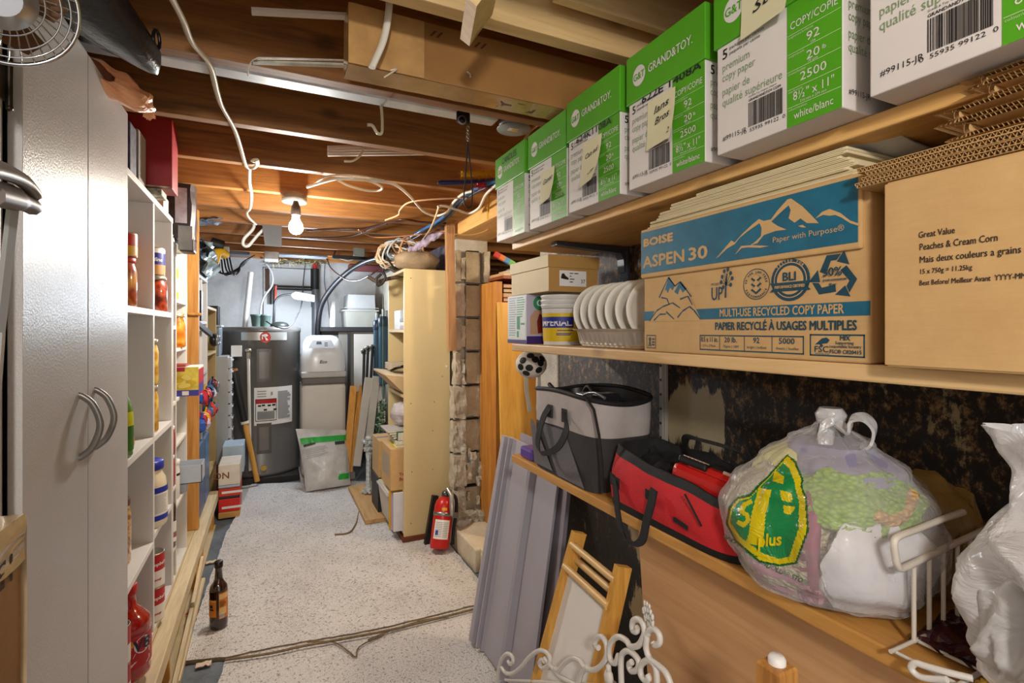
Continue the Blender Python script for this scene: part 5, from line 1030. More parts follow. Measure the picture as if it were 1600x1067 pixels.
p = px(520, 500, Y=5.05); p.z = 1.2755; solo(MB().cyl(p, p+Vector((0, 0, .235)), .028, 0, 20), 'white_canister', mat('d2d4d2', .3), 'tall white cylinder standing on the black rack by the totes', 'canister')
# leaning folded furniture by the bookcase
for k, (a, c, w_, m) in enumerate((((541, 737), (552, 603), .05, 'o'), ((545, 737), (567, 602), .05, 'o'), ((549, 700), (559, 612), .035, 'o'), ((556, 700), (572, 612), .035, 'o'))):
    Y = 4.30+.035*k; solo(MB().bar(px(*a, Y=Y), px(*c, Y=Y+.12), w_, .022, 0, (0, 1, 0)), 'chair_leg_frame', wood('amber_wood_%d' % k, 'b5721c', 'd89a3c', 2, 1, .4, .2), ['long amber wood leg, leftmost of the folded chair by the softener', 'long amber wood leg crossing behind the leftmost one', 'shorter amber wood rail just right of the leftmost leg', 'shorter amber wood rail, rightmost of the amber pieces'][k], 'wood frame', 'amber folded chair pieces')
for k, (a, c) in enumerate((((557, 728), (576, 590)), ((574, 706), (588, 588)), ((596, 660), (596, 600)))):
    Y = 4.22+.03*k; solo(MB().bar(px(*a, Y=Y), px(*c, Y=Y+.12), .058, .026, 0, (0, 1, 0)), 'table_leg', mat('bdb8ae', .35, .1, .05), ['long pale folded table leg leaning right of the amber wood', 'second pale folded table leg beside the first', 'short pale leg behind the green garland'][k], 'table leg', 'pale folded table legs')
for k, (a, c) in enumerate((((567, 640), (569, 549)), ((571, 640), (575, 545)), ((577, 640), (582, 543)), ((583, 640), (586, 548)), ((588, 640), (594, 546)))):
    Y = 4.40+.02*k; b = MB().cyl(px(*a, Y=Y), px(*c, Y=Y+.05), .012, 0, 10); p = px(*c, Y=Y+.05); b.tube([p+Vector((.022*math.cos(q*PI/6), 0, .022*math.sin(q*PI/6))) for q in range(12)], .006, 1, 6, closed=True); b.ball(p, .017, 0, (1, 1, 1), 1)
    solo(b, 'folding_stand_rod', [BLACK, STEEL], 'black ring ended metal rod, %s in the folded stand bundle' % ['leftmost', 'second from left', 'middle one', 'fourth from left', 'rightmost'][k], 'rod', 'black folded stand rods')
BLUEP = mat('3c5868', .25, 0, .12, 6)
for k, (u0, u1, v0, v1, Y) in enumerate(((583, 593, 500, 590, 4.5), (591, 605, 494, 600, 4.35))):
    a, c = px(u0, v0, Y=Y), px(u1, v1, Y=Y); r = (c.x-a.x)/2+.005; t = thing('water_filter', ['narrow blue water filter housing at the left', 'wide blue water filter housing beside the bookcase'][k], 'filter', (a.x+r, Y, c.z))
    z0, z1 = c.z, a.z; o = (a.x+r, Y, 0)
    part(MB().lathe([(r*.8, z0), (r*.9, z0+.02), (r*.92, z1-.09), (r*.95, z1-.08)], o, 24, 0), 'filter_bowl', BLUEP, t); part(MB().lathe([(r, z1-.085), (r*1.05, z1-.08), (r*1.05, z1-.02), (r*.7, z1)], o, 24, 0), 'filter_cap', mat('2a3c4c', .3), t)
    b = MB(); b.cyl((o[0], Y, z1), (o[0], Y, z1+.06), .012, 0, 10); b.cyl((o[0]+.03, Y, z1-.01), (o[0]+.03, Y, z1+.05), .012, 0, 10); part(b, 'filter_fitting', mat('9aa4a8', .3, .3), t)
    b = MB(); b.cyl((o[0], Y, z0), (o[0], Y, .06 if k else .3), .012, 0, 10); part(b, 'filter_pipe', mat('586a74', .4), t)
b = MB(); r = random.Random(4)
for k in range(240):
    q = r.random(); c = px(598-8*q+6*(r.random()-.5), 628+52*q, Y=4.0+.04*r.random()); a = r.random()*6.3; d = Vector((math.cos(a), -.5*r.random(), math.sin(a)))*.028; e = d.orthogonal().normalized()*.007
    b.add([c, c+d*.5+e, c+d, c+d*.5-e], [(0, 1, 2, 3)], 0 if r.random() < .7 else 1)
b.tube([px(598, 626, Y=4.02), px(590, 682, Y=4.02)], .01, 1, 6); q = px(598, 626, Y=4.02); b.tube([q, (q.x, q.y, 1.8785)], .002, 1, 5)
g = solo(b, 'pine_garland', [mat('2f4a30', .5, 0, .2), mat('7d9a80', .5, 0, .2)], 'strip of artificial green garland hanging beside the bookcase', 'garland')
# crystal candlestick
t = thing('crystal_candlestick', 'clear faceted crystal candlestick standing on the board by the bookcase', 'candlestick', (.655, 3.87, .046)); o = Vector((.655, 3.87, .046)); GL = mat('c9d2d4', .06, .35, .25, 60, coat=1)
b = MB()
for z, r_, q in ((.0, .045, .0), (.02, .03, 0), (.275, .026, 0), (.305, .036, 0), (.345, .032, 0), (.385, .030, 0)):
    b.ball(o+Vector((0, 0, z+r_*.6)), r_, 0, (1, 1, .75), 1)
for k in range(8): a = k*PI/4; b.ball(o+Vector((.042*math.cos(a), .042*math.sin(a), .012)), .014, 0, (1, 1, 1), 1); b.ball(o+Vector((.042*math.cos(a), .042*math.sin(a), .38)), .016, 0, (1, 1, 1), 1); b.ball(o+Vector((.028*math.cos(a), .028*math.sin(a), .33)), .012, 0, (1, 1, 1), 1)
b.s = [False]*len(b.s); part(b, 'crystal_beads', GL, t)
b = MB(); b.lathe([(.022, .03), (.019, .05), (.019, .25), (.022, .285)], o, 8, 0, False); part(b, 'crystal_stem', GL, t)
solo(MB().box(.54, .92, 3.32, 4.1, .0185, .045, 0, .002), 'floor_board', wood('footboard', '9a7040', 'c09860', 1, 1, .6, .3), 'thick wooden board on the carpet under the candlestick', 'board')
# ---------------------------------------------------------------- beige bookcase and what it holds
BE = mat('d3bd8c', .45, 0, .03, 2); x0, x1, y0, y1 = .70, .978, 2.952, 3.40
t = thing('beige_bookcase', 'beige bookcase end-on beside the broken block wall', 'bookcase', (.84, 3.18, .047))
b = MB().box(x0, x1, y0, y0+.016, .047, 1.605, 0, .001)
for u, v in ((632, 0), ): pass
for x, z in ((.74, 1.55), (.74, .82), (.88, .82), (.745, .42), (.87, .42), (.74, .12), (.87, .65), (.93, .97)): b.cyl((x, y0-.0006, z), (x, y0+.002, z), .003, 1, 8)
b.cyl((.955, y0-.0008, 1.03), (.955, y0+.002, 1.03), .007, 2, 10)
part(b, 'side_panel', [BE, INK, WHITE], t); part(MB().box(x0, x1, y1-.016, y1, .047, 1.605, 0, .001), 'side_panel', BE, t)
part(MB().box(x0, x1, y0+.016, y1-.016, 1.589, 1.605, 0), 'top_panel', BE, t); part(MB().box(x1-.006, x1, y0+.016, y1-.016, .05, 1.589, 0), 'back_panel', BE, t)
for z in (1.25, .868, .605, .312, .075): part(MB().box(x0, x1-.006, y0+.016, y1-.016, z-.016, z, 0), 'shelf', BE, t)
solo(MB().box(.69, .985, 2.94, 3.31, .0185, .046, 0, .001), 'bookcase_plinth', mat('6a3416', .6, 0, .1), 'dark orange wooden strip under the beige bookcase', 'board')
def bx(x0, x1, y0, y1, z0, z1, c, name, lab, cat='box', c2=None, grp=None, ch=.002, m=None):
    b = MB().box(x0, x1, y0, y1, z0, z1, 0, ch); 
    if c2: b.box(x0+.002, x1-.004, y0-.0005, y1+.0005, z0+.003, z1-.003, 1)
    return solo(b, name, [m or mat(c, .5, 0, .06, 8)]+([mat(c2, .7, 0, .1, 40)] if c2 else []), lab, cat, grp)
bx(.72, .86, 3.14, 3.3, 1.2505, 1.37, 'c8d2d8', 'file_box', 'pale blue white box on the upper bookcase shelf'); bx(.73, .80, 3.04, 3.1, 1.32, 1.38, 'dfe6ea', 'small_device', 'small white gadget on the books of the upper bookcase shelf', 'device')
for k, (c, h) in enumerate((('8a7a98', .022), ('c9b8a0', .022), ('1e1c20', .024))): bx(.715, .88, 2.98, 3.13, 1.2505+sum((.022, .022, .024)[:k])+.0005*k, 1.2725+sum((.022, .022, .024)[:k])+.0005*k, c, 'paperback_book', ['lilac book at the bottom of the upper bookcase shelf pile', 'tan book in the upper bookcase shelf pile', 'black book on the upper bookcase shelf pile'][k], 'book', 'd8d0c0', 'books on the upper bookcase shelf')
b = MB(); A = [(.60, 3.36, .99), (.60, 2.99, .985), (.86, 2.99, .95), (.86, 3.36, .955)]; D = [(.71, 3.34, .875), (.71, 3.0, .875), (.87, 3.0, .872), (.87, 3.34, .872)]
b.loft([D, A], 0, False); b.loft([[Vector(p)+Vector((0, 0, .001)) for p in A], [Vector(p)+Vector((0, 0, .012)) for p in A]], 1, False); solo(b, 'paper_tray', [mat('c8ab80', .6, 0, .05), mat('d6c4a6', .6)], 'sloping tan tray of papers jutting from the bookcase', 'tray')
bx(.66, .82, 3.10, 3.30, 1.005, 1.045, 'b7a88c', 'small_carton', 'small dull carton lying on the sloping paper tray', 'box'); b = MB(); b.tube(catmull([(.64, 3.02, 1.01), (.68, 3.06, 1.02), (.74, 3.05, 1.03), (.78, 3.02, 1.02)], 5), .008, 0, 6); b.tube(catmull([(.67, 3.08, 1.012), (.70, 3.03, 1.03), (.76, 3.09, 1.04)], 5), .006, 0, 6); solo(b, 'eyeglasses', mat('1a1816', .3), 'dark folded glasses lying on the tray papers', 'glasses')
b = MB(); b.grid(lambda u, v: (.77+.095*math.sin(PI*u)**.7*math.cos(2*PI*v)*(1+.25*nz(u*4, v*5)), 3.17+.13*math.sin(PI*u)**.7*math.sin(2*PI*v)*(1+.25*nz(u*4, v*5, 2)), .735-.075*math.cos(PI*u)*(1+.2*nz(v*4, u*4))), 14, 20, 0, False); solo(b, 'grocery_bag', mat('b9b0b2', .3, 0, .2, 10, .2, 40), 'crumpled lilac white plastic bag on a lower bookcase shelf', 'bag')
for k in range(4): bx(.655-.012*k, .86, 3.02, 3.3-.02*k, .6055+.0125*k, .6165+.0125*k, ['c8bfae', 'a89a86', 'd2c4a8', 'b0a8a0'][k], 'magazine', '%s magazine of the small pile under the crumpled bag' % ['lowest', 'second lowest', 'third', 'topmost'][k], 'magazine', 'e0d8c8', 'magazines on the bookcase')
b = MB(); b.box(.646, .93, 3.425, 3.68, .272, .515, 0, .003); b.box(.6455, .93, 3.53, 3.57, .5155, .5165, 1); f = FS(.646, 3.4244, .272); b.text('HYZ', .055, f, 2, .003, 'LEFT', None, .05, .135); b.rect(.05, .20, .22, .212, f, 3, .0005); b.poly([(.04, .01, .0006), (.075, .01, .0006), (.07, .03, .0006), (.05, .025, .0006)], 2, f)
for k in range(7): b.rect(.02+.028*k, .03, .022+.028*k, .16, FW(.6456, 3.68, .272), 4, .0004)
solo(b, 'moving_carton', [KRAFT, mat('8f8580', .5), mat('b5401e', .6), mat('6a6058', .5), mat('a59a90', .5)], 'brown carton with orange red letters behind the bookcase', 'box')
bx(.64, .90, 3.43, 3.66, .0455, .2715, '26262a', 'speaker_box', 'black box standing under the orange lettered carton', 'speaker')
b = MB(); b.box(.629, .93, 2.985, 3.25, .3125, .556, 0, .003); f = FS(.629, 2.9844, .3125); b.text('Yellow', .026, f, 1, .001, 'LEFT', None, .05, .085); b.text('Book', .026, f, 1, .001, 'LEFT', None, .05, .055); b.rect(.0, .07, .20, .20, FW(.6286, 3.22, .3125), 2, .0003) ; solo(b, 'moving_carton', [KRAFT, mat('a8401e', .6), mat('a8977e', .5, 0, .05)], 'brown carton jutting from the lower shelf of the bookcase', 'box')
for k, (c, h, lab) in enumerate((('d8cf5a', .016, 'yellow edged book lying on the lower brown carton'), ('ddd8c6', .024, 'white book lying under the green one'), ('1d4a2c', .052, 'thick dark green book with gilt spine on the pile'))):
    z = .5565+(.0, .0165, .041)[k]; bx(.655+.008*k, .86, 2.99, 3.17-.02*k, z, z+h, c, 'hardback_book', lab, 'book', 'd8d2c0', 'books on the lower carton')
t = thing('storage_bin', 'grey white plastic bin at the bottom of the bookcase', 'bin', (.78, 3.2, .0755))
b = MB(); b.loft([[(x, y, z) for x, y in ((.65-e, 3.085-e), (.90, 3.085-e), (.90, 3.345+e), (.65-e, 3.345+e))] for z, e in ((.076, 0), (.25, .02), (.262, .03), (.272, .03))], 0, False); part(b, 'bin_body', mat('c3c0b8', .35, 0, .04), t); part(MB().box(.63, .88, 3.06, 3.37, .273, .282, 0, .003), 'bin_lid', mat('c9c2b0', .35), t)
bx(.632, .86, 3.026, 3.055, .0755, .30, 'd8a024', 'ring_folder', 'orange yellow folder upright beside the grey bin', 'folder'); bx(.64, .86, 3.008, 3.022, .0755, .295, 'b7a9c8', 'ring_folder', 'lilac folder upright at the near end of the bottom shelf', 'folder'); bx(.645, .86, 2.978, 3.0, .0755, .30, 'd0d0d6', 'ring_folder', 'grey white folder against the near side panel at the bottom', 'folder')
bx(.66, .84, 3.09, 3.24, .283, .305, 'c9b45a', 'yellow_pad', 'yellow pad of paper lying on the grey bin', 'pad')
# lumpy bundles on the bookcase
for k, (c0, s_, c, lab) in enumerate((((.80, 3.06, 1.665), (.14, .09, .06), '9a8468', 'brown cloth bundle on the bookcase top at the near end'), ((.83, 3.29, 1.66), (.15, .12, .055), '7a6a56', 'dark brown cloth bundle on the bookcase top behind the first one'))):
    b = MB(); b.grid(lambda u, v: (c0[0]+s_[0]*math.sin(PI*u)**.7*math.cos(2*PI*v)*(1+.15*nz(v*5, u*4, k)), c0[1]+s_[1]*math.sin(PI*u)**.7*math.sin(2*PI*v), max(1.607, c0[2]-s_[2]*math.cos(PI*u)*(1+.3*nz(u*5, math.cos(2*PI*v)*2, k)))), 14, 24, 0); solo(b, 'cloth_bundle', mat(c, .85, 0, .2, 14, .3, 60), lab, 'cloth')
solo(MB().box(.72, .96, 2.96, 3.2, 1.606, 1.625, 0, .002), 'dark_tray', mat('3a2c22', .6), 'thin dark tray under the brown cloth bundle', 'tray') if False else None
# ---------------------------------------------------------------- post, extinguisher at the broken wall
solo(MB().bar(px(706, 548, Y=2.80), px(702, 348, Y=2.80), .045, .038, 0, (0, 1, 0)), 'wall_stud', wood('stud_wood', '8a5c34', 'b0855a', 2, 1, .6, .4), 'upright stud fixed to the edge of the broken block wall', 'post')
t = thing('fire_extinguisher', 'red fire extinguisher leaning against the broken block wall', 'extinguisher', (.86, 2.75, .018)); A, D = Vector((.842, 2.735, .037)), Vector((.902, 2.80, .315)); ax = (D-A).normalized()
ux = Vector((1, 0, 0)); ux = (ux-ax*ux.dot(ax)).normalized(); uy = ax.cross(ux); T = Matrix((ux, uy, ax)).transposed().to_4x4(); T.translation = A; Lx = (D-A).length; r_ = .053
part(MB().lathe([(.03, 0), (.049, .004), (r_, .016), (r_, Lx*.78), (.046, Lx*.87), (.028, Lx*.93), (.018, Lx*.95)], (0, 0, 0), 36, 0, True, T), 'cylinder', mat('c0221c', .3, 0, .04), t)
b = MB(); wa = lambda a0, a1, z0, z1, mi, off: b.grid(lambda u, v: (off*math.sin(a0+(a1-a0)*u), -off*math.cos(a0+(a1-a0)*u), z0+(z1-z0)*v), 12, 1, mi, True, T)
wa(-1.1, .55, .055, .155, 0, r_+.0008); 
for k in range(9): wa(-.95, -.25, .067+.009*k, .070+.009*k, 1, r_+.0014); wa(-.15, .35+.1*R.random(), .067+.009*k, .070+.009*k, 1, r_+.0014)
wa(-.9, -.6, .075, .10, 2, r_+.002); wa(-.5, .05, Lx*.70, Lx*.75, 3, r_+.0008)
part(b, 'label', [WHITE, mat('9c9c9c', .6, 0, 0), mat('3a4a9a', .5), mat('e0a828', .5)], t, 'white label with fine print')
part(MB().lathe([(r_+.001, Lx*.60), (r_+.003, Lx*.605), (r_+.003, Lx*.66), (r_+.001, Lx*.665)], (0, 0, 0), 36, 0, True, T, False).box(.035, .075, -.05, -.02, Lx*.58, Lx*.68, 0, .003, T), 'strap_clamp', STEEL, t, 'steel band clamp')
b = MB(); b.lathe([(.018, Lx*.94), (.022, Lx*.96), (.022, Lx*1.03), (.012, Lx*1.06)], (0, 0, 0), 16, 0, True, T); b.ball((.02, 0, Lx*1.06), .016, 0, (1, 1, .8), 1, T); part(b, 'valve', mat('5a5a58', .3, .8, .1), t)
b = MB(); b.tube([(.0, -.02, Lx*1.10), (.02, -.05, Lx*.98), (.022, -.066, Lx*.80), (.03, -.066, Lx*.62)], [.010, .012, .012, .008], 0, 8, True, False, T, 1.2); part(b, 'lever', mat('a8a6a2', .3, .6, .05), t, 'grey lever')
b = MB(); b.tube(catmull([(.02, .01, Lx*1.02), (.055, -.02, Lx*.95), (.072, -.01, Lx*.7), (.065, -.02, Lx*.35), (.07, -.02, Lx*.1)], 6), .009, 0, 8, True, False, T); part(b, 'hose', BLACK, t)
solo(MB().bar(px(665, 864, Y=2.87), px(680, 774, Y=2.90), .035, .03, 0, (0, 1, 0)), 'mounting_bracket', mat('1c1714', .5, 0, .05), 'narrow black backing strip leaning left of the fire extinguisher', 'bracket')
# ---------------------------------------------------------------- the opening into the side room
solo(MB().box(1.135, 1.175, 2.62, 2.86, .126, 1.52, 0, .002), 'shelf_upright', ORANGE_Z, 'orange brown shelf upright just inside the wall opening', 'upright')
t = thing('side_room_shelves', 'orange wooden shelves full of books seen through the wall opening', 'shelves', (1.45, 2.75, 0))
for z in (.2, .5, .8, 1.1, 1.38, 1.555): part(MB().box(1.18, 1.9, 2.62, 2.88, z-.018, z, 0, .001), 'shelf', wood('red_shelf', '6e2f12', '8e4a20', 0, 1, .5, .2) if z == .2 else bpy.data.materials['red_shelf'], t)
part(MB().box(1.9, 1.94, 2.62, 2.88, .0, 1.56, 0, .002), 'side_panel', ORANGE_Z, t); part(MB().box(1.18, 1.94, 2.885, 2.898, .0, 1.6, 0), 'back_panel', mat('5a3418', .6, 0, .1), t)
for k in range(5):
    b = MB(); z = 1.3805+.026*k; b.box(1.185, 1.40, 2.63, 2.82, z, z+.024, 0, .003); b.box(1.188, 1.395, 2.6293, 2.8, z+.004, z+.020, 1)
    solo(b, 'stacked_book', [mat(['3a1a14', '7a2a20', 'c8a888', '241418', '8a4a38'][k], .5), mat('d0b8a0', .7, 0, .1, 60)], '%s book of the flat pile inside the wall opening' % ['lowest', 'second lowest', 'middle', 'second highest', 'topmost'][k], 'book', 'books inside the wall opening')
r = random.Random(3)
for s_i, z in enumerate((.2, .5, .8, 1.1)):
    for k in range(4):
        y = 0; c = ('4a6a70', '8a7a5a', '6a3a2a', '3a4a5a')[k]
        b = MB().box(1.19+.055*k, 1.235+.055*k, 2.635, 2.82, z+.0005, z+.20, 0, .002); b.rect(.006, .11, .039, .15, FS(1.19+.055*k, 2.6345, z), 1)
        solo(b, 'video_case', [mat(c, .45, 0, .1), mat('b8a890', .6, 0, 0)], '%s case on the %s shelf seen through the opening' % (['first', 'second', 'third', 'fourth'][k], ['lowest', 'second lowest', 'third', 'fourth'][s_i]), 'case', 'cases on the side room shelves')
solo(MB().bar((1.262, 2.50, .128), (1.265, 2.585, 1.40), .27, .022, 0, (0, 1, 0)), 'pine_board', wood('knotty_pine', 'cf9634', 'e4b254', 2, .7, .45, .8, '6a3410'), 'wide knotty pine board leaning inside the wall opening', 'board')
solo(MB().bar((1.42, 2.30, .001), (1.45, 2.40, 1.2), .13, .02, 0, (0, 1, 0)), 'pine_board', bpy.data.materials['knotty_pine'], 'narrower knotty pine board leaning right of the wide one', 'board')
for k, (p, q, w_, h, c, lab) in enumerate((((1.19, 2.64), (1.55, 2.84), 0, .018, 'c8a070', 'tan flat box at the bottom of the pile on the side room shelf top'), ((1.25, 2.64), (1.6, 2.84), .0185, .022, 'd8c0a0', 'cream flat box in the pile on the side room shelf top'), ((1.30, 2.64), (1.62, 2.84), .041, .02, '8a9a90', 'greenish magazine pile on the side room shelf top'), ((1.33, 2.64), (1.62, 2.84), .0615, .03, 'b8202c', 'red game box topmost on the side room shelf'))):
    bx(p[0], q[0], p[1], q[1], 1.5555+w_, 1.5555+w_+h, c, 'game_box', lab, 'box', 'd8cdb8', 'flat boxes on the side room shelf top')
b = MB()
for k, c in enumerate(range(4)): b.bar(px(773+7.5*k, 396.5+4.2*k, Y=2.60), px(780.5+7.5*k, 400.7+4.2*k, Y=2.60), .022, .028, k)
solo(b, 'rainbow_roll', [mat('c0281c', .5), mat('d8742a', .5), mat('3a8ac8', .5), mat('5ab04a', .5)], 'small rainbow coloured roll lying on the side room shelf edge', 'roll')
bx(1.64, 1.72, 2.64, 2.84, 1.5555, 1.66, '1a1416', 'black_binder', 'black binder upright beside the red game box', 'binder'); bx(1.73, 1.80, 2.64, 2.84, 1.5555, 1.65, '8a7a68', 'grey_binder', 'grey binder at the right of the black one', 'binder')
# soccer print pouch hanging from the middle shelf end
t = thing('ball_pouch', 'white pouch with black soccer ball patches hanging at the middle shelf end', 'pouch', (.79, 1.515, 1.10)); c = Vector((.79, 1.525, 1.134))
b = MB(); b.ball(c, .053, 0, (1, 1, .88), 3); part(b, 'pouch_body', mat('d8d0c4', .7, 0, .06, 10), t)
b = MB(); vd = (Vector((0, 0, EYE))-c).normalized()
for a, e in ((-.55, .35), (.25, .40), (.62, .12), (-.1, -.25), (-.75, -.25), (.5, -.5), (-.05, .85), (-.35, -.85), (1.0, .7)):
    d = (vd+vd.cross(Vector((0, 0, 1))).normalized()*-a*1.2+Vector((0, 0, 1))*e).normalized(); s1 = d.orthogonal().normalized(); s2 = d.cross(s1)
    pts = [(d+s1*.25*math.cos(k*2*PI/12)+s2*.25*math.sin(k*2*PI/12)).normalized() for k in range(12)]
    b.add([c+Vector((p.x, p.y, p.z*.88))*.0538 for p in pts]+[c+Vector((d.x, d.y, d.z*.88))*.0546], [(k, (k+1) % 12, 12) for k in range(12)], 0, True)
part(b, 'black_patches', BLACK, t); b = MB(); b.strap(catmull([c+Vector((-.02, 0, -.04)), c+Vector((-.012, .01, -.09)), c+Vector((.0, .01, -.16))], 5), (.008, .002, 0), .002); b.strap(catmull([c+Vector((.03, 0, -.035)), c+Vector((.035, .01, -.1)), c+Vector((.03, .012, -.155))], 5), (.007, .002, 0), .002); part(b, 'strap', mat('cfc6b4', .7), t)
# ================================================================ things hanging among the joists
t = thing('bulb_fixture', 'bare glowing light bulb in a socket under a round ceiling box', 'light', (.10, 2.55, 1.70)); o = Vector((.10, 2.585, 0))
part(MB().lathe([(.052, 1.84), (.055, 1.843), (.055, 1.876), (.001, 1.877)], o, 28, 0).lathe([(.028, 1.8775), (.028, 1.885)], o, 20, 0), 'ceiling_box', mat('8d8a84', .4, .7, .15, 20), t)
o = Vector((.105, 2.55, 0)); part(MB().lathe([(.012, 1.838), (.014, 1.83), (.019, 1.815), (.022, 1.79), (.020, 1.775)], o, 20, 0).cyl((.105, 2.55, 1.838), (.10, 2.575, 1.846), .008, 0, 8), 'socket', mat('3a302a', .4), t)
m, tt, bb = nt('bulb_glow'); bb.inputs['Emission Color'].default_value = (1, .88, .66, 1); bb.inputs['Emission Strength'].default_value = 26; bb.inputs['Base Color'].default_value = (1, 1, 1, 1)
bulb = part(MB().lathe([(.001, -.032), (.016, -.028), (.028, -.016), (.032, 0), (.028, .018), (.018, .036), (.014, .056)], o+Vector((0, 0, 1.718)), 24, 0), 'bulb', m, t); bulb.visible_shadow = True
WC = mat('d2c6ae', .4, 0, .06, 20); WC2 = mat('e0d8c8', .4, 0, .04)
def cable(P, r, m, lab, n=7, name='white_cable', flat=1.0): return solo(MB().tube(catmull(P, n), r, 0, 8, True, False, None, flat), name, m, lab, 'cable')
Zc = 1.866
pts = [(262, -15), (285, 30), (300, 66), (327, 100), (338, 140), (346, 165), (362, 193), (370, 212), (376, 232), (383, 256), (388, 262), (397, 262), (402, 256), (400, 250), (395, 252)]
cable([px(u, v, Z=Zc) for u, v in pts], .0055, WC, 'long white cable running under the joists from the front towards the bulb', 7, 'white_cable', 1.7)
cable([px(390, 262, Z=1.866)]+[px(u, v, Z=1.855) for u, v in ((390, 285), (393, 305), (391, 325), (386, 332), (389, 340), (400, 350)) ], .0065, WC2, 'white cable hanging from the joist loop down past the bulb')
cable([px(u, v, Y=3.42) for u, v in ((384, 338), (396, 348), (395, 358), (382, 372), (380, 382), (388, 384), (402, 368), (412, 358))], .009, mat('c8c8c4', .35), 'thick white hose looping near the steel duct flap', 6, 'white_hose')
cable([px(606, -20, Y=1.075), px(608, 10, Y=1.07), px(600, 60, Y=1.07), px(581, 106, Y=1.07)], .005, WC2, 'white cable strapped around the long cardboard package', 7, 'white_cable', 1.8)
cable([px(u, v, Y=1.458) for u, v in ((590, 143), (596, 170), (597, 205), (590, 208), (582, 196), (574, 195))], .0042, WC, 'bent white cable end sticking down from the steel strip')
cable([px(u, v, Y=2.0) for u, v in ((570, 222), (565, 240), (552, 251), (538, 252))], .0042, WC, 'short white cable curling under the trim strips')
b = MB(); 
for k in range(4): b.bar(px(512, 230+4*k, Y=2.05-.012*k), px(690, 228+4*k, Y=2.05-.012*k), .011, .009)
solo(b, 'trim_bundle', mat('d8cfc4', .5, 0, .05), 'bundle of white trim strips lying between two joists', 'trim strips')
b = MB(); b.bar(px(393, 15.5, Y=1.20), px(545, 24, Y=1.20), .010, .007); b.bar(px(393, 20, Y=1.21), px(545, 28, Y=1.21), .010, .006)
solo(b, 'trim_bundle', mat('d8cfc4', .5, 0, .05), 'white trim strips poking out behind the left end of the cardboard package', 'trim strips')
b = MB(); b.bar(px(395, 97, Y=1.22), px(560, 103, Y=1.22), .014, .005); q = [px(u, v, Y=1.21) for u, v in ((387, 118), (391, 100), (400, 93), (420, 91), (550, 95))]; b.strap(catmull(q, 5), (0, .009, .003), .002)
solo(b, 'plastic_sleeve', mat('b0a898', .2, 0, .2, 30), 'thin clear plastic sleeve hanging from the left end of the cardboard package', 'plastic')
# long cardboard package
t = thing('long_package', 'long taped cardboard package strapped up between the joists', 'package', (.58, 1.14, 1.80))
b = MB(); b.box(.146, .985, 1.10, 1.175, 1.800, 1.93, 0, .004); f = FS(.158, 1.0996, 1.80)
for k, x in enumerate((.055, .075, .17, .185, .275, .29)): b.poly([(x, .112, .0006), (x+.006, .112, .0006), (x-.006, .098, .0006), (x-.012, .098, .0006)], 1, f)
fb = frame((.158, 1.10, 1.7995), (1, 0, 0), (0, 1, 0)); b.add([(.40, 1.108, 1.7990), (.66, 1.108, 1.7990), (.66, 1.165, 1.7990), (.40, 1.165, 1.7990)], [(0, 1, 2, 3)], 2); b.add([(.50, 1.115, 1.7985), (.60, 1.115, 1.7985), (.60, 1.155, 1.7985), (.50, 1.155, 1.7985)], [(0, 1, 2, 3)], 3)
part(b, 'carton', [mat('9a6c38', .6, 0, .1, 6), mat('5a3a1a', .7), mat('8f8a84', .5, 0, .3, 60), mat('5e3a30', .5, 0, .3, 60)], t)
b = MB(); b.grid(lambda u, v: (.145+.16*u, 1.0985-.0015*abs(nz(u*9, v*9)), 1.801+.125*v), 14, 10, 0); b.grid(lambda u, v: (.145+.55*u, 1.099+.07*v, 1.7988-.002*abs(nz(u*20, v*5))), 30, 4, 0); b.grid(lambda u, v: (.1445, 1.10+.07*u, 1.80+.12*v), 4, 6, 0)
part(b, 'packing_tape', mat('b98f5a', .22, 0, .12, 20, coat=.3), t, 'shiny brown packing tape')
b = MB(); b.tube(catmull([px(610, 110, Y=1.10), px(620, 108, Y=1.095), px(608, 116, Y=1.09), px(600, 121, Y=1.09)], 5), .002, 0, 5); b.tube(catmull([px(730, 112, Y=1.10), px(734, 116, Y=1.095), px(735, 120, Y=1.09)], 5), .002, 0, 5); part(b, 'torn_tape', mat('cfc4b0', .3), t)
# key fob
t = thing('key_fob', 'black fob with a long looped lanyard clipped under the steel strip', 'fob', (.49, 1.385, 1.60)); Yk = 1.385
a, c = px(712, 174, Y=Yk), px(733, 196, Y=Yk); b = MB(); b.box(a.x, c.x, Yk-.012, Yk, c.z, a.z, 0, .005); p = px(721.5, 188, Y=Yk-.013); b.lathe([(.013, 0), (.013, .003), (.010, .004)], (0, 0, 0), 24, 1, True, frame(p, (1, 0, 0), (0, 0, 1))); b.lathe([(.009, .003), (.009, .006), (.001, .0065)], (0, 0, 0), 24, 0, True, frame(p, (1, 0, 0), (0, 0, 1))); part(b, 'fob_body', [mat('101113', .35), mat('9a9a9c', .3, .7)], t)
b = MB(); 
for k in range(4): q = px(731, 200+6*k, Y=Yk); b.tube([q+Vector((.004*math.cos(a*PI/5), .003*(k % 2)*math.sin(a*PI/5), .006*math.sin(a*PI/5))) for a in range(10)], .0012, 0, 5, closed=True)
part(b, 'chain', CHROME, t)
b = MB(); b.tube(catmull([px(u, v, Y=Yk) for u, v in ((731, 222), (729, 250), (726, 290), (725, 315), (730, 324), (736, 322), (738, 300), (735, 260), (731, 224))], 6), .0022, 0, 6); part(b, 'lanyard', mat('141416', .6), t)
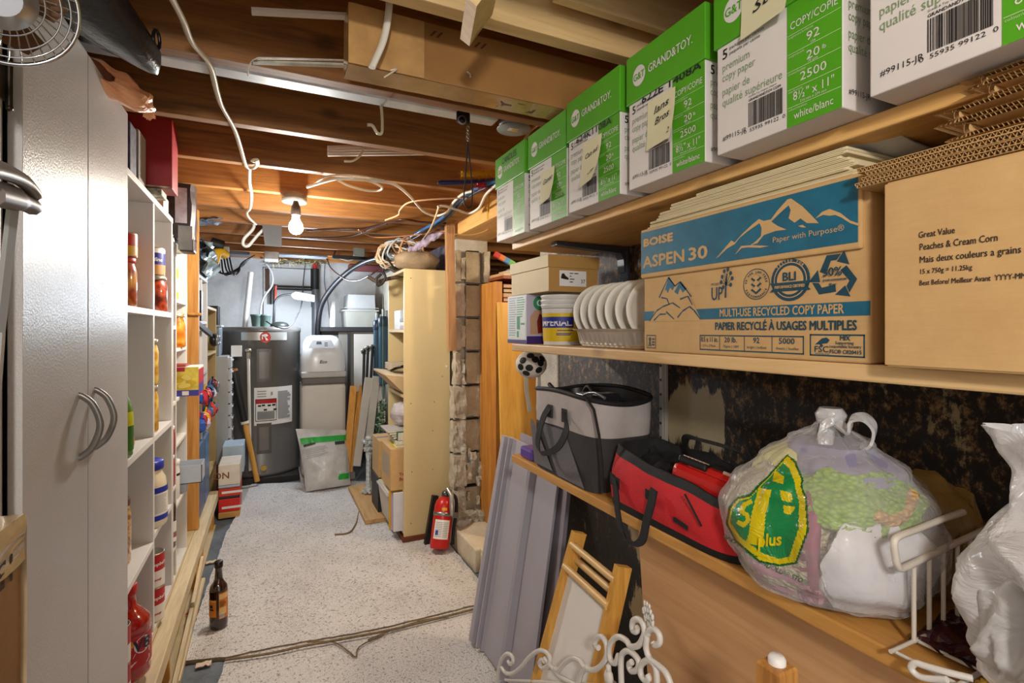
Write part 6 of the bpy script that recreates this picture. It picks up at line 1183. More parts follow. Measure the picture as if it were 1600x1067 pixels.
# round junction box with cover
t = thing('junction_box', 'round grey electrical box with a flat cover plate under the ceiling', 'electrical box', (.72, 1.555, 1.9)); o = px(803, 203, Y=1.55)
part(MB().lathe([(.050, .004), (.052, .005), (.052, .045), (.001, .046)], o, 32, 0), 'box_body', mat('8f9092', .35, .8, .1, 20), t)
b = MB(); b.lathe([(.001, 0), (.057, 0), (.058, .002), (.057, .004)], o, 36, 0); b.add([tuple(o+Vector((x, y, -.0006))) for x, y in ((-.022, -.012), (.012, -.014), (.013, .010), (-.021, .012))], [(0, 1, 2, 3)], 1); b.add([tuple(o+Vector((x, y, -.0012))) for x, y in ((-.008, -.008), (.011, -.009), (.011, .006), (-.008, .007))], [(0, 1, 2, 3)], 2)
part(b, 'cover_plate', [mat('8d9290', .45, .3, .05), mat('d8d4c8', .5), mat('d0a030', .5)], t)
cable([px(u, v, Y=1.6) for u, v in ((818, 222), (828, 205), (845, 192), (870, 180), (900, 172), (960, 160))], .0048, WC, 'white cable pair from the round box running behind the paper boxes')
cable([px(u, v, Y=1.62) for u, v in ((828, 232), (838, 212), (850, 198), (878, 184), (930, 170))], .0048, WC2, 'second white cable behind the paper boxes near the round box')
# brushes
t = thing('duster_brush', 'blue handled brush with yellow bristles lying on the cables', 'brush', tuple(px(730, 285, Y=2.0))); a, c = px(684, 286, Y=2.0), px(738, 284, Y=2.0)
part(MB().tube([a, a.lerp(c, .1), c, px(775, 280, Y=2.0)], [.004, .010, .010, .008], 0, 10), 'handle', mat('1c2560', .35), t); b = MB(); r = random.Random(8)
b.tube([px(722, 272, Y=1.98), px(790, 270, Y=1.98)], .012, 0, 8)
for k in range(700):
    q = px(720+70*r.random(), 272, Y=1.98); d = Vector((r.gauss(0, .4), r.gauss(0, 1), r.gauss(0, 1))).normalized()*.030; e = d.orthogonal().normalized()*.0014; b.add([q-e, q+e, q+d], [(0, 1, 2)], 0)
part(b, 'yellow_bristles', mat('d8a41c', .6, 0, .1), t)
b = MB(); b.tube([px(746, 290, Y=1.97), px(772, 288, Y=1.97)], .010, 0, 8)
for k in range(360):
    q = px(743+32*r.random(), 290, Y=1.97); d = Vector((r.gauss(0, .5), r.gauss(0, 1), r.gauss(0, 1)-.3)).normalized()*.025; e = d.orthogonal().normalized()*.0012; b.add([q-e, q+e, q+d], [(0, 1, 2)], 0)
solo(b, 'scrub_brush', mat('b8203c', .6, 0, .1), 'crimson bristled brush head hanging under the yellow one', 'brush')
# pipes and cables towards the bookcase
Zp = 1.852; bl = [(598, 402), (622, 382), (655, 362), (680, 348), (700, 333), (716, 315), (735, 300), (760, 288), (785, 281)]
cable([px(u, v, Z=Zp) for u, v in bl], .0085, mat('2f6ea8', .3, 0, .05), 'blue water pipe sweeping under the joists towards the paper boxes', 6, 'blue_pipe')
cable([px(u+3, v+4, Z=Zp-.008) for u, v in bl], .007, mat('1d1f24', .4), 'black cable strapped alongside the blue pipe', 6, 'black_cable')
cable([px(u, v, Z=1.845) for u, v in ((480, 292), (510, 283), (530, 279), (555, 280), (590, 283), (618, 289), (640, 306), (662, 330), (680, 337), (698, 332), (708, 317), (722, 304), (740, 298))], .006, WC2, 'white cable from the bulb box swooping past the blue pipe')
cable([px(u, v, Z=1.84) for u, v in ((527, 281), (545, 290), (570, 297), (590, 298), (597, 293), (580, 284), (552, 278))], .0045, WC, 'loop of white cable coiled right of the bulb box')
cable([px(u, v, Z=1.86) for u, v in ((488, 290), (505, 278), (525, 274), (560, 275), (600, 282))], .004, WC, 'thin cream cable above the coiled white loop')
cable([px(u, v, Z=1.84) for u, v in ((602, 344), (622, 336), (625, 328), (640, 316), (680, 311), (730, 309))], .004, mat('c89a70', .4), 'thin tan cable bending under the joists near the duster brush')
cable([px(u, v, Z=1.835) for u, v in ((684, 323), (695, 322), (712, 327), (732, 333), (748, 325), (758, 306), (768, 295), (778, 287))], .0062, WC2, 'thick white cable dipping below the duster brush')
cable([px(u, v, Z=1.83) for u, v in ((686, 322), (680, 340), (672, 358), (660, 375), (648, 386), (632, 386), (616, 378), (607, 377))], .005, mat('d8b48c', .4), 'tan cable dropping from the white one to the cord tangle')
cable([px(u, v, Z=1.855) for u, v in ((480, 360), (520, 358), (560, 358), (590, 352), (625, 343), (660, 347), (700, 349))], .006, mat('3a2218', .4), 'dark brown cable running along the joists behind the bulb', 6, 'brown_cable')
cable([px(u, v, Z=1.85) for u, v in ((470, 371), (520, 371), (555, 367), (580, 357), (605, 350))], .005, mat('3a2218', .4), 'second dark brown cable lower behind the bulb', 6, 'brown_cable')
cable([px(u, v, Z=1.84) for u, v in ((560, 359), (572, 366), (590, 371), (640, 368), (700, 360))], .004, mat('c88a60', .4), 'thin orange tan cable sagging below the brown cables')
cable([px(u, v, Y=4.3) for u, v in ((526, 357), (523, 370), (524, 390), (522, 398))], .006, mat('2c1c16', .4), 'dark cable dropping straight down behind the bulb', 6, 'brown_cable')
cable([px(u, v, Y=4.3) for u, v in ((552, 359), (560, 372), (561, 388), (555, 402), (545, 407), (533, 404), (522, 402))], .006, mat('cfc8bc', .4), 'grey white cable curling down beside the black box')
cable([px(496, 530, Y=4.95), px(497, 505, Y=4.93), px(503, 475, Y=4.9), px(520, 448, Y=4.8), px(545, 424, Y=4.6), px(572, 408, Y=4.3), px(600, 400, Y=4.0), px(622, 392, Y=3.7)], .024, mat('101114', .35), 'thick black hose arching from the drain pipe up to the ceiling', 7, 'black_hose')
cable([px(511, 405, Y=4.6), px(518, 420, Y=4.5), px(540, 436, Y=4.2), px(560, 438, Y=3.9), px(578, 430, Y=3.6), px(590, 422, Y=3.5)], .006, mat('5a3430', .4), 'red brown cord sagging in front of the black hose', 6, 'brown_cable')
cable([px(478, 404, Y=5.0), px(474, 440, Y=5.0), px(472, 470, Y=4.9), px(466, 490, Y=4.75), px(450, 512, Y=4.58), px(430, 510, Y=4.58), px(416, 502, Y=4.65)], .005, mat('1c1c1e', .4), 'thin black power cord of the work lamp looping over the heater', 6, 'black_cable')
cable([px(508, 408, Y=5.2), px(507, 440, Y=5.2), px(512, 470, Y=5.15), px(515, 497, Y=5.1)], .005, mat('55565a', .4), 'thin grey cable hanging down to the black rack', 6, 'grey_cable')
cable([px(411, 405, Y=5.0), px(424, 425, Y=5.0), px(425, 445, Y=4.98), px(412, 465, Y=4.95), px(407, 485, Y=4.9), px(408, 504, Y=4.85)], .008, mat('a0a2a2', .35), 'grey flexible cable bending down behind the green pots', 6, 'grey_cable')
for k in range(6):
    cable([px(338+4*k, 410-2*k, Y=4.6), px(340+5*k, 424+2*(k % 3), Y=4.6-.05*k), px(358+3*k, 428-3*(k % 2), Y=4.55), px(378, 416-k, Y=4.6), px(388+2*k, 404-k, Y=4.65)], .006, mat('16181a', .4), '%s of the black cords sagging from the left ceiling corner' % ['lowest', 'second', 'third', 'fourth', 'fifth', 'innermost'][k], 6, 'black_cable')
# cord tangle on the bookcase
r = random.Random(21)
for k, (c, cn) in enumerate((('d8b48c', 'tan'), ('c9c2b4', 'off white'), ('2a2622', 'black'), ('b8c4cc', 'pale blue'), ('8a6a4a', 'brown'), ('d8a070', 'orange tan'))):
    c0 = px(608+6*k, 398+4*(k % 3), Y=3.2); P = []
    for q in range(16): a = q*1.9+k; P.append(c0+Vector((.075*math.cos(a)*(1+.5*r.random()), .05*math.sin(a*.7), .06*math.sin(a)*(1+.4*r.random())+.01*k)))
    cable(P, .0055, mat(c, .4), '%s cord in the tangle above the bookcase top' % cn, 6, 'tangled_cord')
b = MB(); P0, P1 = px(636, 396, Y=3.05), px(696, 358, Y=3.0)
b.grid(lambda u, v: tuple(P0.lerp(P1, u)+Vector((0, .02*math.cos(2*PI*v), .026*math.sin(2*PI*v)))*(1+.6*nz(u*9, v*3))+Vector((0, 0, .008*nz(u*12, 2)))), 26, 10, 0, False)
solo(b, 'twisted_wrap', mat('a79ab0', .2, 0, .35, 30), 'lilac twisted plastic wrap tied along the cables by the wall stud', 'plastic')
cable([px(u, v, Y=3.25) for u, v in ((575, 432), (590, 440), (605, 436), (625, 432), (650, 428))], .012, mat('5a4a3a', .5), 'thick brown coil of cord drooping over the bookcase edge', 6, 'cord_coil')
cable([px(u, v, Y=3.2) for u, v in ((597, 424), (602, 432), (598, 442), (590, 446), (588, 436), (596, 428))], .008, mat('2a2420', .5), 'black coil of cord hanging at the bookcase front edge', 6, 'cord_coil')
cable([px(u, v, Y=2.55) for u, v in ((712, 366), (735, 367), (755, 362), (770, 352), (780, 342))], .003, mat('c8a060', .4), 'thin tan cord strung from the stud across the block wall top')
b = MB(); b.strap([px(764, 300, Y=2.2), px(763, 325, Y=2.2), px(762, 343, Y=2.2)], (.006, .003, 0), .001); solo(b, 'yellow_ribbon', mat('c89a1c', .5), 'short yellow ribbon hanging under the sill plate', 'ribbon')
# ducts, boxes and fluff at the far ceiling
b = MB(); q = [px(409, 347, Y=3.26), px(441, 347, Y=3.26), px(440, 386, Y=3.36), px(414, 384, Y=3.36)]; q[0].z = q[1].z = 1.878; q[0].y = q[1].y = 3.40; b.loft([q, [p+Vector((0, .003, 0)) for p in q]], 0, False); solo(b, 'duct_flap', mat('8f9194', .4, .6, .08), 'grey sheet metal flap hanging below the joists beyond the bulb', 'sheet metal')
def cbox(u0, v0, u1, v1, Y, dp, name, m, lab, cat): a, c = px(u0, v0, Y=Y), px(u1, v1, Y=Y); return solo(MB().box(a.x, c.x, Y, Y+dp, c.z, a.z, 0, .003), name, m, lab, cat)
cbox(413, 392, 435, 405, 4.40, .2, 'vent_box', mat('a9acb0', .4, .3, .05), 'grey white vent box at the ceiling above the heater', 'vent'); cbox(345, 391, 390, 398, 4.45, .15, 'steel_duct', mat('4a5058', .4, .5, .05), 'dark steel duct piece in the far left ceiling corner', 'duct')
cbox(436, 395, 512, 402, 4.42, .15, 'steel_duct', mat('6a7078', .4, .5, .05), 'long grey duct running along the top of the back wall', 'duct'); cbox(520, 398, 600, 408, 4.28, .06, 'cable_tray', mat('141416', .5), 'black cable tray full of connectors at the far ceiling', 'cable tray')
cbox(553, 386, 570, 400, 3.95, .04, 'metal_clamp', mat('7d8480', .4, .6, .1), 'grey metal clamp hanging by the black cable tray', 'clamp'); cbox(333, 384, 358, 402, 4.2, .02, 'white_sheet', mat('a8acb0', .5), 'grey white sheet jutting from the left ceiling corner', 'sheet')
a, c = px(330, 346, Y=3.45), px(352, 352, Y=3.5); b = MB(); b.grid(lambda u, v: tuple(px(312+36*u, 343+10*v-3*u, Y=3.3+.35*v)+Vector((0, 0, .01*nz(u*6, v*6)))), 8, 6, 0, False); solo(b, 'foil_packet', mat('6a8aa8', .2, .3, .3, 20), 'blue white foil packet tucked above the shelves behind the post', 'packet')
b = MB(); r = random.Random(2)
for k in range(420):
    q = px(415+95*r.random(), 403+9*r.random(), Y=4.9+.1*r.random()); d = Vector((r.gauss(0, 1), r.gauss(0, .5), r.gauss(0, .5))).normalized()*.06; d.z = min(d.z, .0); e = d.orthogonal().normalized()*.004; b.add([q-e, q+e, q+d], [(0, 1, 2)], r.randint(0, 1))
g = solo(b, 'insulation_fluff', [mat('7d8464', .8, 0, .2), mat('9a8a6a', .8, 0, .2)], 'tufts of yellow green insulation along the top of the back wall', 'insulation'); g['kind'] = 'stuff'
cbox(545, 413, 600, 425, 5.42, .07, 'pink_foam', mat('9c5a5e', .7, 0, .15), 'strip of pink foam insulation at the top right of the back wall', 'insulation')
solo(MB().box(.99, .998, 2.99, 4.4, 1.42, 1.785, 0), 'wall_shade_sheet', mat('6a5f72', .7, 0, .1), 'dull purple grey sheet coloured as the shaded wall above the bookcase', 'board')  # added sheet whose colour paints the upper wall lying in shadow
# ================================================================ lower right: bags on the plank and things leaning below
PK = .8505
# ---- grey and black tote
t = thing('cooler_tote', 'tall grey and black fabric tote standing open on the lowest plank', 'bag', (.82, 1.2, PK))
GRY = mat('b2aaa7', .8, 0, .06, 20, .2, 400); DGR = mat('3d3a3b', .85, 0, .08, 30, .25, 400); MGR = mat('6b686b', .85, 0, .12, 200, .2, 400); BLKF = mat('161516', .7, 0, .1, 20, .2, 300)
def toter(z):       # rounded rectangle that widens towards the top
    f_ = (z-PK)/.24; x0, x1 = .705-.005*f_, .885+.03*f_; y0, y1 = 1.035-.012*f_, 1.355+.03*f_; o_ = []
    for k in range(64):
        a = 2*PI*k/64; c_, s_ = math.cos(a), math.sin(a); e = 7-3.5*f_; q = (abs(c_)**e+abs(s_)**e)**(-1/e)
        wob = .004*nz(a*2, z*9)*(1 if f_ > .1 else 0)
        o_.append(((x0+x1)/2+((x1-x0)/2+wob)*c_*q, (y0+y1)/2+((y1-y0)/2+wob)*s_*q, z+(.012*f_*f_*math.cos(2*a))))
    return o_
zs = [PK, PK+.004, PK+.05, PK+.10, PK+.135]; part(MB().loft([toter(z) for z in zs], 0, True, True, True), 'lower_panels', DGR, t, 'dark grey lower panels')
part(MB().loft([toter(PK+.135+.09*k/4) for k in range(5)], 0, True, True, False), 'upper_band', GRY, t, 'light grey upper band')
rim = [Vector(p) for p in toter(PK+.225)]; part(MB().tube(rim, .006, 0, 6, closed=True), 'zip_rim', BLKF, t)
inn = [Vector(p)*1.0 for p in toter(PK+.224)]; cc = sum(inn, Vector())/64; b = MB(); b.loft([[cc+(p-cc)*.985+Vector((0, 0, .002)) for p in inn], [cc+(p-cc)*.95+Vector((0, 0, -.05)) for p in inn], [cc+(p-cc)*.9+Vector((0, 0, -.12)) for p in inn]], 0, True, True, False); b.add([cc+(p-cc)*.9+Vector((0, 0, -.12)) for p in inn], [tuple(range(64))], 0)
part(b, 'lining', mat('0c0c0d', .35, 0, .1, 20), t)
b = MB()
def onf(y, z, o=.0): f_ = (z-PK)/.24; return Vector((.705-.005*f_-.003-o, y, z))
b.add([onf(1.335, PK+.01), onf(1.30, PK+.01), onf(1.345, PK+.134), onf(1.355, PK+.134)], [(0, 1, 2, 3)], 0); b.add([onf(1.20, PK+.005), onf(1.07, PK+.005), onf(1.16, PK+.134), onf(1.29, PK+.134)], [(0, 1, 2, 3)], 1)
b.add([onf(1.31, PK+.01, .0005), onf(1.225, PK+.01, .0005), onf(1.335, PK+.134, .0005), onf(1.35, PK+.134, .0005)], [(0, 1, 2, 3)], 1)
part(b, 'front_pocket', [MGR, MGR], t, 'speckled grey pocket panels')
b = MB(); b.tube([px(u, v, X=.700) for u, v in ((916, 622), (928, 640), (936, 680), (940, 720), (942, 768))], .0035, 0, 6); part(b, 'corner_piping', BLKF, t)
def strapf(P, hw, th=.003): bb = MB(); bb.strap(catmull(P, 8), hw, th); return bb
part(strapf([px(858, 636, X=.698), px(848, 655, X=.690), px(840, 690, X=.676), px(846, 708, X=.67), px(870, 700, X=.668), px(885, 672, X=.676), px(882, 645, X=.697)], (0, .011, .004)), 'handle', BLKF, t)
for u, v in ((882, 647), (860, 640)): part(MB().rect(-.015, -.022, .015, .014, FW(.6975, px(u, v, X=.698).y, px(u, v, X=.698).z), 0), 'handle_patch', BLKF, t)
b = MB(); b.box(cc.x-.03, cc.x+.03, 1.10, 1.15, PK+.10, PK+.232, 0, .006); b.box(cc.x-.05, cc.x+.01, 1.16, 1.2, PK+.10, PK+.228, 1, .006); b.tube(catmull([px(u, v, X=.80) for u, v in ((912, 640), (910, 620), (918, 604), (926, 612))], 6), .006, 2, 8); b.tube(catmull([px(u, v, X=.74) for u, v in ((858, 600), (865, 608), (872, 620))], 5), .006, 2, 8); b.tube(catmull([px(u, v, X=.74) for u, v in ((905, 624), (915, 616), (930, 614), (945, 622))], 5), .004, 1, 8)
solo(b, 'tote_contents', [mat('222326', .2, 0, .1), mat('77787c', .3, .5, .1), BLACK], 'dark tool parts and cords poking from the open grey tote', 'tools')
solo(MB().box(.71, .78, 1.37, 1.45, PK, PK+.035, 0, .008), 'purple_case', mat('5a3f98', .4, 0, .1), 'small purple plastic case at the left end of the lowest plank', 'case')
# ---- red tool bag
t = thing('tool_bag', 'open red tool bag with black trim and drooping handles on the plank', 'bag', (.80, .79, PK)); REDF = mat('c9232a', .75, 0, .08, 14, .25, 300)
def redr(f_, in_=0):     # outline at height fraction f_
    o_ = []; L0, L1 = .985+.01*f_, .615-.005*f_; X0, X1 = .702-.012*math.sin(PI*min(f_, .8))+.02*f_*f_, .875+.01*f_
    for k in range(72):
        a = 2*PI*k/72; c_, s_ = math.cos(a), math.sin(a); e = 6-2*f_; q = (abs(c_)**e+abs(s_)**e)**(-1/e); y = (L0+L1)/2+((L0-L1)/2-in_)*s_*q
        z = PK+.115*f_*(1+.15*(y-.8)/.18)+.008*f_*nz(a*2.5, 1)
        o_.append(Vector(((X0+X1)/2+((X1-X0)/2-in_)*c_*q+.008*f_*nz(a*2.2, f_*3, 5), y, z)))
    return o_
part(MB().loft([redr(f_) for f_ in (0, .03, .15)], 0, True, True, True), 'base_panel', BLKF, t, 'black base'); part(MB().loft([redr(f_) for f_ in (.15, .3, .45, .6, .75, .86)], 0, True, True, False), 'red_panels', REDF, t)
part(MB().loft([redr(.86), redr(.95), redr(1.0), redr(1.0, .006), redr(.8, .012), redr(.3, .015)], 0, True, True, False).add([tuple(p) for p in redr(.3, .015)], [tuple(range(72))], 0), 'zip_trim', mat('222224', .7, 0, .15, 60, .4, 500), t, 'black zip trim and lining')
zt = [px(u, v, X=.715) for u, v in ((945, 706), (955, 700), (985, 722), (1040, 745), (1090, 762), (1135, 772))]
P = [px(957, 740, X=.692), px(962, 765, X=.682), px(966, 805, X=.672), px(975, 838, X=.668), px(992, 850, X=.666), px(1004, 842, X=.666), px(1010, 815, X=.67), px(1018, 785, X=.678), px(1022, 764, X=.689)]
part(strapf(P, (0, .009, .002), .004), 'handle', mat('1b1b1c', .75, 0, .2, 60, .4, 500), t)
P = [Vector((.868, .90, PK+.11)), Vector((.85, .88, PK+.155)), Vector((.845, .83, PK+.16)), Vector((.86, .74, PK+.15)), Vector((.868, .72, PK+.11))]; part(strapf(P, (0, .009, .004), .004), 'handle', mat('1b1b1c', .75, 0, .2, 60, .4, 500), t)
for u0, v0, u1, v1 in ((953, 738, 968, 766), (1008, 762, 1024, 790), (1052, 806, 1075, 830)):
    p, q = px(u0, v0, X=.688), px(u1, v1, X=.688); part(MB().add([p, Vector((p.x, q.y, p.z-.006)), q, Vector((q.x, p.y, q.z+.006))], [(0, 1, 2, 3)], 0), 'sewn_patch', BLKF, t)
part(MB().tube([px(u, v, X=.690) for u, v in ((1070, 772), (1082, 795), (1096, 822))], .002, 0, 6), 'seam_piping', BLKF, t)
t = thing('power_tool', 'glossy red power tool lying in the open red tool bag', 'tool', (.79, .72, PK+.05)); T = frame((.775, .735, PK+.095), (.15, -1, -.12), (.35, .1, 1))
part(MB().box(-.075, .085, -.03, .022, -.035, .035, 0, .014, T).box(-.05, .06, .0, .034, -.025, .025, 0, .012, T), 'tool_body', mat('c01e1c', .2, 0, .05, coat=.8), t)
b = MB(); b.box(-.065, .0, .022, .037, .006, .030, 0, .004, T)
for k in range(6): b.box(-.056+.009*k, -.051+.009*k, .036, .039, .010, .026, 1, 0, T)
b.box(.03, .05, .03, .037, -.02, .02, 1, .002, T); part(b, 'tool_grip', [mat('1a1a1c', .4), mat('b89a8a', .4)], t)
b = MB(); b.grid(lambda u, v: (.75+.09*u, .965-.13*v, PK+.085+.03*nz(u*4, v*4)+.03*u), 10, 10, 0); b.grid(lambda u, v: (.80+.06*u, .80-.16*v, PK+.10+.03*nz(u*4+3, v*4)), 8, 10, 0)
solo(b, 'dark_cloth', mat('1e1e20', .7, 0, .2, 20), 'dark crumpled pouch stuffed in the red tool bag beside the tool', 'pouch')
# ---- clothes bag
CX, CY, RX, RY = .79, .522, .142, .148
def shell(u, v, k=1.0):       # u up from the base to the knot, v round
    a = 2*PI*v; prof = [(0, .55), (.06, .86), (.2, 1.0), (.4, 1.03), (.58, .92), (.74, .68), (.86, .40), (.94, .17), (1, .09)]
    for (p, r0), (q, r1) in zip(prof, prof[1:]):
        if p <= u <= q+1e-9: f_ = (u-p)/(q-p); f_ = f_*f_*(3-2*f_); r = r0+(r1-r0)*f_; break
    w_ = nz(math.cos(a)*2.2, math.sin(a)*2.2, u*3)*.10+nz(math.cos(a)*7, math.sin(a)*7, u*2)*.035*min(1, u*3); pl = .05*math.sin(a*16+4*nz(a, u*2))*max(0, u-.55)*2
    r *= (1+w_+pl*.5)*k; z = PK+.001+.262*u+(.008*nz(a*3, u*8) if u > .05 else 0)
    return (CX-.03*u*u*0+RX*r*math.cos(a), CY+RY*r*math.sin(a)-.012*u, max(PK+.001, z))
def film(name, tr, col, rough=.12, bm_=.5, sc=26):
    m, t, b = nt(name); b.inputs['Base Color'].default_value = lin(col); b.inputs['Roughness'].default_value = rough
    tp = N(t, 'ShaderNodeBsdfTransparent'); mx = N(t, 'ShaderNodeMixShader'); lw = N(t, 'ShaderNodeLayerWeight'); lw.inputs[0].default_value = .35
    v = ocoord(t); f = noisetex(t, v, sc, 4, .6, 1.5); mr = N(t, 'ShaderNodeMapRange'); mr.inputs[3].default_value = tr-.16; mr.inputs[4].default_value = tr+.14; t.links.new(f, mr.inputs[0])
    sb = N(t, 'ShaderNodeMath', operation='SUBTRACT'); ml = N(t, 'ShaderNodeMath', operation='MULTIPLY'); ml.inputs[1].default_value = .45; t.links.new(lw.outputs['Facing'], ml.inputs[0]); t.links.new(mr.outputs[0], sb.inputs[0]); t.links.new(ml.outputs[0], sb.inputs[1]); sb.use_clamp = True
    t.links.new(sb.outputs[0], mx.inputs[0]); t.links.new(b.outputs[0], mx.inputs[1]); t.links.new(tp.outputs[0], mx.inputs[2]); t.links.new(mx.outputs[0], t.nodes['Material Output'].inputs[0])
    b.inputs['Subsurface Weight'].default_value = 0; bump(t, b, f, bm_, .01); return m
FILM = film('milky_film', .80, 'd8d5d2'); FILM2 = film('white_film', .22, 'd6d4d4', .2, .7, 18)
t = thing('clothes_bag', 'knotted see-through plastic bag of knitted clothes with a green and yellow print', 'bag', (CX, CY, PK))
def z1(pts): return [(1120+x/3.81, 700+y/3.81) for x, y in pts]
def inside(p, poly):
    c = False; j = len(poly)-1
    for i in range(len(poly)):
        (x0, y0), (x1, y1) = poly[i], poly[j]
        if (y0 > p[1]) != (y1 > p[1]) and p[0] < (x1-x0)*(p[1]-y0)/(y1-y0)+x0: c = not c
        j = i
    return c
def thick(pts, w_):
    out = []
    for p, q in zip(pts, pts[1:]):
        dx, dy = q[0]-p[0], q[1]-p[1]; L = math.hypot(dx, dy); ox, oy = -dy/L*w_, dx/L*w_; out.append([(p[0]+ox-dx/L*5, p[1]+oy-dy/L*5), (q[0]+ox+dx/L*5, q[1]+oy+dy/L*5), (q[0]-ox+dx/L*5, q[1]-oy+dy/L*5), (p[0]-ox-dx/L*5, p[1]-oy-dy/L*5)])
    return out
LAY = [(1, [(420, 35), (470, 75), (515, 185), (510, 230), (535, 290), (548, 490), (475, 690), (370, 705), (250, 680), (110, 560), (52, 450), (70, 350), (120, 290), (190, 275), (300, 165)]),
 (2, [(420, 47), (460, 87), (503, 190), (498, 235), (524, 295), (536, 486), (466, 678), (370, 692), (256, 668), (120, 550), (66, 448), (83, 358), (128, 304), (201, 288), (311, 172)]),
 (3, [(395, 85), (430, 120), (465, 205), (470, 250), (490, 320), (487, 480), (432, 645), (370, 660), (270, 625), (140, 530), (78, 440), (92, 365), (135, 315), (195, 300), (300, 190)]),
 (2, [(250, 235), (325, 250), (290, 400), (275, 590), (170, 560), (185, 530), (205, 400)]), (2, [(345, 130), (400, 170), (395, 215), (330, 195)]), (2, [(375, 250), (440, 265), (452, 300), (440, 325), (385, 310)]), (2, [(395, 340), (470, 350), (440, 395), (400, 390)])]
LAY += [(2, q) for q in thick([(205, 318), (165, 335), (145, 375), (180, 400), (186, 430), (160, 460), (125, 440)], 13)]
LAY = [(m_, z1(q)) for m_, q in LAY]
b = MB(); NU, NV = 250, 560; b.grid(lambda u, v: shell(u, v), NU, NV, 0)
fw, rt = Vector((math.sin(YAW), math.cos(YAW), 0)), Vector((math.cos(YAW), -math.sin(YAW), 0))
def topx(p): d = p-Vector((0, 0, EYE)); k = F_PX/d.dot(fw); return (800+d.dot(rt)*k, HOR-d.z*k)
PXV = [topx(p) for p in b.v]
for i, f_ in enumerate(b.f):
    c_ = sum((b.v[q] for q in f_), Vector())/4; n_ = (b.v[f_[1]]-b.v[f_[0]]).cross(b.v[f_[3]]-b.v[f_[0]]); u_, v_ = sum(PXV[q][0] for q in f_)/4, sum(PXV[q][1] for q in f_)/4
    if not (1120 < u_ < 1275 and 700 < v_ < 900) or c_.x > CX or (c_-Vector((CX, CY, c_.z))).dot(c_-Vector((0, 0, c_.z))) > 0 and c_.x > CX-.02: continue
    for m_, q in LAY:
        if inside((u_, v_), q): b.m[i] = m_
def inkfilm(name, c, tr):
    m, t_, bs = nt(name); bs.inputs['Base Color'].default_value = lin(c); bs.inputs['Roughness'].default_value = .14; tp = N(t_, 'ShaderNodeBsdfTransparent'); mx = N(t_, 'ShaderNodeMixShader'); mx.inputs[0].default_value = tr
    t_.links.new(bs.outputs[0], mx.inputs[1]); t_.links.new(tp.outputs[0], mx.inputs[2]); t_.links.new(mx.outputs[0], t_.nodes['Material Output'].inputs[0]); bump(t_, bs, noisetex(t_, ocoord(t_), 30, 4, .6, 1.5), .6, .01); return m
part(b, 'bag_film', [FILM, inkfilm('green_ink', '0f5c26', .08), inkfilm('yellow_ink', 'd2be12', .08), inkfilm('mid_green_ink', '0f8448', .12)], t, 'clear film with a green and yellow shop emblem')
kn = Vector(shell(1, 0)); kn = Vector((CX, CY-.012, PK+.262))
b = MB(); b.lathe([(.014, -.012), (.02, -.004), (.022, .006), (.016, .016)], kn, 14, 0)
lp_ = [kn+Vector((0, .008, .005)), px(1325, 672, X=CX-.02), px(1330, 655, X=CX-.02), px(1350, 652, X=CX), px(1366, 668, X=CX+.01), px(1362, 690, X=CX), px(1345, 700, X=CX)]
b.strap(catmull(lp_, 8), (.010, .004, .004), .004)
fl_ = [kn+Vector((0, 0, 0)), px(1300, 690, X=CX-.02), px(1280, 672, X=CX-.03), px(1304, 655, X=CX-.03)]; b.strap(catmull(fl_, 6), [(.01, .002, .012)]*6+[(.006, .002, .016)]*6+[(.003, 0, .008)]*7, .002)
part(b, 'knotted_handles', FILM2, t)
def shp(u_px, v_px, off):    # a point on the bag's film under the print
    d = px(u_px, v_px, X=CX)-Vector((0, 0, EYE)); o = Vector((0, 0, EYE)); best = None
    for it in range(60):
        k = .60+.008*it; p = o+d*k; f_ = (p.z-PK-.001)/.262
        if 0 <= f_ <= 1:
            a = math.atan2((p.y-CY+.012*f_)/RY, (p.x-CX)/RX)/(2*PI) % 1; q = Vector(shell(f_, a)); rq = math.hypot((q.x-CX)/RX, (q.y-CY+.012*f_)/RY); rp_ = math.hypot((p.x-CX)/RX, (p.y-CY+.012*f_)/RY)
            if rp_ <= rq: best = p; break
    if best is None: best = o+d*.86
    return best+(o-best).normalized()*off
b = MB()
def dtext(st, u0, v0, u1, v1, size, mi, bold=.0, off=.007):
    vs, fs = glyphs(st, 1.0, bold, 'LEFT', .15); w_ = max(v.x for v in vs)
    P = [shp(u0+(u1-u0)*v.x/w_-(v1-v0)/(u1-u0)*0+v.y*size*(v1-v0)/math.hypot(u1-u0, v1-v0), v0+(v1-v0)*v.x/w_-v.y*size*(u1-u0)/math.hypot(u1-u0, v1-v0), off) for v in vs]; b.add(P, fs, mi)
dtext('plus', 1184, 854, 1222, 851, 27, 1, .03); dtext('GREAT CANADIAN', 1129, 838, 1196, 885, 8, 0, .02, .004); dtext('DOLLAR STORE', 1196, 886, 1264, 916, 11, 0, .02, .004)
part(b, 'printed_words', [mat('16702c', .3, 0, .1, 20), mat('d8c418', .3, 0, .06, 20), mat('128a4c', .25, 0, .15, 20)], t, 'small printed shop words')
